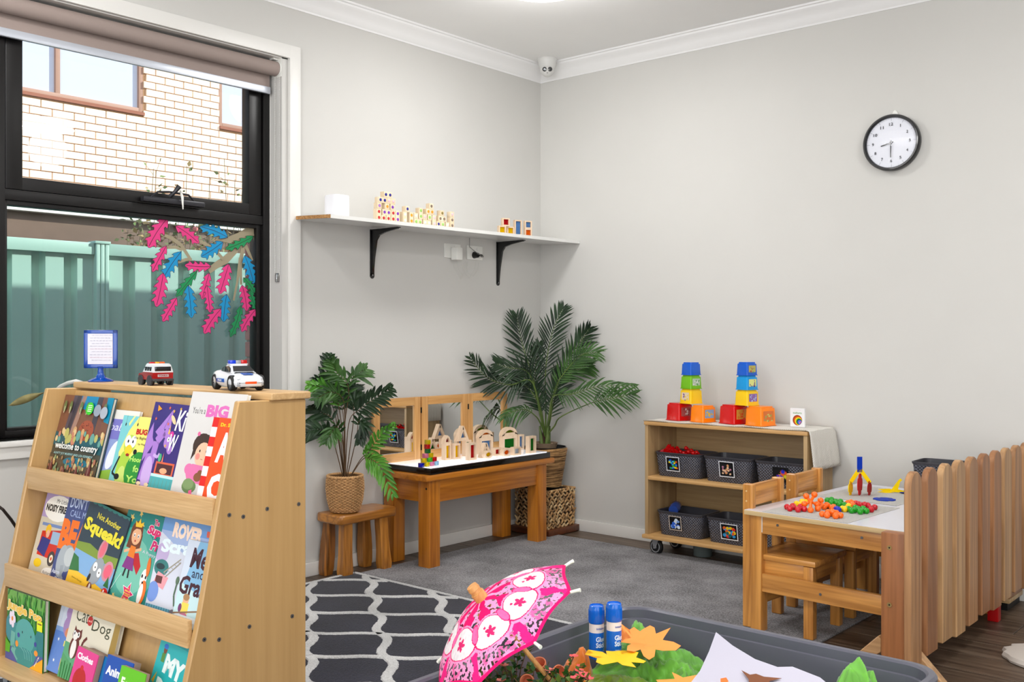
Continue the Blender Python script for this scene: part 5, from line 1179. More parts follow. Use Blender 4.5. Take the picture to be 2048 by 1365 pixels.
# ================================================================== light table corner
OAK = lambda a, k=0.: wood('bench_pine' + ('k' if k else ''), (.58, .31, .06), (.80, .50, .15), a, .9, .32, .8, .35, k)
bn = thing('wooden_bench', 'honey brown wooden bench table carrying the light panel', 'table', (.18, -.83, 0))
def bp_(name, x0, x1, y0, y1, z0, z1, ax, bev=.004): return bx(name, bn, x0 - .18, x1 - .18, y0 + .83, y1 + .83, z0, z1, OAK(ax), bev)
bp_('tabletop', .008, .357, -1.285, -.315, .424, .452, 1, .005)
for (x0, y0) in ((.262, -1.250), (.266, -.440), (.015, -1.25), (.015, -.445)): bp_('leg', x0, x0 + .075, y0, y0 + .075, .0, .424, 2, .005)
bp_('apron', .313, .333, -1.176, -.440, .315, .423, 1); bp_('apron', .017, .037, -1.176, -.446, .315, .423, 1)
bp_('apron', .089, .262, -1.236, -1.214, .315, .423, 0); bp_('apron', .089, .266, -.400, -.378, .315, .423, 0)
one(lambda b: b.cyl((.318 - .18, -1.2505 + .83, .385), (.318 - .18, -1.2495 + .83, .385), .006, M_dark, seg=12), 'bolt_hole', bn)
M_lblk = mat('panel_black', (.02, .02, .022), .15, coat=.6)
lpn = thing('light_panel', 'black framed glowing white light panel on the bench', 'light panel', (.183, -.795, .452))
def lp_(b):
    for a in ((-.163, .163, -.455, .455),): b.box(a[0], a[1], a[2], a[3], 0, .030, M_lblk, .002)
one(lp_, 'frame', lpn)
M_glow = mat('panel_glow', (.96, .97, 1), .12, emis=.8, coat=1)
one(lambda b: b.box(-.150, .150, -.442, .442, .0301, .0338, M_glow, .0005), 'glowing_top', lpn)
PZ = .452 + .0342
# three part mirror
mr_ = thing('folding_mirror', 'three panel mirror with pale wooden frames behind the blocks', 'mirror', (.045, -.86, PZ))
M_mf = lambda a: wood('mirror_frame', (.74, .52, .28), (.88, .69, .44), a, 1.2, .4, .45, .2)
M_mir = mat('mirror_silver', (.92, .93, .93), .015, metal=1)
ED = [-1.352, -1.030, -.686, -.357]
for i in range(3):
    ya, yb = ED[i] + .003 + .86, ED[i + 1] - .003 + .86; dx = (0.0, .006, .0)[i]
    ob = MB()
    ob.box(dx - .009, dx + .009, ya, ya + .042, 0, .318, M_mf(2), .0025); fr0 = ob.build('frame', mr_)
    bx('frame_rail', fr0, dx - .009, dx + .009, ya + .042, yb - .042, 0, .042, M_mf(1), .0025); bx('frame_rail', fr0, dx - .009, dx + .009, ya + .042, yb - .042, .276, .318, M_mf(1), .0025); bx('frame_rail', fr0, dx - .009, dx + .009, yb - .042, yb, 0, .318, M_mf(2), .0025)
    bx('mirror_glass', fr0, dx - .004, dx + .001, ya + .040, yb - .040, .040, .278, M_mir, 0, smooth=False)
    if i < 2:
        for z in (.06, .25): one(lambda b: b.cyl((dx + .010, yb + .003, z - .014), (dx + .010, yb + .003, z + .014), .004, M_bkt, seg=10), 'hinge', mr_)
# blocks on the light panel
def pb(pl, pr_, bot, xx): 
    a = at(720 + pl / 5.12, 770 + bot / 5.12, 0, xx); c = at(720 + pr_ / 5.12, 770 + bot / 5.12, 0, xx); return (a.y + c.y) / 2, c.y - a.y
def B(label, kind, col, pl, pr_, bot, top, xx, z0=None, h=None, rz=PI / 2, t=.026, k=None):
    y, w_ = pb(pl, pr_, bot, xx); 
    zz = PZ if z0 is None else z0
    if h is None: h = at(720 + pl / 5.12, 770 + top / 5.12, 0, xx).z - at(720 + pl / 5.12, 770 + bot / 5.12, 0, xx).z
    wblock(label, kind, col, (xx - t / 2, y, zz), w_, h, t, rz, k); return h
h1 = B('upright yellow window block at the left of the group, under a small arch', 'rect', 'yellow', 872, 935, 765, 600, .186)
B('small pointed pink window block on top of the left yellow block', 'gothic', 'pink', 866, 932, 600, 512, .186, z0=PZ + h1)
B('slim yellow window block second from the left', 'rect', 'yellow', 966, 1028, 750, 592, .198)
h2 = B('upright green window block under the tall triangle', 'rect', 'green', 1080, 1142, 738, 575, .150)
B('tall triangular window block with blue pane, highest of the group', 'tri', 'blue', 1000, 1118, 580, 428, .150, z0=PZ + h2)
B('dark red upright window block at the front', 'rect', 'red', 1120, 1196, 770, 592, .285)
h3 = B('wide blue window block under the amber half circle', 'rect', 'blue', 1226, 1364, 712, 548, .148, k=.017)
B('half circle window block with amber pane', 'half', 'amber', 1222, 1364, 550, 466, .148, z0=PZ + h3, k=.016)
B('triangular window block with green pane at the front', 'tri', 'green', 1240, 1352, 742, 592, .262)
B('round window block with yellow pane leaning in front of the triangle', 'circle', 'yellow', 1282, 1360, 755, 676, .300)
B('small red window block between the triangle and the orange ring', 'rect', 'red', 1380, 1448, 718, 640, .252)
h4 = B('wide green window block under the green half circle', 'rect', 'green', 1462, 1610, 700, 542, .165, k=.016)
B('half circle window block with olive green pane', 'half', 'lime', 1458, 1612, 542, 452, .165, z0=PZ + h4, k=.016)
B('small orange window block behind the orange ring', 'rect', 'orange', 1455, 1520, 715, 645, .268)
B('round window block with orange pane', 'circle', 'orange', 1468, 1546, 742, 662, .312)
B('tall pale blue window block beside the wide green one', 'rect', 'blue', 1626, 1682, 700, 545, .172)
B('small clear window block at the front right', 'rect', 'clear', 1578, 1650, 725, 642, .318)
B('green upright window block at the right end', 'rect', 'green', 1733, 1805, 715, 542, .318)
# little transparent cubes
CB = {'yellow': (.90, .82, .05), 'red': (.82, .08, .10), 'green': (.04, .50, .22), 'blue': (.06, .12, .72), 'pink': (.92, .55, .72), 'sky': (.62, .82, .94), 'lime': (.30, .80, .25)}
def cube(col, pl, lvl, label, xx=.300, sz=.0215):
    y, _ = pb(pl, pl + 40, 800, xx)
    t = tag(bx('acrylic_cube', None, -sz / 2, sz / 2, -sz / 2, sz / 2, 0, sz - .0003, mat('cube_' + col, CB[col], .06, coat=.6, trans=.6, spec=.7), .001), label, 'toy cube', 'small transparent cubes stacked on the light panel'); t.location = (xx - sz / 2, y + sz / 2, PZ + lvl * sz)
for c, p, l_, lb in (('blue', 606, 0, 'deep blue cube, left end of the bottom row'), ('yellow', 662, 0, 'yellow cube, second in the bottom row'), ('pink', 710, 0, 'pink cube, third in the bottom row'), ('sky', 756, 0, 'pale blue cube, right end of the bottom row'), ('yellow', 632, 1, 'yellow cube, left of the second row'), ('lime', 690, 1, 'green cube, middle of the second row'), ('red', 735, 1, 'red cube, right of the second row'),
                     ('pink', 648, 2, 'pink cube, left of the third row'), ('yellow', 700, 2, 'yellow cube, right of the third row'), ('green', 672, 3, 'dark green cube above the third row'), ('red', 668, 4, 'red cube, second from the top of the stack'), ('yellow', 672, 5, 'yellow cube on the very top of the stack')):
    cube(c, p, l_, 'transparent ' + lb)

# ---- stool
STW = lambda a: wood('stool_wood', (.50, .29, .08), (.78, .52, .21), a, .9, .3, .9, .4)
stl = thing('wooden_stool', 'rustic wooden stool beneath the small potted palm', 'stool', (.10, -1.49, 0))
def stop(b):
    pts = [(-.088, -.17), (-.05, -.178), (.06, -.180), (.086, -.172), (.094, -.155), (.090, .0), (.088, .165), (.07, .178), (-.06, .176), (-.088, .165)]
    b.prism(pts, .252, .294, STW(1), 'xy', bev=.006)
one(stop, 'seat', stl)
def sleg(x, y, dx, dy, knotty=False):
    b = MB(); w0, w1 = .024, .031; rows = []
    for f in (0, .12, .35, .6, .85, 1):
        z = .002 + .258 * f; w_ = (w1 * (1 - f) + w0 * f) * (.85 if f == 0 else 1) * (1 + .06 * math.sin(f * 7 + x * 30)); cx = x + dx * (1 - f); cy = y + dy * (1 - f)
        rows.append([(cx + w_ * a, cy + w_ * c, z) for a, c in ((-1, -.7), (-.7, -1), (.7, -1), (1, -.7), (1, .7), (.7, 1), (-.7, 1), (-1, .7))])
    b.grid(rows, wood('knotty_leg', (.16, .08, .03), (.70, .44, .17), 2, .7, .35, 1.6, .3, 0) if knotty else STW(2), True, True, True); b.build('leg', stl)
sleg(-.052, -.125, -.008, -.015, True); sleg(.052, -.115, .002, -.006); sleg(-.052, .085, -.006, .012); sleg(.052, .100, .006, .016)

# ---- woven basket pot
def weave(b, c, prof, n, rows_, m, amp=.0022):
    """stakes and wavy weavers: every second row goes the other side of the stakes"""
    z0, z1 = prof[0][1], prof[-1][1]
    def R(z):
        for (ra, za), (rb2, zb) in zip(prof, prof[1:]):
            if z <= zb: return ra + (rb2 - ra) * (z - za) / (zb - za)
        return prof[-1][0]
    hr = (z1 - z0) / rows_ / 2
    for k in range(rows_):
        z = z0 + (k + .5) * (z1 - z0) / rows_; N = n * 4; pts = []
        ring = [[], [], [], []]
        for i in range(N):
            t = 2 * PI * i / N; r = R(z) + amp * math.sin(t * n / 2 + PI * k)
            for j, (dr, dz) in enumerate(((hr * .9, 0), (0, hr * .95), (-hr * .9, 0), (0, -hr * .95))): ring[j].append((c[0] + (r + dr) * math.cos(t), c[1] + (r + dr) * math.sin(t), c[2] + z + dz))
        R4 = [[b.bm.verts.new(p) for p in q] for q in ring]
        for i in range(N):
            i2 = (i + 1) % N
            for j in range(4): b.face([R4[j][i], R4[j][i2], R4[(j + 1) % 4][i2], R4[(j + 1) % 4][i]], m)
M_wick = mat('wicker', (.80, .62, .42), .6, noise=.22, nscale=90)
pxy = at(690, 1000, 0, .104)
sp_ = thing('potted_palm', 'small artificial palm with glossy leaves in a round wicker pot on the stool', 'plant', (pxy.x, pxy.y, .2945))
b = MB(); weave(b, (0, 0, 0), [(.062, .004), (.070, .02), (.080, .06), (.086, .11), (.084, .150), (.080, .166)], 40, 25, M_wick, .0034); o = b.build('basket_weave', sp_); o['kind'] = 'stuff'
one(lambda b: b.lathe([(0, .001), (.060, .001), (.078, .06), (.083, .12), (.077, .165), (.073, .165), (.07, .13), (0, .13)], mat('pot_lining', (.45, .33, .2), .9, noise=.3, nscale=40), seg=40), 'pot', sp_)
def rope_ring(b, r, z, rad, m, n=46, c=(0, 0)):
    for i in range(n):
        t = 2 * PI * i / n; p = Vector((c[0] + r * math.cos(t), c[1] + r * math.sin(t), z)); b.sphere(p, rad, m, 7, 5, (1.0, 1.5, .9), M=Matrix.Rotation(t, 3, 'Z') @ Matrix.Rotation(.5, 3, 'X'))
one(lambda b: rope_ring(b, .081, .168, .0065, M_wick), 'rim', sp_)

def frond(parent, org, pts, mat_, n, L, width, ang=50, fold=.25, droop=.2, stem=.25, r0=.004, facing=None, tipk=.45, stemmat=None, seed=0, name='frond'):
    """pts: rachis in world space; leaflets start at fraction `stem`"""
    rnd = random.Random(seed)
    # smooth the path
    P = [Vector(p) for p in pts]
    def cr(t):
        m_ = len(P) - 1; i = min(int(t * m_), m_ - 1); f = t * m_ - i
        p0, p1, p2, p3 = P[max(i - 1, 0)], P[i], P[i + 1], P[min(i + 2, m_)]
        return .5 * ((2 * p1) + (p2 - p0) * f + (2 * p0 - 5 * p1 + 4 * p2 - p3) * f * f + (3 * p1 - p0 - 3 * p2 + p3) * f ** 3)
    K = 24; Q = [cr(i / K) - org for i in range(K + 1)]
    b = MB(); b.tube(Q, [r0 * (1 - .8 * i / K) for i in range(K + 1)], stemmat or mat_, 6)
    fc = Vector(facing) if facing else Vector((.62, -.72, .3)); fc.normalize()
    for i in range(n):
        f = stem + (1 - stem) * (i + .5) / n; p = cr(f) - org; d = (cr(min(1, f + .02)) - cr(max(0, f - .02))).normalized()
        s0 = d.cross(fc)
        if s0.length < .05: s0 = d.orthogonal()
        s0.normalize(); nn = s0.cross(d).normalized()
        g = (i + .5) / n; ll = L * (math.sin(PI * (.18 + .74 * g)) ** .8) * rnd.uniform(.88, 1.08) * (1 if g < .9 else .8)
        for sg in (-1, 1):
            a = math.radians(ang * (1 - tipk * g) + rnd.uniform(-6, 6)); dir_ = (d * math.cos(a) + s0 * sg * math.sin(a) + nn * fold).normalized(); w_ = width * (.75 + .25 * math.sin(PI * g))
            side_ = dir_.cross(nn).normalized(); up = side_.cross(dir_).normalized(); rows = []
            for k, (t, wk) in enumerate(((0, .25), (.22, .9), (.5, 1.), (.78, .7), (1, .04))):
                q = p + dir_ * (ll * t) + Vector((0, 0, -1)) * (droop * ll * t * t) + nn * (rnd.uniform(-.004, .004)); ww = w_ * wk
                rows.append([q - side_ * ww + up * ww * .35, q, q + side_ * ww + up * ww * .35])
            b.grid(rows, mat_)
        if i == n - 1:
            pass
    o = b.build(name, parent, recalc=False); return o
def leafmat(name, c1, c2, tr=.0):
    m, n, l, b = _new(name); v = obj_coord(n, l, (1, 1, 1)); t = n.new('ShaderNodeTexNoise'); t.inputs['Scale'].default_value = 14; l.new(v, t.inputs['Vector'])
    l.new(ramp(n, l, t.outputs[0], [(.3, c1), (.7, c2)]), b.inputs['Base Color']); b.inputs['Roughness'].default_value = .42; b.inputs['Specular IOR Level'].default_value = .45
    b.inputs['Subsurface Weight'].default_value = 0; return m
LG = leafmat('leaf_dark', (.07, .14, .09), (.15, .26, .14)); LM = leafmat('leaf_mid', (.13, .26, .10), (.26, .42, .17)); LL = leafmat('leaf_light', (.20, .45, .12), (.38, .62, .20)); LST = leafmat('palm_stem', (.22, .32, .12), (.42, .50, .25)); LBR = mat('stem_brown', (.38, .28, .18), .7)
PD = (Vector(sp_.location) - CAM).dot(_f)
def cl(p, mx=.03, my=-.03):
    p = Vector(p); p.x = max(p.x, mx); p.y = min(p.y, my); return p
def sfr(pp, m, n, L, w_, dd=0., **k):
    P = [sp_.location + Vector((0, 0, .12))]
    for i, (x, y) in enumerate(pp): P.append(cl(far(590 + x / 4.014, 690 + y / 4.014, PD + dd * (i + 1) / len(pp)), .025))
    k['stem'] = k['stem'] * .8; return frond(sp_, sp_.location, P, m, n + 2, L * 1.5, w_ * 1.1, stemmat=LBR, r0=.0026, **k)
S_ = [([(395, 700), (430, 350), (340, 230), (290, 130)], LM, 10, .062, .0075, -.05, .55), ([(400, 650), (450, 300), (500, 240), (560, 200)], LM, 9, .060, .0075, .05, .58), ([(430, 640), (520, 520), (640, 430), (775, 350)], LG, 11, .066, .0085, -.1, .50), ([(330, 600), (190, 350), (150, 80)], LG, 9, .065, .0095, .1, .55),
      ([(380, 700), (330, 430), (240, 350), (110, 320)], LL, 10, .058, .007, -.16, .50), ([(400, 620), (380, 430), (280, 380), (170, 440)], LM, 10, .060, .007, -.2, .50), ([(330, 850), (280, 720), (180, 680), (110, 700)], LG, 10, .060, .009, -.08, .42), ([(380, 780), (330, 660), (300, 700), (250, 780)], LM, 9, .055, .0085, -.16, .40), ([(490, 760), (510, 620), (545, 650), (520, 780)], LG, 9, .045, .008, -.04, .50),
      ([(520, 930), (590, 860), (680, 740), (800, 635)], LL, 11, .046, .0075, -.1, .42), ([(530, 935), (600, 915), (690, 990), (790, 1210)], LL, 11, .056, .0075, -.16, .42), ([(320, 640), (180, 540), (80, 480)], LG, 9, .068, .010, .02, .45), ([(340, 560), (200, 330), (60, 300)], LG, 9, .062, .010, .06, .52), ([(400, 560), (440, 400), (480, 330)], LG, 8, .058, .008, .08, .5), ([(390, 600), (360, 420), (390, 330)], LG, 9, .06, .008, 0, .5), ([(470, 600), (470, 470), (530, 430)], LG, 8, .055, .008, .02, .5)]
for i, (pp, m, n, L, w_, dd, st) in enumerate(S_): sfr(pp, m, n, L, w_, dd, stem=st, seed=i, fold=.12, droop=.25)

# ---- big palm, its baskets
bx0, by0 = .158, -.150
cube_b = thing('square_basket', 'square woven water hyacinth basket on a brown wooden base in the corner', 'basket', (bx0, -.150, 0))
M_hy = [mat('hyacinth_' + str(i), c, .65, noise=.25, nscale=60) for i, c in enumerate(((.76, .60, .40), (.66, .50, .32), (.82, .70, .52), (.56, .44, .30)))]
one(lambda b: b.box(-.142, .142, -.142, .135, 0.004, .040, wood('basket_base', (.20, .09, .04), (.40, .20, .09), 0, 1, .45, .6), .004), 'base', cube_b)
one(lambda b: b.box(-.112, .112, -.112, .112, .036, .245, mat('basket_core', (.22, .16, .10), .9), .006), 'core', cube_b)
def chunks(b):
    r = random.Random(9)
    for face in range(4):
        Mf = Matrix.Rotation(face * PI / 2, 4, 'Z')
        rows_, cols = 11, 13
        for i in range(rows_):
            for j in range(cols):
                x = -.116 + (j + .5 * (i % 2)) * .0185 + r.uniform(-.003, .003); z = .048 + i * .0192 + r.uniform(-.003, .003); a = math.radians(42 if (i + j) % 2 else -42) + r.uniform(-.35, .35)
                T = Mf @ Matrix.Translation((x, -.117 + r.uniform(-.003, .003), z)) @ Matrix.Rotation(a, 4, 'Y')
                b.sphere((0, 0, 0), .0098, r.choice(M_hy), 6, 5, (.62, .55, 1.65), M=T.to_3x3()); 
                n_ = len(b.bm.verts); b.bm.verts.ensure_lookup_table()
                for v in b.bm.verts[n_ - 36:]: v.co += T.translation
    # top rim
    for k in range(60):
        t = k / 60 * 4; s_ = int(t); f = t - s_; x = -.115 + .23 * f; T = Matrix.Rotation(s_ * PI / 2, 4, 'Z') @ Matrix.Translation((x, -.112, .250)); b.sphere(T.translation, .0095, r.choice(M_hy), 6, 5, (1.5, .9, .6), M=(Matrix.Rotation(s_ * PI / 2, 3, 'Z') @ Matrix.Rotation(.4, 3, 'Z')))
o = one(chunks, 'woven_strands', cube_b, recalc=False); o['kind'] = 'stuff'
bpot = thing('round_basket', 'tall round coiled straw basket standing on the square basket', 'basket', (bx0, by0, .2595))
def coil(b):
    r = random.Random(4); ms = [mat('straw_a', (.74, .58, .38), .65, noise=.25, nscale=50), mat('straw_b', (.62, .47, .30), .65, noise=.25, nscale=50), mat('straw_c', (.50, .37, .23), .7, noise=.25, nscale=50)]
    z = .006
    while z < .222:
        rr_ = .088 + (z / .222) * .036; h = .0048 + r.uniform(-.001, .001); N = 40; m = r.choice(ms); ph = r.uniform(0, 6); pts = []
        for i in range(N + 1):
            t = 2 * PI * i / N; k = rr_ + r.uniform(-.0015, .0015); pts.append((k * math.cos(t), k * math.sin(t), z + .0022 * math.sin(3 * t + ph)))
        b.tube(pts, h * .72, m, 5, cap=False); z += h * 1.25
o = one(coil, 'straw_coils', bpot); o['kind'] = 'stuff'
one(lambda b: b.lathe([(0, 0.001), (.084, 0.001), (.119, .222), (.121, .226), (.117, .226), (.112, .19), (0, .19)], mat('black_liner', (.03, .035, .05), .25, coat=.4), seg=48), 'liner', bpot)
pp_ = thing('tall_palm', 'tall artificial palm with dark arching fronds in a round straw basket', 'plant', (bx0, by0, .4510))
one(lambda b: b.lathe([(0, 0), (.055, 0), (.070, .052), (.072, .056), (.066, .056), (.062, .046), (0, .044)], mat('inner_pot', (.52, .44, .36), .7, noise=.08), seg=36), 'inner_pot', pp_)
def stones(b):
    r = random.Random(1)
    for i in range(40): a = r.uniform(0, 6.3); k = r.uniform(0, .056); b.sphere((k * math.cos(a), k * math.sin(a), .046), .007, mat('pot_stone', (.70, .60, .50), .8), 6, 4, (1.2, .9, .6))
o = one(stones, 'gravel', pp_); o['kind'] = 'stuff'
def trunk(b):
    for i, (dx, dy, m) in enumerate(((-.01, 0, mat('husk_brown', (.20, .10, .07), .8)), (.022, -.008, LST), (.012, .016, LST), (-.022, -.012, LST))):
        b.tube([(dx * .7, dy, .04), (dx, dy, .09), (dx * 1.3, dy * 1.3, .15 if i else .13)], [.013, .011, .005], m, 9)
one(trunk, 'trunk', pp_)
BD = (Vector((bx0, by0, 0)) - CAM).dot(_f)
def bfr(pp, m, n, L, w_, dd=0., **k):
    P = [Vector((bx0 + .005 * random.uniform(-1, 1), by0, .54))]
    for i, (x, y) in enumerate(pp): P.append(cl(far(900 + x / 4.549, 600 + y / 4.549, BD + dd * (i + 1) / len(pp)), .05, -.045))
    return frond(pp_, pp_.location, P, m, n, L * 1.45, w_, stemmat=LST, r0=.0055, **k)
B_ = [([(872, 1000), (870, 640), (930, 300), (1030, 70)], LG, 24, .10, .0055, -.02, .45, .1), ([(830, 1050), (770, 760), (660, 410), (605, 140)], LG, 24, .115, .006, -.05, .40, .08), ([(820, 1050), (740, 740), (540, 775), (300, 700), (55, 520)], LG, 26, .105, .006, -.25, .38, .12), ([(830, 1050), (760, 760), (680, 640), (540, 620), (420, 580)], LG, 20, .10, .0055, -.2, .45, .1),
      ([(900, 1050), (950, 760), (1080, 540), (1220, 370), (1340, 260)], LG, 24, .095, .0055, -.02, .42, .12), ([(905, 1050), (960, 800), (1060, 640), (1200, 500), (1350, 480)], LM, 22, .10, .0055, -.18, .42, .15), ([(900, 1060), (940, 880), (1110, 860), (1350, 790), (1680, 780)], LM, 22, .085, .0055, -.3, .45, .3), ([(950, 1150), (1010, 1065), (1270, 945), (1450, 900), (1680, 860)], LM, 16, .10, .0058, -.35, .62, .18),
      ([(820, 1120), (780, 1060), (690, 1000), (570, 1020), (495, 1075)], LM, 15, .075, .0055, -.2, .48, .6), ([(915, 1080), (935, 900), (980, 780), (1010, 640)], LG, 20, .095, .006, -.06, .25, .15), ([(840, 1060), (800, 930), (710, 800), (600, 730)], LG, 20, .095, .006, -.1, .30, .15), ([(835, 1020), (790, 800), (780, 560), (810, 400)], LG, 20, .075, .0055, .0, .45, .1), ([(930, 1000), (1000, 760), (1150, 640), (1330, 590)], LM, 18, .09, .0055, -.05, .5, .2)]
for i, (pp, m, n, L, w_, dd, st, dr) in enumerate(B_): bfr(pp, m, n, L, w_, dd, stem=st, droop=dr, seed=40 + i, fold=.06, ang=48, tipk=.55)
# ================================================================== rugs
def pile(name, c1, c2, sc_=260):
    m, n, l, b = _new(name); v = obj_coord(n, l, (1, 1, 1), False)
    t = n.new('ShaderNodeTexNoise'); t.inputs['Scale'].default_value = sc_; t.inputs['Detail'].default_value = 4; l.new(v, t.inputs['Vector'])
    t2 = n.new('ShaderNodeTexNoise'); t2.inputs['Scale'].default_value = 5; l.new(v, t2.inputs['Vector'])
    ad = n.new('ShaderNodeMath'); ad.operation = 'MULTIPLY_ADD'; ad.inputs[1].default_value = .35; l.new(t2.outputs[0], ad.inputs[0]); ml = n.new('ShaderNodeMath'); ml.operation = 'MULTIPLY'; ml.inputs[1].default_value = .65; l.new(t.outputs[0], ml.inputs[0]); l.new(ml.outputs[0], ad.inputs[2])
    l.new(ramp(n, l, ad.outputs[0], [(.34, c1), (.64, c2)]), b.inputs['Base Color']); b.inputs['Roughness'].default_value = .95; b.inputs['Specular IOR Level'].default_value = .1; b.inputs['Sheen Weight'].default_value = .15
    bump(n, l, b, t.outputs[0], .9, .004); MATS[name] = m; return m
M_grey = pile('carpet_grey', (.27, .265, .275), (.64, .635, .65), 150); M_ink = pile('rug_charcoal', (.09, .095, .13), (.19, .195, .25), 180); M_cream = pile('rug_white', (.66, .66, .66), (.88, .88, .88))
gr = tag(one(lambda b: b.box(.150, 2.225, -3.2, -.205, 0, .008, M_grey, .003), 'grey_carpet'), 'plain grey carpet square on the floor before the bench', 'carpet')
rx0, rx1, ry0, ry1 = .140, 1.72, -3.75, -1.540
rug = thing('patterned_rug', 'charcoal rug with white wavy trellis lines beside the bookshelf', 'rug', (0, 0, .0085))
one(lambda b: b.box(rx0, rx1, ry0, ry1, 0, .009, M_ink, .003), 'pile', rug)
def fluffy(b, pts, w_, z=.0095, seed=0):
    z += (seed % 7) * .00035; r = random.Random(seed); n = len(pts); rows = [[], [], [], []]
    for i, p in enumerate(pts):
        a = pts[max(i - 1, 0)]; c = pts[min(i + 1, n - 1)]; dx, dy = c[0] - a[0], c[1] - a[1]; L = math.hypot(dx, dy) or 1; nx, ny = -dy / L, dx / L; wl = w_ / 2 + r.uniform(-.0018, .0018); wr = w_ / 2 + r.uniform(-.0018, .0018)
        rows[0].append((p[0] + nx * wl, p[1] + ny * wl, z - .002)); rows[1].append((p[0] + nx * wl * .8, p[1] + ny * wl * .8, z + .002)); rows[2].append((p[0] - nx * wr * .8, p[1] - ny * wr * .8, z + .002)); rows[3].append((p[0] - nx * wr, p[1] - ny * wr, z - .002))
    b.grid(rows, M_cream)
def trellis(b):
    N0 = Vector((.548, -1.785)); A = Vector((.2165, -.169)); Bv = Vector((.2165, .164)); inx = (rx0 + .028, rx1 - .028, ry0 + .028, ry1 - .028)
    sd = 0
    def clipd(P):
        out = []; cur = []
        for q in P:
            if inx[0] <= q[0] <= inx[1] and inx[2] <= q[1] <= inx[3]: cur.append(q)
            else:
                if len(cur) > 1: out.append(cur)
                cur = []
        if len(cur) > 1: out.append(cur)
        return out
    for i in range(-12, 14):
        for j in range(-12, 14):
            n0 = N0 + A * i + Bv * j
            for D_, sg in ((A, 1), (Bv, -1)):
                L = D_.length; u = D_ / L; pr = Vector((-u.y, u.x)) * sg; P = []
                K = int(L / .006)
                for k in range(K + 1):
                    f = k / K; q = n0 + D_ * f + pr * ((.016 if sg > 0 else .008) * math.sin(2 * PI * f)); P.append((q.x, q.y))
                for c in clipd(P): fluffy(b, c, .037 if sg > 0 else .028, seed=sd); sd += 1
    # border line
    def ln(p, q):
        K = int(math.dist(p, q) / .006); fluffy(b, [(p[0] + (q[0] - p[0]) * k / K, p[1] + (q[1] - p[1]) * k / K) for k in range(K + 1)], .020, seed=99)
    a0, a1, c0, c1 = rx0 + .022, rx1 - .022, ry0 + .022, ry1 - .022
    ln((a0, c1), (a1, c1)); ln((a0, c0), (a1, c0)); ln((a0, c0), (a0, c1)); ln((a1, c0), (a1, c1))
o = one(trellis, 'trellis_lines', rug, recalc=False); o['kind'] = 'stuff'
# ================================================================== low cabinet with baskets
BIR = lambda a, s=.7: wood('birch', (.62, .50, .34), (.78, .66, .48), a, s, .45, .5, .1); BIE = wood('birch_edge', (.74, .56, .34), (.86, .69, .46), 0, 1, .4, .4, .2)
cx0, cx1, cyf, ct, cb = .925, 1.803, -.300, .684, .108
cab = thing('open_cabinet', 'low birch cabinet on casters holding grey plastic baskets by the far wall', 'cabinet', ((cx0 + cx1) / 2, -.155, 0))
ox = (cx0 + cx1) / 2
def cbx(name, x0, x1, y0, y1, z0, z1, m, bev=.002): return bx(name, cab, x0 - ox, x1 - ox, y0 + .155, y1 + .155, z0, z1, m, bev)
cbx('side_panel', cx0 + .004, cx0 + .022, cyf + .002, -.018, cb, .662, BIR(2)); cbx('side_panel', cx1 - .022, cx1 - .004, cyf + .002, -.018, cb, .662, BIR(2))
cbx('top', cx0, cx1, cyf - .004, -.016, .662, .682, BIE, .006); cbx('shelf_board', cx0 + .022, cx1 - .022, cyf - .001, -.024, .385, .405, BIE, .006)
cbx('base_board', cx0 - .008, cx1 + .008, cyf - .012, -.016, .086, .108, BIE, .008); cbx('back_panel', cx0 + .022, cx1 - .022, -.024, -.018, .108, .662, BIR(0))
for x in (.965, 1.765):
    for y in (-.245, -.062): caster(cab, x - ox, y + .155, .040, .087, math.radians(-8))
# grey plastic baskets with pressed weave
def bin_mat():
    m, n, l, b = _new('basket_plastic'); tc = n.new('ShaderNodeTexCoord'); sx = n.new('ShaderNodeSeparateXYZ'); l.new(tc.outputs['Object'], sx.inputs[0])
    def math_(op, a, b_=None, val=None):
        q = n.new('ShaderNodeMath'); q.operation = op; l.new(a, q.inputs[0])
        if b_ is not None: l.new(b_, q.inputs[1])
        if val is not None: q.inputs[1].default_value = val
        return q.outputs[0]
    u = math_('ADD', sx.outputs[0], sx.outputs[1]); su = math_('SINE', math_('MULTIPLY', u, val=420)); sz = math_('SINE', math_('MULTIPLY', sx.outputs[2], val=460)); pr = math_('MULTIPLY', su, sz)
    b.inputs['Base Color'].default_value = (*lin((.29, .29, .32)), 1); b.inputs['Roughness'].default_value = .38
    c = ramp(n, l, pr, [(.15, (.37, .38, .43)), (.6, (.16, .165, .19))]); l.new(c, b.inputs['Base Color']); bump(n, l, b, pr, .8, .004); MATS['basket_plastic'] = m; return m
M_bin = bin_mat(); M_binr = mat('basket_rim', (.24, .24, .265), .35)
def rrect(w, d, r, n=5):
    P = []
    for cx, cy, a0 in ((w / 2 - r, d / 2 - r, 0), (-w / 2 + r, d / 2 - r, 90), (-w / 2 + r, -d / 2 + r, 180), (w / 2 - r, -d / 2 + r, 270)):
        for i in range(n + 1): a = math.radians(a0 + 90 * i / n); P.append((cx + r * math.cos(a), cy + r * math.sin(a)))
    return P
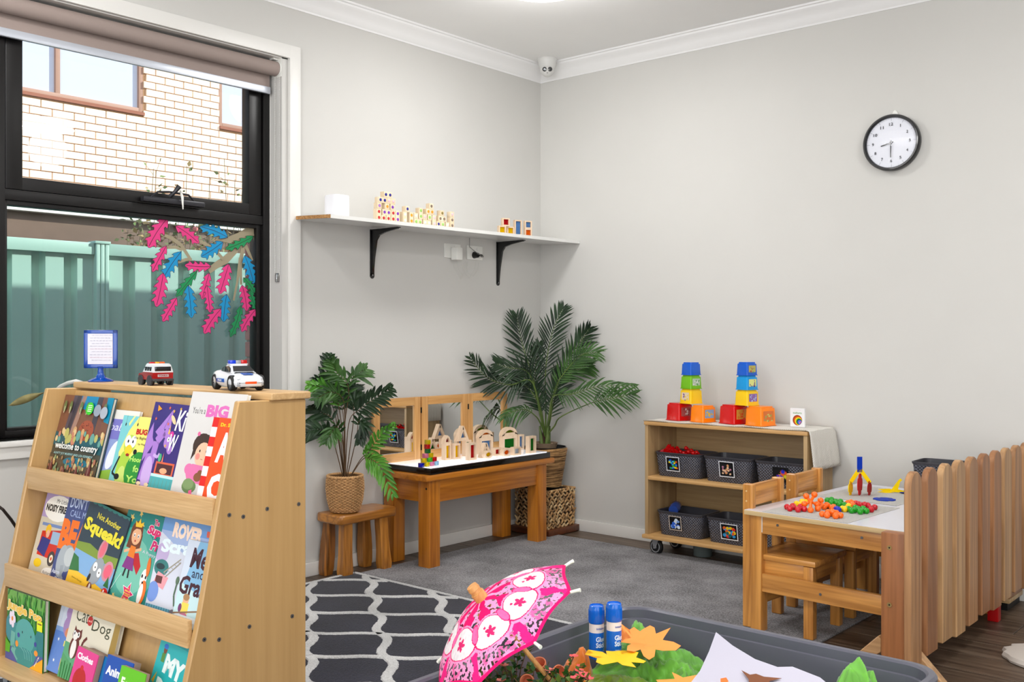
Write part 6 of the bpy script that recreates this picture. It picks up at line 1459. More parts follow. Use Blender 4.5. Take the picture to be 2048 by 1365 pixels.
def make_bin(label, loc, w=.268, d=.20, h=.122, group='grey baskets in the low cabinet', rz=0):
    t = thing('storage_basket', label, 'basket', loc, rz, group)
    def f(b):
        prof_ = [(.86, 0), (.88, .003), (.965, h - .012), (.985, h - .010), (1.0, h - .006), (1.0, h), (.955, h), (.945, h - .01), (.845, .006)]
        rows = [[(x * k, y * k, z) for x, y in rrect(w, d, .028)] for k, z in prof_]
        R = b.grid(rows[:3], M_bin, True, True); b.grid(rows[2:], M_binr, True, False, True)
    one(f, 'basket_body', t, weld=.0001, ang=40)
    return t
def photo_card(parent, x, z, w_, h_, y, border, fn_, tilt=0):
    d = Draw(w_, h_, vmat('photo_print', .25), eps=.00004); d.bg(border); k = .0045; d.rect(k, w_ - k, k, h_ - k, (.05, .05, .06)); fn_(d, w_, h_); o = d.build('photo_card', parent); o.location = (x, y, z); o.rotation_euler = (math.radians(9), tilt, 0); return o
rc = random.Random(8)
def ph_blobs(cols, n=16, r=.008, kind='e'):
    def f(d, w, h):
        for i in range(n):
            x = rc.uniform(.2, .8) * w; z = rc.uniform(.2, .75) * h; c = rc.choice(cols)
            if kind == 'f': d.star(x, z, r * 1.2, c, 8, .5); d.ell(x, z, r * .5, r * .5, c, n=8)
            elif kind == 'q': d.rect(x - r * .8, x + r * .8, z - r * .6, z + r * .6, c)
            else: d.ell(x, z, r, r * rc.uniform(.7, 1.2), c, rc.uniform(0, 90), n=9)
    return f
zU, zL = .4055, .1085
b1 = make_bin('grey basket full of red connectors, left on the upper shelf', (1.093, -.165, zU)); photo_card(b1, -.055, .030, .078, .075, -.1005, (.86, .87, .90), ph_blobs([(.95, .85, .1), (.1, .35, .8), (.15, .65, .2), (.2, .65, .85), (.85, .35, .12)], 22, .007, 'q'))
b2 = make_bin('grey basket with a white bordered photo, middle of the upper shelf', (1.372, -.165, zU)); photo_card(b2, -.035, .028, .082, .078, -.1005, (.90, .91, .94), lambda d, w, h: (d.rect(w * .14, w * .82, h * .22, h * .82, (.10, .10, .11)), ph_blobs([(.85, .6, .4), (.75, .5, .6), (.9, .75, .6)], 16, .006)(d, w, h)))
b3 = make_bin('grey basket with a photo of orange flower shapes, right on the upper shelf', (1.648, -.165, zU)); photo_card(b3, -.030, .030, .080, .072, -.1005, (.07, .07, .08), ph_blobs([(.92, .35, .1), (.92, .35, .1), (.85, .82, .15), (.15, .2, .8)], 12, .011, 'f'))
b4 = make_bin('grey basket with a blue jar inside, left on the lower shelf', (1.105, -.165, zL)); photo_card(b4, -.050, .032, .072, .074, -.1005, (.75, .70, .66), ph_blobs([(.15, .35, .8), (.5, .65, .9), (.85, .9, .97), (.2, .4, .85)], 14, .009))
b5 = make_bin('grey basket with a photo of mixed coloured shapes, second on the lower shelf', (1.388, -.165, zL)); photo_card(b5, -.042, .024, .092, .080, -.1005, (.90, .90, .92), ph_blobs([(.85, .15, .15), (.1, .4, .75), (.95, .8, .1), (.1, .4, .4), (.9, .4, .15), (.2, .6, .85)], 26, .009))
b6 = make_bin('grey basket mostly hidden behind the near chair on the lower shelf', (1.660, -.165, zL))
# red pieces in the first basket
M_rp = mat('connector_red', (.78, .03, .05), .25, coat=.3)
rr2 = random.Random(6); WH = {(510, 105): 'highest', (575, 135): 'second highest', (640, 160): 'rightmost', (600, 165): 'second from the right', (540, 150): 'middle front', (480, 165): 'left of middle', (440, 150): 'leftmost', (500, 165): 'low centre back'}
def inb(px, py, y): return at(1290 + px / 6.206, 880 + py / 6.206, 1, y)
for px, py, y in ((510, 105, -.16), (575, 135, -.17), (640, 160, -.175), (600, 165, -.2), (540, 150, -.2), (480, 165, -.21), (440, 150, -.2), (500, 165, -.17)):
    q = inb(px, py, y); b = MB(); b.sphere((0, 0, 0), .0105, M_rp, 12, 8); b.cyl((0, 0, -.012), (0, 0, -.05), .003, M_rp, seg=6); b.cyl((0, 0, -.0), (.015, .004, -.004), .004, M_rp, seg=6)
    o = tag(b.build('popper_bead'), WH[(px, py)] + ' round red popper bead heaped in the upper left basket', 'toy', 'red popper beads in the upper left basket'); o.location = q
for px, py, y, a, w_ in ((330, 90, -.19, .6, .03), (390, 110, -.15, -.5, .03), (290, 130, -.2, .3, .026), (360, 140, -.22, -.2, .032), (225, 140, -.2, .9, .02)):
    q = inb(px, py + 30, y); b = MB(); b.box(-w_, w_, -.004, .004, -.014, .014, M_rp if px > 230 else mat('connector_pink', (.82, .25, .30), .3), .002)
    for s in (-.6, 0, .6): b.box(w_ * s - .004, w_ * s + .004, -.0065, .0065, -.004, .018, M_rp if px > 230 else MATS['connector_pink'], .001)
    o = tag(b.build('plastic_connector'), {330: 'upright red notched plastic piece in the upper left basket', 390: 'red notched plastic piece leaning right in the upper left basket', 290: 'red notched plastic piece at the front of the upper left basket', 360: 'red notched plastic piece lowest in the upper left basket', 225: 'pink plastic piece at the left rim of the upper left basket'}[px], 'toy'); o.location = q; o.rotation_euler = (.4, a, a)
# filler under the beads so they rest on something
fl2 = tag(bx('loose_pieces', None, -.105, .105, -.07, .07, 0, .098, M_rp, .006), 'red plastic pieces filling the upper left basket', 'toys'); fl2['kind'] = 'stuff'; fl2.location = (1.093, -.165, zU + .008)
# blue jar lying in basket four
jr = thing('blue_jar', 'translucent blue jar lying on its side in the lower left basket', 'jar', (0, 0, 0)); q = inb(375, 845, -.16); jr.location = q
def jar(b):
    b.lathe([(0, -.034), (.024, -.034), (.0275, -.028), (.0275, .022), (.024, .030), (.024, .040), (0, .040)], mat('jar_blue', (.20, .32, .66), .12, coat=.6), seg=26, M=Matrix.Rotation(math.radians(100), 4, 'X') @ Matrix.Rotation(.3, 4, 'Y'))
one(jar, 'jar_body', jr)
one(lambda b: b.lathe([(.014, -.0352), (.019, -.0352), (.019, -.036), (.014, -.036)], mat('jar_ring', (.55, .65, .85), .2), seg=22, M=Matrix.Rotation(math.radians(100), 4, 'X') @ Matrix.Rotation(.3, 4, 'Y')), 'jar_base_ring', jr)
sup = tag(bx('packed_cloth', None, -.06, .06, -.05, .05, 0, .085, mat('cloth_navy', (.08, .10, .18), .9), .02), 'dark cloth under the blue jar in the lower left basket', 'cloth'); sup.location = (1.105, -.165, zL + .008)
# grey can under the cabinet
gc = at(1395, 1100, 2, 0)
cn = thing('grey_tub', 'small grey lidded tub on the floor under the cabinet', 'tub', (1.16, -.12, 0))
one(lambda b: b.lathe([(0, 0), (.045, 0), (.047, .004), (.048, .058), (0, .058)], mat('tub_grey', (.42, .47, .47), .4), seg=32), 'tub_body', cn); one(lambda b: b.lathe([(0, .058), (.052, .058), (.052, .070), (0, .070)], mat('tub_lid', (.36, .41, .41), .4), seg=32), 'lid', cn)

# cloth runner over the cabinet
def cloth_mat():
    m, n, l, b = _new('cotton_net'); v = obj_coord(n, l, (1, 1, 1), False, (math.radians(0), 0, math.radians(0))); sx = n.new('ShaderNodeSeparateXYZ'); l.new(v, sx.inputs[0])
    def mt(op, a, val=None, b_=None):
        q = n.new('ShaderNodeMath'); q.operation = op; l.new(a, q.inputs[0])
        if val is not None: q.inputs[1].default_value = val
        if b_ is not None: l.new(b_, q.inputs[1])
        return q.outputs[0]
    a = mt('ADD', mt('ADD', sx.outputs[0], b_=sx.outputs[1]), b_=sx.outputs[2]); c = mt('SUBTRACT', mt('ADD', sx.outputs[0], b_=sx.outputs[1]), b_=sx.outputs[2])
    p = mt('MULTIPLY', mt('SINE', mt('MULTIPLY', sx.outputs[1], 620)), b_=mt('SINE', mt('MULTIPLY', mt('ADD', sx.outputs[0], b_=sx.outputs[2]), 700)))
    l.new(ramp(n, l, p, [(.3, (.90, .89, .86)), (.8, (.76, .73, .69))]), b.inputs['Base Color']); b.inputs['Roughness'].default_value = .9; bump(n, l, b, p, .4, .002); MATS['cotton_net'] = m; return m
M_net = cloth_mat()
rn = thing('cloth_runner', 'off white woven cloth runner lying over the cabinet and hanging at its right end', 'cloth', (ox, -.15, .682))
def runner(b):
    rows = []; r = random.Random(5)
    xs = [-.447, -.444] + [cx0 - ox + .01 + i * (cx1 - cx0) / 40 for i in range(40)] + [cx1 - ox + .0, cx1 - ox + .010, cx1 - ox + .014]
    prof_ = []
    for z in (-.11, -.08, -.05, -.02): prof_.append((cx0 - ox - .010, z))
    prof_.append((cx0 - ox - .006, .001)); 
    for i in range(41): prof_.append((cx0 - ox + .004 + i * (cx1 - cx0 - .006) / 40, .0030))
    prof_.append((cx1 - ox + .006, .001))
    for i in range(9): prof_.append((cx1 - ox + .012 + .0022 * i, -.02 - i * .0195))
    for x, z in prof_:
        row = []
        for j in range(19):
            f = j / 18; y = -.150 + f * (.270 if z > 0 else .283 + 0); drop = max(0, -z)
            if x < 0 and drop: y = .0 + f * .135
            wob = .006 * math.sin(j * .95) * min(1, drop * 8); zz = z
            row.append((x + abs(wob), y, zz + (0.0008 * math.sin(x * 60 + j) if z > 0 else 0)))
        rows.append(row)
    b.grid(rows, M_net)
o = one(runner, 'cloth', rn, recalc=False); md = o.modifiers.new('s', 'SOLIDIFY'); md.thickness = .0014; md.offset = 1
def fringe(b):
    m = mat('crochet_edge', (.70, .65, .57), .9)
    for i in range(190): x = cx0 - ox + i * (cx1 - cx0) / 190; b.sphere((x, -.152 + .0015 * math.sin(i * .22), .0035 - .002 * (i % 2) + .002 * math.sin(i * .11)), .0026, m, 5, 4)
o = one(fringe, 'crochet_edge', rn); o['kind'] = 'stuff'

# stacking cups
CT = .6868
CC = {'red': (.80, .02, .04), 'orange': (1., .53, .02), 'yellow': (.98, .80, .02), 'green': (.45, .74, .04), 'blue': (.02, .36, .80), 'sky': (.02, .60, .87)}
def cup(col, x, y, z, s, label, rz=math.radians(-16), art='q', side='x'):
    t = thing('stacking_cup', label, 'toy cup', (x, y, z), rz, 'plastic stacking cups on the cabinet'); m = mat('cup_' + col, CC[col], .28, coat=.25); h = s * .84
    def f(b):
        prof_ = [(1.06, 0), (1.06, .0035), (.99, .0035), (.93, h - .006), (.90, h - .003), (.80, h - .002), (.80, h + .003), (.77, h + .005)]
        b.grid([[(px * k, py * k, zz) for px, py in rrect(s, s, s * .07, 3)] for k, zz in prof_], m, True, True, True)
    one(f, 'cup_body', t, ang=40)
    if art:
        w_ = s * .66; d = Draw(w_, w_ * .88, vmat('cup_sticker', .3)); c1, c2, c3 = art; d.bg(c1); r = random.Random(col + str(x))
        for i in range(9): d.ell(r.uniform(.15, .85) * w_, r.uniform(.15, .75) * w_, w_ * r.uniform(.05, .13), w_ * r.uniform(.04, .1), c2 if i % 2 else c3, r.uniform(0, 90), n=9)
        o = d.build('sticker', t)
        if side == 'x': o.rotation_euler = (0, 0, PI / 2); o.location = (s * .487, -w_ / 2, h * .12)
        else: o.location = (-w_ / 2, -s * .487, h * .12)
    return h + .0055
RED2 = ((.80, .30, .25), (.75, .1, .1), (.55, .25, .25))
h1 = cup('red', 1.055, -.17, CT, .098, 'red cup at the left end, under the left tower', art=((.62, .30, .30), (.8, .75, .75), (.5, .2, .2)))
cup('orange', 1.203, -.19, CT, .092, 'orange cup right of it under the left tower', art=((.55, .66, .80), (.93, .75, .2), (.93, .75, .2)))
z2 = CT + h1
a = cup('yellow', 1.127, -.178, z2, .082, 'yellow cup with a purple picture in the left tower', art=((.90, .82, .70), (.45, .30, .65), (.92, .80, .2)), side='y'); c_ = cup('green', 1.127, -.178, z2 + a, .076, 'lime green cup in the left tower', art=((.72, .80, .72), (.3, .6, .3), (.9, .9, .9))); cup('blue', 1.127, -.178, z2 + a + c_, .070, 'blue cup on top of the left tower', art=None)
h2 = cup('red', 1.363, -.17, CT, .104, 'red cup with an orange picture under the right tower', art=((.80, .60, .25), (.85, .25, .12), (.80, .45, .15)))
cup('orange', 1.512, -.185, CT, .104, 'orange cup at the right end, under the right tower', art=((.85, .45, .2), (.80, .75, .4), (.65, .6, .3)))
z2 = CT + h2
a = cup('yellow', 1.437, -.178, z2, .083, 'yellow cup with a lilac picture in the right tower', art=((.55, .40, .68), (.65, .75, .9), (.65, .75, .9))); c_ = cup('sky', 1.437, -.178, z2 + a, .076, 'sky blue cup in the right tower', art=((.88, .90, .55), (.35, .2, .5), (.35, .2, .5))); cup('blue', 1.437, -.178, z2 + a + c_, .071, 'blue cup with a red picture on top of the right tower', art=((.75, .70, .35), (.75, .2, .25), (.35, .55, .4)))
cbk = thing('board_book', 'small white board book reading colors with a rainbow circle standing on the cabinet', 'book', (1.648, -.150, CT), math.radians(-4))
bx('cover', cbk, 0, .074, 0, .012, 0, .088, mat('book_white', (.90, .90, .91), .35), .003)
def cdraw():
    w, h = .074, .088; d = Draw(w, h); d.bg((.92, .92, .93)); d.text('my first book of', w * .22, h * .875, w * .5, h * .03, (.85, .5, .5)); d.text('colors', w * .19, h * .70, w * .60, h * .11, (.35, .62, .28), .02)
    for k, (c, r) in enumerate((((.62, .24, .08), 1), ((.85, .35, .08), .86), ((.96, .82, .1), .74), ((.25, .65, .2), .62), ((.05, .12, .1), .52), ((.25, .45, .85), .44), ((.45, .35, .75), .34), ((.85, .5, .75), .24), ((.10, .08, .08), .15), ((1, 1, 1), .07))): d.ell(w * (.50 + .28 * (1 - r)), h * (.36 - .17 * (1 - r)), w * .33 * r, w * .33 * r, c, n=26)
    d.build('cover_print', cbk, y=-.0002)
cdraw()

# grey basket on something behind the pickets, further right by the wall
bb_ = make_bin('grey basket on the low unit behind the picket panel', (2.36, -.13, .4405), .262, .18, .135, group=None)
# ================================================================== children's table, chairs
PIN = lambda a, kn=.5: wood('pine_furniture', (.62, .38, .14), (.87, .62, .31), a, .9, .33, .9, .3, 0)
PINK_ = lambda a: wood('pine_knotty', (.61, .38, .15), (.86, .61, .31), a, .8, .33, 1.3, .3, 1)
TZ = .460
TA = at(1488, 1019.7, 2, TZ); TR = math.radians(-3.6)
tb = thing('childrens_table', "pine children's table with white laminate top beside the chairs", 'table', (TA.x, TA.y, 0), TR)
TW, TD = .615, .945
def tbx(name, x0, x1, y0, y1, z0, z1, m, bev=.003): return bx(name, tb, x0, x1, y0, y1, z0, z1, m, bev)
tbx('tabletop', 0, TW, 0, TD, TZ - .018, TZ - .0012, wood('top_edge', (.74, .62, .43), (.87, .77, .58), 0, 1, .4, .4, .1), .001)
tbx('laminate', .001, TW - .001, .001, TD - .001, TZ - .0012, TZ, mat('laminate_white', (.86, .86, .90), .22, coat=.2), 0)
for x in (.018, TW - .063):
    for y in (.016, TD - .06): tbx('leg', x, x + .046, y, y + .046, .0, TZ - .018, PIN(2), .004)
for y in (.020, TD - .04): tbx('apron', .064, TW - .063, y, y + .020, TZ - .085, TZ - .018, PINK_(0), .002)
for x in (.022, TW - .042): tbx('apron', x, x + .02, .062, TD - .06, TZ - .085, TZ - .018, PIN(1), .002)
for y in (.020, TD - .04): tbx('rail', .064, TW - .063, y, y + .020, .158, .226, PINK_(0), .002)
tbx('rail', .024, .042, .062, TD - .06, .10, .155, PIN(1), .002)
for x, z in ((.13, TZ - .045), (TW - .16, TZ - .045), (.30, .190)): one(lambda b: b.cyl((x, .0195, z), (x, .0175, z), .005, M_screw, seg=12), 'screw', tb)
o = tbx('tape_strip', .055, .067, .0185, .0195, TZ - .080, TZ - .020, mat('tape', (.85, .84, .82), .6), 0); o.rotation_euler = (0, 0, 0)
# net placemats
def net():
    m, n, l, b = _new('net_mat'); v = obj_coord(n, l, (420, 420, 1), False); t = n.new('ShaderNodeTexVoronoi'); t.inputs['Scale'].default_value = 1; t.inputs['Randomness'].default_value = .25; l.new(v, t.inputs['Vector'])
    l.new(ramp(n, l, t.outputs['Distance'], [(.2, (.36, .36, .35)), (.55, (.86, .85, .83))]), b.inputs['Base Color']); b.inputs['Roughness'].default_value = .8; bump(n, l, b, t.outputs['Distance'], .4, .001); MATS['net_mat'] = m; return m
M_mat = net()
MTB = Matrix.Translation((TA.x, TA.y, 0)) @ Matrix.Rotation(TR, 4, 'Z')
for i, (p, lb) in enumerate((((.075, .004), 'grey woven placemat under the popper beads, nearer the front edge'), ((.045, .475), 'grey woven placemat under the plastic discs, further back'))):
    o = tag(bx('placemat', None, 0, .335, 0, .43 if i == 0 else .40, 0, .0012, M_mat, 0, smooth=False), lb, 'placemat', 'woven placemats on the white table'); o.location = MTB @ Vector((p[0], p[1], TZ + .0003)); o.rotation_euler = (0, 0, TR)
# popper beads
def P3(px, py, up=0.): return at(1540 + px / 7.314, 960 + py / 7.314, 2, TZ + .0015 + up)
BC = {'crimson': (.78, .03, .12), 'orange': (1., .42, .02), 'green': (.08, .60, .08), 'yellow': (1., .80, .02), 'blue': (.03, .12, .70)}
def star_bead(col, balls, label):
    """one popper piece: balls on stubs joined in a hub"""
    c = sum((b_ for b_ in balls), Vector()) / len(balls); t = thing('popper_bead', label, 'toy', c, group='popper beads on the placemat'); m = mat('bead_' + col, BC[col], .22, coat=.4)
    b = MB()
    for q in balls: b.sphere(q - c, .0116, m, 14, 10)
    b.build('knobs', t)
    b = MB()
    for q in balls: b.cyl((q - c) * .8, (0, 0, 0), .0055, m, seg=8)
    b.sphere((0, 0, 0), .0085, m, 10, 7); b.build('hub', t)
def ground(px, py): return P3(px, py + 38, 0) + Vector((0, 0, .0098))
BL = [('crimson', [(250, 400), (335, 385), (290, 425)], 'crimson popper piece, left end of the chain'), ('crimson', [(345, 405), (410, 440), (445, 395), (500, 430)], 'crimson popper piece, second from the left'), ('yellow', [(390, 352), (470, 320), (540, 310), (430, 365)], 'yellow popper piece behind the crimson ones'),
      ('orange', [(530, 235), (650, 212), (505, 355), (595, 445), (690, 360)], 'orange popper piece standing up highest in the pile'), ('orange', [(740, 300), (790, 400), (700, 425), (830, 370)], 'orange popper piece right of the standing one'), ('orange', [(910, 415), (850, 385), (930, 400)], 'orange popper piece before the green chain'),
      ('orange', [(765, 505), (835, 525), (850, 480), (895, 500)], 'orange popper piece at the front, left half'), ('orange', [(960, 535), (1030, 525), (970, 490), (915, 475)], 'orange popper piece at the front, right half'), ('green', [(840, 300), (900, 290), (900, 335), (965, 320)], 'green popper piece, left of the upper green chain'),
      ('green', [(1020, 355), (1090, 370), (1030, 320), (980, 340)], 'green popper piece, right of the upper green chain'), ('green', [(1150, 430), (1195, 455), (1250, 410), (1230, 450)], 'green popper piece, left of the lower green chain'), ('green', [(1320, 470), (1410, 460), (1290, 430), (1365, 425)], 'green popper piece, right of the lower green chain'),
      ('orange', [(1140, 340), (1185, 330), (1210, 370), (1250, 345)], 'orange popper piece behind the two green chains'), ('crimson', [(1300, 360), (1345, 375), (1265, 350)], 'crimson popper piece, left of the right chain'), ('crimson', [(1430, 375), (1530, 405), (1480, 440), (1385, 365)], 'crimson popper piece at the right end'),
      ('blue', [(1000, 440), (975, 430)], 'blue popper piece peeping out behind the orange ones'), ('yellow', [(1090, 435), (1150, 385), (1060, 425)], 'yellow popper piece among the green ones')]
for c_, bl, lb in BL:
    Q = []
    base_y = max(y for _, y in bl)
    for (x, y) in bl:
        lift = 0 if base_y - y < 40 else (base_y - y - 30) / 7.314 / (FPX / 3.6)
        g = ground(x, y + (lift * (FPX / 3.6) * 7.314)); g.z += lift; Q.append(g)
    star_bead(c_, Q, lb)
# plastic discs standing up and lying
def Q3(px, py, up=0.): return at(1440 + px / 2.814, 880 + py / 2.814, 2, TZ + .0015 + up)
def disc(b, M, r, m, t=.0022, n=28, slots=True):
    pts = []
    for i in range(n):
        a = 2 * PI * i / n; k = r * (.80 if i % 7 == 3 else 1); pts.append((k * math.cos(a), k * math.sin(a)))
    b.prism(pts, -t / 2, t / 2, m, 'xz', M=M)
    for i in range(6 * slots):
        a = 2 * PI * i / 6; x, z = r * .52 * math.cos(a), r * .52 * math.sin(a); b.box(x - r * .1, x + r * .1, -t / 2 - .0004, t / 2 + .0004, z - r * .05, z + r * .05, mat('slot_dark', (.35, .33, .30), .7), 0, M=M)
PL = {'blue': (.03, .20, .66), 'red': (.80, .08, .08), 'yellow': (.98, .84, .02), 'darkred': (.62, .05, .08)}
cn0 = Q3(790, 312); bd = thing('disc_figure', 'standing figure of yellow, red and blue plastic slot discs on the back placemat', 'toy', cn0)
def pm(c): return mat('slotdisc_' + c, PL[c], .55, spec=.15)
rzv = YAW + math.radians(68)
RZ_ = lambda a: Matrix.Rotation(a, 4, 'Z')
s2 = lambda dx, dz: (_r * dx + Vector((0, 0, dz)))
kpx = 1 / 2.814 / (FPX / 4.0)
def dpart(px, py, r, col, rz, sq=1.):
    v = s2((px - 790) * kpx, (312 - py) * kpx); b = MB(); disc(b, slots=False, M=Matrix.Translation(v) @ RZ_(YAW + rz - math.radians(13)) @ Matrix.Diagonal((sq, 1, 1, 1)), r=r, m=pm(col)); b.build('slot_disc', bd, smooth=False)
dpart(733, 272, 43 * kpx, 'yellow', math.radians(68)); dpart(787, 250, 64 * kpx, 'red', math.radians(72)); dpart(843, 272, 43 * kpx, 'darkred', math.radians(68))
def bars(b, a, c, w_, m):
    A_, C_ = s2((a[0] - 790) * kpx, (312 - a[1]) * kpx), s2((c[0] - 790) * kpx, (312 - c[1]) * kpx); d = (C_ - A_); L = d.length; d.normalize(); side_ = d.cross(_f).normalized() * w_ / 2; t = _f * .0011
    V = [A_ - side_ - t, A_ + side_ - t, C_ + side_ - t, C_ - side_ - t]; V2 = [v + t * 2 for v in V]; b.poly(V, m); b.poly(V2[::-1], m)
    for i in range(4): j = (i + 1) % 4; b.poly([V[j], V[i], V2[i], V2[j]], m)
for a, c, w_, col in (((735, 235), (783, 165), 22 * kpx, 'yellow'), ((845, 240), (790, 165), 22 * kpx, 'yellow'), ((786, 180), (786, 90), 30 * kpx, 'blue')): one(lambda b: bars(b, a, c, w_, pm(col)), 'slot_bar', bd, smooth=False)
bl_ = Q3(925, 338); o = MB(); disc(o, Matrix.Rotation(PI / 2, 4, 'X'), .043, pm('blue')); o = tag(o.build('slot_disc', smooth=False), 'round blue slotted disc lying flat on the placemat', 'toy disc'); o.location = bl_ + Vector((0, 0, .002))
yb = Q3(960, 300); yf = thing('disc_figure', 'yellow winged figure with blue base by the picket panel', 'toy', yb)
def yfig(b):
    m = pm('yellow')
    for pts, y in (([(-.055, .004), (-.02, .010), (.02, .004), (-.01, -.001)], 0), ([(-.05, .014), (.0, .016), (.035, .006), (-.02, .004)], .012), ([(.0, .006), (.034, .052), (.044, .060), (.050, .052), (.042, .046), (.030, .006)], .004), ([(.02, .018), (.075, .004), (.07, -.001), (.01, .004)], .0)):
        Mz = RZ_(YAW); b.prism(pts, y, y + .002, m, 'xz', M=Mz)
one(yfig, 'yellow_pieces', yf, smooth=False)
def yf2(b): disc(b, RZ_(YAW) @ Matrix.Translation((.07, -.01, .004)) @ Matrix.Rotation(PI / 2 - .1, 4, 'X'), .034, pm('blue'))
one(yf2, 'slot_disc', yf, smooth=False)

# chairs
def chair(label, x, y, rz=0.):
    t = thing('childrens_chair', label, 'chair', (x, y, .0), rz, "wooden children's chairs at the white table")
    L = .042
    for yy in (-.135, .135 - .03):   # back posts (at -x)
        b = MB(); b.box(-.145, -.103, yy, yy + .030, .008, .552, PIN(2), .006, seg=3); p = b.build('back_post', t)
        for z in (.525, .487): one(lambda b: b.cyl((-.128, yy - .0004, z), (-.128, yy - .001, z), .0035, mat('wood_plug', (.88, .74, .52), .5), seg=10), 'plug', p)
    for yy in (-.135, .135 - .034): bx('leg', t, .100, .138, yy, yy + .034, .008, .272, PIN(2), .004)
    bx('seat', t, -.101, .150, -.142, .142, .274, .296, PIN(0), .007)
    bx('seat_rail', t, -.103, .100, -.131, -.115, .215, .273, PIN(0), .003); bx('seat_rail', t, -.103, .100, .115, .131, .215, .273, PIN(0), .003); bx('seat_rail', t, .110, .126, -.101, .101, .215, .273, PIN(1), .003)
    bx('backrest', t, -.134, -.116, -.105, .105, .465, .548, PINK_(1), .005)
    bx('stretcher', t, -.134, -.116, -.105, .105, .335, .385, PIN(1), .004)
    return t
chair('small pine chair tucked under the table, nearer the camera', 2.062, -.995); chair('small pine chair tucked under the table, nearer the wall', 2.062, -.625)
# blue boot-like toy and pale leg glimpsed under the table
bt = thing('blue_toy', 'blue upright plastic toy glimpsed under the table', 'toy', (2.30, -.245, 0)); bx('toy_body', bt, -.04, .012, -.02, .02, 0, .28, mat('toy_blue', (.02, .22, .72), .35), .006); bx('grey_face', bt, .012, .04, -.021, .02, .08, .27, mat('toy_grey', (.55, .6, .68), .35), .006)

# ---- picket divider
CED = [lambda a, c=c: wood('picket_' + str(c), *(((.50, .33, .20), (.71, .53, .36)), ((.57, .41, .26), (.76, .60, .42)), ((.46, .29, .17), (.66, .46, .30)))[c], a, .7, .5, .9, .08) for c in range(3)]
pf = thing('picket_divider', 'free standing divider of round topped cedar pickets at the right', 'fence panel', (2.645, -.6, 0))
py_ = [-1.452, -1.314, -1.160, -1.016, -.874, -.723, -.574, -.429, -.290, -.136, .0]
edges_ = [(-1.455, -1.325), (-1.300, -1.168), (-1.145, -1.022), (-.998, -.882), (-.856, -.732), (-.706, -.584), (-.560, -.440), (-.415, -.300), (-.275, -.150), (-.125, -.010)]
offs = [0, 0, .0, .0, .0, 0, 0, 0, 0, 0, 0]
YS = [-1.390, -1.238, -1.088, -.945, -.800, -.650, -.502, -.360, -.214, -.070]
for i, yc in enumerate(YS):
    w_ = .100; hb = .078 + .012 * ((i * 7) % 3) / 2; ht = .690 - .0018 * i
    y0, y1 = yc - w_ / 2, yc + w_ / 2; pts = [(y0, hb), (y1, hb), (y1, ht - .045)] + [(yc + w_ / 2 * math.cos(PI * k / 12), ht - .045 + .045 * math.sin(PI * k / 12)) for k in range(1, 12)] + [(y0, ht - .045)]
    b = MB(); b.prism([(a + .6, z) for a, z in pts], -.010, .012, CED[(i * 5 + i // 3) % 3](2), 'yz', bev=.003); b.build('picket', pf)
bx('back_rail', pf, -.034, -.0105, -.74, .56, .35, .41, CED[0](1), .003); bx('back_rail', pf, -.034, -.0105, -.74, .56, .14, .20, CED[0](1), .003)
# end post with splayed feet
PO = (2.528, -1.345)
bx('post', pf, PO[0] - 2.645, PO[0] - 2.645 + .075, PO[1] + .6, PO[1] + .6 + .045, .0, .478, wood('cedar_red', (.46, .27, .14), (.68, .44, .26), 2, .7, .45, .9, .1), .004)
for z in (.43, .245): one(lambda b: (b.cyl((PO[0] - 2.645 + .028, PO[1] + .6 + .0, z), (PO[0] - 2.645 + .028, PO[1] + .6 - .002, z), .008, mat('brass', (.80, .68, .45), .25, .9), seg=14), b.cyl((PO[0] - 2.645 + .028, PO[1] + .6 - .002, z), (PO[0] - 2.645 + .028, PO[1] + .6 - .0025, z), .003, M_dark, seg=6)), 'screw', pf)
def brace(b, sg):
    x0 = PO[0] - 2.645 + (.075 if sg > 0 else 0); yb0 = PO[1] + .6
    b.prism([(x0, .125), (x0, .085), (x0 + sg * .10, 0.0), (x0 + sg * .145, .0), (x0 + sg * .012, .135)], yb0 + .004, yb0 + .040, CED[1](0), 'xz', bev=.003)
for s in (-1, 1): one(lambda b: brace(b, s), 'brace', pf)
bx('post', pf, PO[0] - 2.645, PO[0] - 2.645 + .06, .50, .545, .0, .478, CED[0](2), .004)

# things beyond the divider
rl_ = tag(bx('red_leg', None, -.02, .02, -.02, .02, 0, .44, mat('painted_red', (.70, .02, .04), .3, coat=.3), .003), 'short red painted post on the floor behind the pickets', 'post'); rl_.location = (2.614, -.392, 0)
wc = thing('white_foot_mat', 'pale fabric pad on the floor at the right edge', 'pad', (2.90, -.80, 0))
def padf(b):
    rows = [[(.14 * k * math.cos(2 * PI * i / 30) * (1 + .06 * math.sin(3 * i)), .14 * k * math.sin(2 * PI * i / 30), z) for i in range(30)] for k, z in ((1, .002), (1.02, .010), (.98, .022), (.8, .030), (.4, .032))]
    b.grid(rows, mat('pad_fabric', (.80, .77, .74), .95, bumps=.3), True, True, True)
one(padf, 'cushion', wc)
ws2 = thing('wooden_shelf_unit', 'low wooden shelf unit with dark base against the wall behind the pickets', 'shelf', (2.40, -.12, 0))
bx('base', ws2, -.22, .215, -.09, .09, .0, .030, mat('plinth_black', (.03, .03, .03), .5), 0); bx('base_board', ws2, -.24, .225, -.10, .10, .031, .050, BIR(0), .003)
for x in (-.24, .205): bx('side_panel', ws2, x, x + .02, -.10, .10, .05, .42, CED[2](2), .003)
bx('top', ws2, -.24, .225, -.10, .10, .42, .44, BIR(0), .003); bx('back_panel', ws2, -.22, .205, .09, .10, .05, .42, BIR(0), .001)
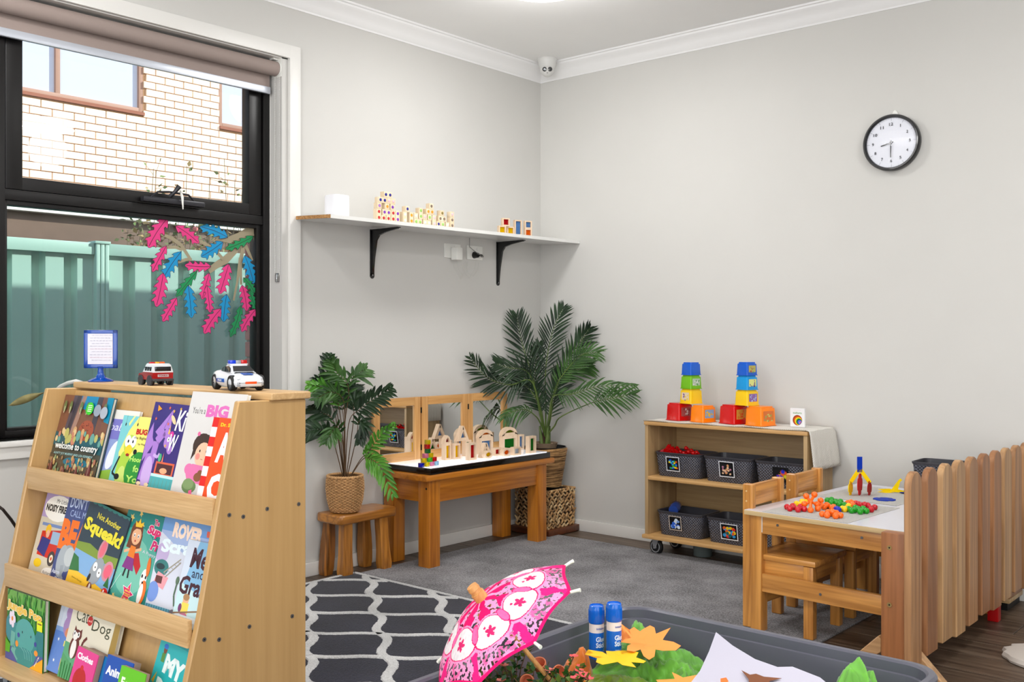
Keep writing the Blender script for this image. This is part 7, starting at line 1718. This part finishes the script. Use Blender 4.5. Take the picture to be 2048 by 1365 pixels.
# ================================================================== grey play tub in the foreground
M_tub = mat('tub_plastic', (.34, .34, .385), .30, noise=.04, nscale=8)
TX0, TX1, TY0, TY1, TR_, TH0 = 2.447, 3.152, -3.62, -2.672, .065, .502
tcx, tcy = (TX0 + TX1) / 2, (TY0 + TY1) / 2
tub = thing('play_tub', 'large grey plastic play tub full of craft things in the foreground', 'tub', (tcx, tcy, .2905))
def tubf(b):
    w, d = TX1 - TX0, TY1 - TY0; h = TH0 - .2905
    def ring(ins, z): return [(x, y, z) for x, y in rrect(w - 2 * ins, d - 2 * ins, max(.02, TR_ - ins * .6), 8)]
    rows = [ring(.050, 0), ring(.046, .002), ring(.014, h - .030), ring(.003, h - .022), ring(.0, h - .020), ring(0, h - .006), ring(.004, h), ring(.014, h), ring(.018, h - .004), ring(.019, h - .022), ring(.022, h - .024), ring(.056, .008)]
    b.grid(rows, M_tub, True, True, True)
one(tubf, 'tub_body', tub, ang=30)
stt = thing('tub_stand', 'plain low stand carrying the grey tub', 'stand', (tcx, tcy, 0))
bx('stand_top', stt, -.30, .30, -.42, .42, .265, .29, BIR(1), .004)
for x in (-.27, .27):
    for y in (-.39, .39): bx('leg', stt, x - .02, x + .02, y - .02, y + .02, 0, .265, BIR(2), .003)
CZ = .45   # level of the craft things heaped in the tub
def clot(name, col, alpha):
    m = bpy.data.materials.new(name); m.use_nodes = True; n = m.node_tree.nodes; l = m.node_tree.links; b = n['Principled BSDF']; b.inputs['Base Color'].default_value = (*lin(col), 1); b.inputs['Roughness'].default_value = .45; b.inputs['Alpha'].default_value = alpha; b.inputs['Sheen Weight'].default_value = .5
    b.inputs['Subsurface Weight'].default_value = 0; MATS[name] = m; return m
M_org = clot('organza_green', (.50, .84, .24), .50); M_oro = clot('organza_orange', (.96, .50, .03), .75)
import mathutils.noise as MN
def crumple(name, label, m, outline, seed, amp=.05, hts=None, group=None, z=CZ):
    """light cloth heaped up: outline corners on the plan, folds from layered noise"""
    C4 = [Vector(p) for p in outline]; K = 64; c = sum(C4, Vector((0, 0))) / 4; o0 = Vector((c.x, c.y, z - .02)); rows = []
    for i in range(K + 1):
        row = []
        for j in range(K + 1):
            u, v = i / K, j / K; p = (C4[0] * (1 - u) + C4[1] * u) * (1 - v) + (C4[3] * (1 - u) + C4[2] * u) * v
            e = min(u, 1 - u, v, 1 - v) * 4; e = min(1, e) ** .6
            nz = abs(MN.noise(Vector((p.x * 9 + seed, p.y * 9, seed)))) + .55 * abs(MN.noise(Vector((p.x * 26 + p.y * 14, p.y * 20 + seed, seed)))) + .34 * abs(MN.noise(Vector((p.x * 70, p.y * 55, seed))))
            zz = amp * (1 - nz * 1.5) * e
            if hts:
                for hx_, hy_, hr, hh in hts: zz += hh * math.exp(-((p.x - hx_) ** 2 + (p.y - hy_) ** 2) / hr ** 2) * (.8 + .4 * (.5 - nz))
            row.append((p.x - o0.x + .02 * MN.noise(Vector((p.x * 12, p.y * 12, seed + 5))), p.y - o0.y + .02 * MN.noise(Vector((p.x * 12, p.y * 12, seed + 9))), zz))
        rows.append(row)
    b = MB(); b.grid(rows, m); o = tag(b.build(name, ang=180), label, 'fabric', group); o.location = o0; return o
def t2(px, py, z=CZ): q = at(px, py, 2, z); return (q.x, q.y)
bd2 = tag(one(lambda b: b.box(-.30, .30, -.42, .42, 0, .12, mat('tub_filling', (.20, .34, .12), .9, noise=.3, nscale=20), .02), 'green_filling'), 'green filling under the craft things in the tub', 'filling'); bd2['kind'] = 'stuff'; bd2.location = (tcx, tcy, .300)
crumple('green_organza', 'sheer green organza heaped behind the glue sticks', M_org, [t2(1235, 1262), t2(1440, 1318), t2(1420, 1400), t2(1180, 1330)], 3, .045, [(*t2(1318, 1285), .05, .035), (*t2(1275, 1290), .04, .02)])
crumple('green_organza', 'sheer yellow green organza under the yellow paper leaf', clot('organza_lime', (.62, .76, .20), .55), [t2(1165, 1335), t2(1300, 1345), t2(1330, 1420), t2(1150, 1420)], 9, .03)
crumple('green_organza', 'small rounded heap of green organza at the right end of the tub', M_org, [t2(1660, 1372), t2(1760, 1385), t2(1770, 1450), t2(1640, 1430)], 14, .05, [(*t2(1712, 1392), .035, .055)])
crumple('green_organza', 'low fold of green organza behind the white paper', M_org, [t2(1530, 1345), t2(1605, 1362), t2(1600, 1400), t2(1500, 1380)], 20, .03)
crumple('orange_organza', 'sheer orange fabric crumpled left of the yellow leaf', M_oro, [t2(1110, 1330), t2(1180, 1318), t2(1190, 1400), t2(1080, 1420)], 6, .05, [(*t2(1160, 1335), .03, .03)])
# glue sticks
def glue(px, py, dep_, rz, label):
    base_ = far(px, py, dep_); t = thing('glue_stick', label, 'glue stick', base_, rz, 'glue sticks standing in the tub'); R = .0152; mb = mat('glue_blue', (.02, .40, .82), .25, coat=.4); mw = mat('glue_label', (.90, .87, .86), .4)
    one(lambda b: b.lathe([(0, 0), (R, 0), (R, .074), (0, .074)], mw, seg=36), 'tube', t)
    def cap(b):
        pr = []
        b.lathe([(R * 1.02, .072), (R * 1.06, .073), (R * 1.06, .100), (R * .97, .107), (R * .9, .108), (R * .9, .106), (0, .106)], mb, seg=36)
        for i in range(36): a = 2 * PI * i / 36; b.box(R * 1.03, R * 1.09, -.0004, .0004, .075, .099, mb, 0, M=Matrix.Rotation(a, 4, 'Z'))
    one(cap, 'cap', t)
    # wrapped label print
    d = Draw(.09, .074, vmat('label_print', .35), eps=.00006); d.rect(.0, .066, 0, .054, (.03, .40, .80)); d.rect(0, .09, 0, .008, (.04, .30, .68)); d.text('Glue', .033, .036, .020, .0105, (.93, .96, 1), .03); d.text('Stick', .033, .024, .021, .0105, (.93, .96, 1), .03)
    d.text('Washable, non toxic', .034, .015, .021, .0028, (.85, .92, 1)); d.text('fast drying', .036, .011, .014, .0028, (.85, .92, 1)); d.text('initiative', .034, .061, .018, .004, (.15, .35, .7), .02)
    bm = d.b.bm; bmesh.ops.subdivide_edges(bm, edges=[e for e in bm.edges if abs(e.verts[0].co.x - e.verts[1].co.x) > .004], cuts=14, use_grid_fill=True)
    for v in bm.verts:
        a = v.co.x / R; rr_ = R + .0002 - v.co.y; v.co.x, v.co.y = rr_ * math.sin(a - 2.6), -rr_ * math.cos(a - 2.6)
    o = d.b.build('label_print', t, smooth=False)
glue(1193, 1316, 2.06, YAW + .28, 'blue and white glue stick, left one and a little lower'); glue(1228, 1313, 2.03, YAW + .42, 'blue and white glue stick, right one standing taller')
# paper leaves
def paper(name, label, pts, z, col, fold=None, tilt=0., cat='paper leaf', stem=None):
    P = [at(x, y, 2, z) for x, y in pts]; c = sum(P, Vector()) / len(P); b = MB(); m = mat('paper_' + name, col, .7); b.prism([(p.x - c.x, p.y - c.y) for p in P], -.0003, .0003, m, 'xy')
    bmesh.ops.triangulate(b.bm, faces=[f for f in b.bm.faces if len(f.verts) > 4]); bmesh.ops.subdivide_edges(b.bm, edges=list(b.bm.edges), cuts=1)
    for v in b.bm.verts: v.co.z += (fold or 0) * abs(v.co.x * .7 + v.co.y * .7) + tilt * v.co.y
    o = tag(b.build(name, smooth=False), label, cat); o.location = c + Vector((0, 0, .006)); return o
OL = [(1244, 1258), (1262, 1278), (1259, 1268), (1268, 1261), (1280, 1270), (1287, 1266), (1300, 1261), (1309, 1266), (1312, 1278), (1341, 1270), (1330, 1284), (1325, 1291), (1347, 1297), (1362, 1306), (1352, 1313), (1326, 1311), (1311, 1307), (1309, 1320), (1298, 1329), (1287, 1322), (1281, 1308), (1268, 1315), (1254, 1314), (1255, 1304), (1263, 1298), (1242, 1297), (1250, 1290), (1262, 1286), (1256, 1278), (1240, 1261)]
paper('orange_paper_leaf', 'large orange paper leaf lying on the green organza', OL, .487, (1., .60, .26), .12)
YL = [(1176, 1311), (1205, 1313), (1214, 1318), (1212, 1310), (1240, 1310), (1244, 1318), (1262, 1312), (1277, 1317), (1272, 1326), (1292, 1335), (1287, 1338), (1262, 1334), (1272, 1345), (1245, 1338), (1235, 1331), (1205, 1340), (1192, 1336), (1194, 1328), (1208, 1324), (1170, 1322), (1188, 1318)]
paper('yellow_paper_leaf', 'yellow paper leaf in front of the glue sticks', YL, .484, (1., .78, .05), .10)
paper('orange_paper_leaf', 'orange paper leaf cut by the bottom edge beside the white sheet', [(1344, 1352), (1356, 1358), (1366, 1364), (1400, 1361), (1392, 1380), (1370, 1395), (1330, 1392), (1312, 1372), (1350, 1366)], .470, (.98, .52, .18), .1)
WPp = [(1372, 1372), (1400, 1345), (1418, 1315), (1432, 1285), (1465, 1308), (1510, 1332), (1555, 1347), (1585, 1348), (1640, 1368), (1700, 1410), (1600, 1440), (1430, 1430)]
wp = paper('white_sheet', 'white curling paper sheet with a brown tree cut-out', WPp, .482, (.74, .73, .79), .0, .10, cat='paper')
bt2 = [(1483, 1343), (1500, 1352), (1512, 1350), (1528, 1356), (1563, 1359), (1540, 1364), (1525, 1380), (1500, 1380), (1497, 1360)]
P = [at(x, y, 2, .490) - wp.location for x, y in bt2]
one(lambda b: b.prism([(p.x, p.y) for p in P], .003, .0036, mat('brown_card', (.48, .27, .14), .7), 'xy'), 'tree_cutout', wp, smooth=False)
one(lambda b: b.prism([(p.x * .9, p.y) for p in [at(x, y, 2, .490) - wp.location for x, y in ((1438, 1360), (1450, 1358), (1456, 1366), (1440, 1372))]], .004, .0046, mat('orange_card', (.95, .45, .15), .7), 'xy'), 'orange_patch', wp, smooth=False)

# parasol
ax_ = (_r * -.60 + _u * .76 - _f * .14).normalized(); pc0 = far(1009, 1252, 1.80); PR, PH = .157, .066
par = thing('toy_parasol', 'small pink and white lace parasol leaning in the tub', 'parasol', pc0)
MP = ax_.to_track_quat('Z', 'Y').to_matrix().to_4x4() @ Matrix.Rotation(math.radians(8), 4, 'Z')
M_lace = vmat('lace_cloth', .8, spec=.15, bumpy=.2)
def canopy(b):
    NT, NR = 400, 104; G = 8; r = random.Random(2); V = []
    def pt(i, j):
        th = 2 * PI * i / NT; rho = .03 + .97 * j / NR; g = (th * G / (2 * PI)) % 1; sag = 1 - .085 * math.sin(PI * g) * rho ** 2
        R = PR * rho * sag; z = PH * (1 - rho ** 1.7) + .012 * math.sin(PI * g) * rho * .6
        return (R * math.cos(th), R * math.sin(th), z)
    HOT, PINK, PALE, WHITE = (.84, .05, .38), (.88, .38, .60), (.92, .56, .73), (.84, .81, .82)
    V = [[b.bm.verts.new(pt(i, j)) for i in range(NT)] for j in range(NR + 1)]
    for j in range(NR):
        for i in range(NT):
            th = 2 * PI * (i + .5) / NT; rho = .03 + .97 * (j + .5) / NR; gi = th * G / (2 * PI); g = (gi % 1) - .5; arc = g * (2 * PI / G) * rho / .5
            e = ((rho - .58) / .19) ** 2 + (g / .52) ** 2; e2 = ((rho - .50) / .12) ** 2 + ((abs(g) - .5) / .13) ** 2
            nz = MN.noise(Vector((math.cos(th) * rho * 9, math.sin(th) * rho * 9, 1.3))); n2 = MN.noise(Vector((math.cos(th) * rho * 26, math.sin(th) * rho * 26, 4.1)))
            c = PALE if nz > -.05 else PINK; hole = False
            dx, dz = g * .8 * rho, rho - .60; dd = math.hypot(dx, dz); an = math.atan2(dz, dx)
            if rho > .962: c = HOT
            elif e2 < 1: c = PINK if e2 < .7 else HOT
            elif e < 1:
                c = WHITE
                if e > .88: c = HOT
                elif dd < .075 * (.45 + .55 * abs(math.cos(an * 2.5))): c = (.80, .15, .40)
                elif math.hypot(dx + .06, dz + .08) < .028 * (.4 + .6 * abs(math.cos(an * 2))): c = (.80, .15, .40)
            elif e < 1.22: c = (.93, .55, .72)
            elif e2 < 1: c = PINK if e2 < .7 else HOT
            elif rho < .40: c = HOT if abs(g) < .28 * (1.2 - rho) + nz * .3 else PALE; hole = n2 > .20 and rho > .2 and c != HOT
            else:
                if abs(g) > .40 + nz * .14: c = (.86, .12, .46)
                hole = n2 > .13 and c != (.86, .12, .46)
            if hole: continue
            k = 1 + .12 * n2; b.face([V[j][i], V[j][(i + 1) % NT], V[j + 1][(i + 1) % NT], V[j + 1][i]], M_lace, (*[min(1, q * k) for q in lin(c)], 1))
    bmesh.ops.transform(b.bm, matrix=MP, verts=list(b.bm.verts))
o = one(canopy, 'lace_canopy', par, ang=180, recalc=False)
M_pw = wood('parasol_wood', (.72, .48, .25), (.88, .66, .40), 2, 3, .5, .4, .1)
def on_ax(z): return MP @ Vector((0, 0, z))
one(lambda b: b.tube([on_ax(PH + .004), on_ax(-.20)], .0042, M_pw, 10), 'stick', par)
one(lambda b: b.tube([on_ax(z) for z in (PH - .008, PH + .002, PH + .014, PH + .0145, PH + .021, PH + .0215, PH + .030, PH + .031)], [.013, .0125, .0125, .0105, .0105, .0115, .010, .006], M_pw, 20), 'ferrule', par)
for k in range(8):
    a = 2 * PI * k / 8; d0 = Vector((math.cos(a), math.sin(a), 0))
    rb3 = one(lambda b: b.tube([MP @ (d0 * (PR * q) + Vector((0, 0, PH * (1 - q ** 1.7) - .0025))) for q in (.04, .3, .55, .8, 1.0)], .0013, M_pw, 6), 'rib', par)
    one(lambda b: b.tube([MP @ (d0 * PR * .985 + Vector((0, 0, -.0005))), MP @ (d0 * (PR + .010) + Vector((0, 0, -.003))), MP @ (d0 * (PR + .016) + Vector((0, 0, -.005)))], [.0028, .0030, .0036], mat('tip_white', (.88, .88, .84), .5), 9), 'rib_tip', rb3)
# small plants, pots
def sprig(px, py, dep_, label, n, flower=None, seed=0):
    base_ = far(px, py, dep_); base_.z = CZ - .03; t = thing('artificial_sprig', label, 'plant', base_, 0, 'artificial sprigs in the tub'); r = random.Random(seed); b = MB(); lf = MB(); tz = far(px, py, dep_).z - base_.z
    for k in range(n):
        a = r.uniform(0, 6.3); L = r.uniform(.03, .065); tip = Vector((math.cos(a) * L, math.sin(a) * L, max(.02, tz) + r.uniform(-.01, .015))); mid = tip * .5 + Vector((0, 0, .02)); b.tube([(0, 0, 0), mid, tip], .0012, LBR, 5)
        for q in range(9):
            f = .3 + .7 * q / 8; p = mid.lerp(tip, f * 2 - 1) if f > .5 else mid * (f * 2); d = Vector((r.uniform(-1, 1), r.uniform(-1, 1), r.uniform(-.1, .8))).normalized(); s_ = d.orthogonal().normalized(); l_ = r.uniform(.010, .018); c = r.choice([(.10, .26, .10), (.16, .34, .12), (.32, .40, .12)])
            lf.poly([p, p + d * l_ * .5 + s_ * l_ * .3, p + d * l_, p + d * l_ * .5 - s_ * l_ * .3], vmat('sprig_leaf', .45), (*lin(c), 1))
        if flower and k % 2 == 0:
            for q in range(6):
                an = q * PI / 3; u_ = Vector((math.cos(an), math.sin(an), .25)) * .010; v_ = Vector((-math.sin(an), math.cos(an), 0)) * .005; lf.poly([tip, tip + u_ * .6 + v_, tip + u_, tip + u_ * .6 - v_], vmat('sprig_leaf', .45), (*lin(flower), 1))
    b.build('stems', t); o = lf.build('leaves', t, smooth=False)
for i, (x, y, dp, lb, n, fl_) in enumerate(((1028, 1322, 1.86, 'dark green sprig beneath the parasol stick', 9, None), (1000, 1350, 1.84, 'green sprig at the left end under the parasol', 9, None), (1115, 1340, 1.84, 'green sprig with coral flowers beside the orange fabric', 9, (.90, .30, .30)), (1065, 1358, 1.80, 'green sprig with pinkish flowers at the bottom edge', 9, (.92, .45, .40)), (1135, 1360, 1.78, 'coral flowered sprig cut by the bottom edge', 9, (.92, .32, .35)))): sprig(x, y, dp, lb, n, fl_, i)
def tpot(px, py, dep_, label, tl):
    t = thing('tiny_terracotta_pot', label, 'pot', far(px, py, dep_)); t.rotation_euler = tl
    one(lambda b: b.lathe([(0, 0), (.009, 0), (.012, .014), (.0135, .014), (.0135, .020), (.0115, .020), (.008, .004), (0, .004)], mat('terracotta', (.84, .48, .34), .7), seg=24), 'pot_body', t)
tpot(1080, 1340, 1.88, 'tiny terracotta pot right of the parasol stick', (.5, .3, 0)); tpot(1058, 1365, 1.84, 'tiny terracotta pot lying low under the parasol stick', (1.2, .2, .4)); tpot(1110, 1352, 1.90, 'tiny terracotta pot behind the coral flowers', (.2, .9, 0))
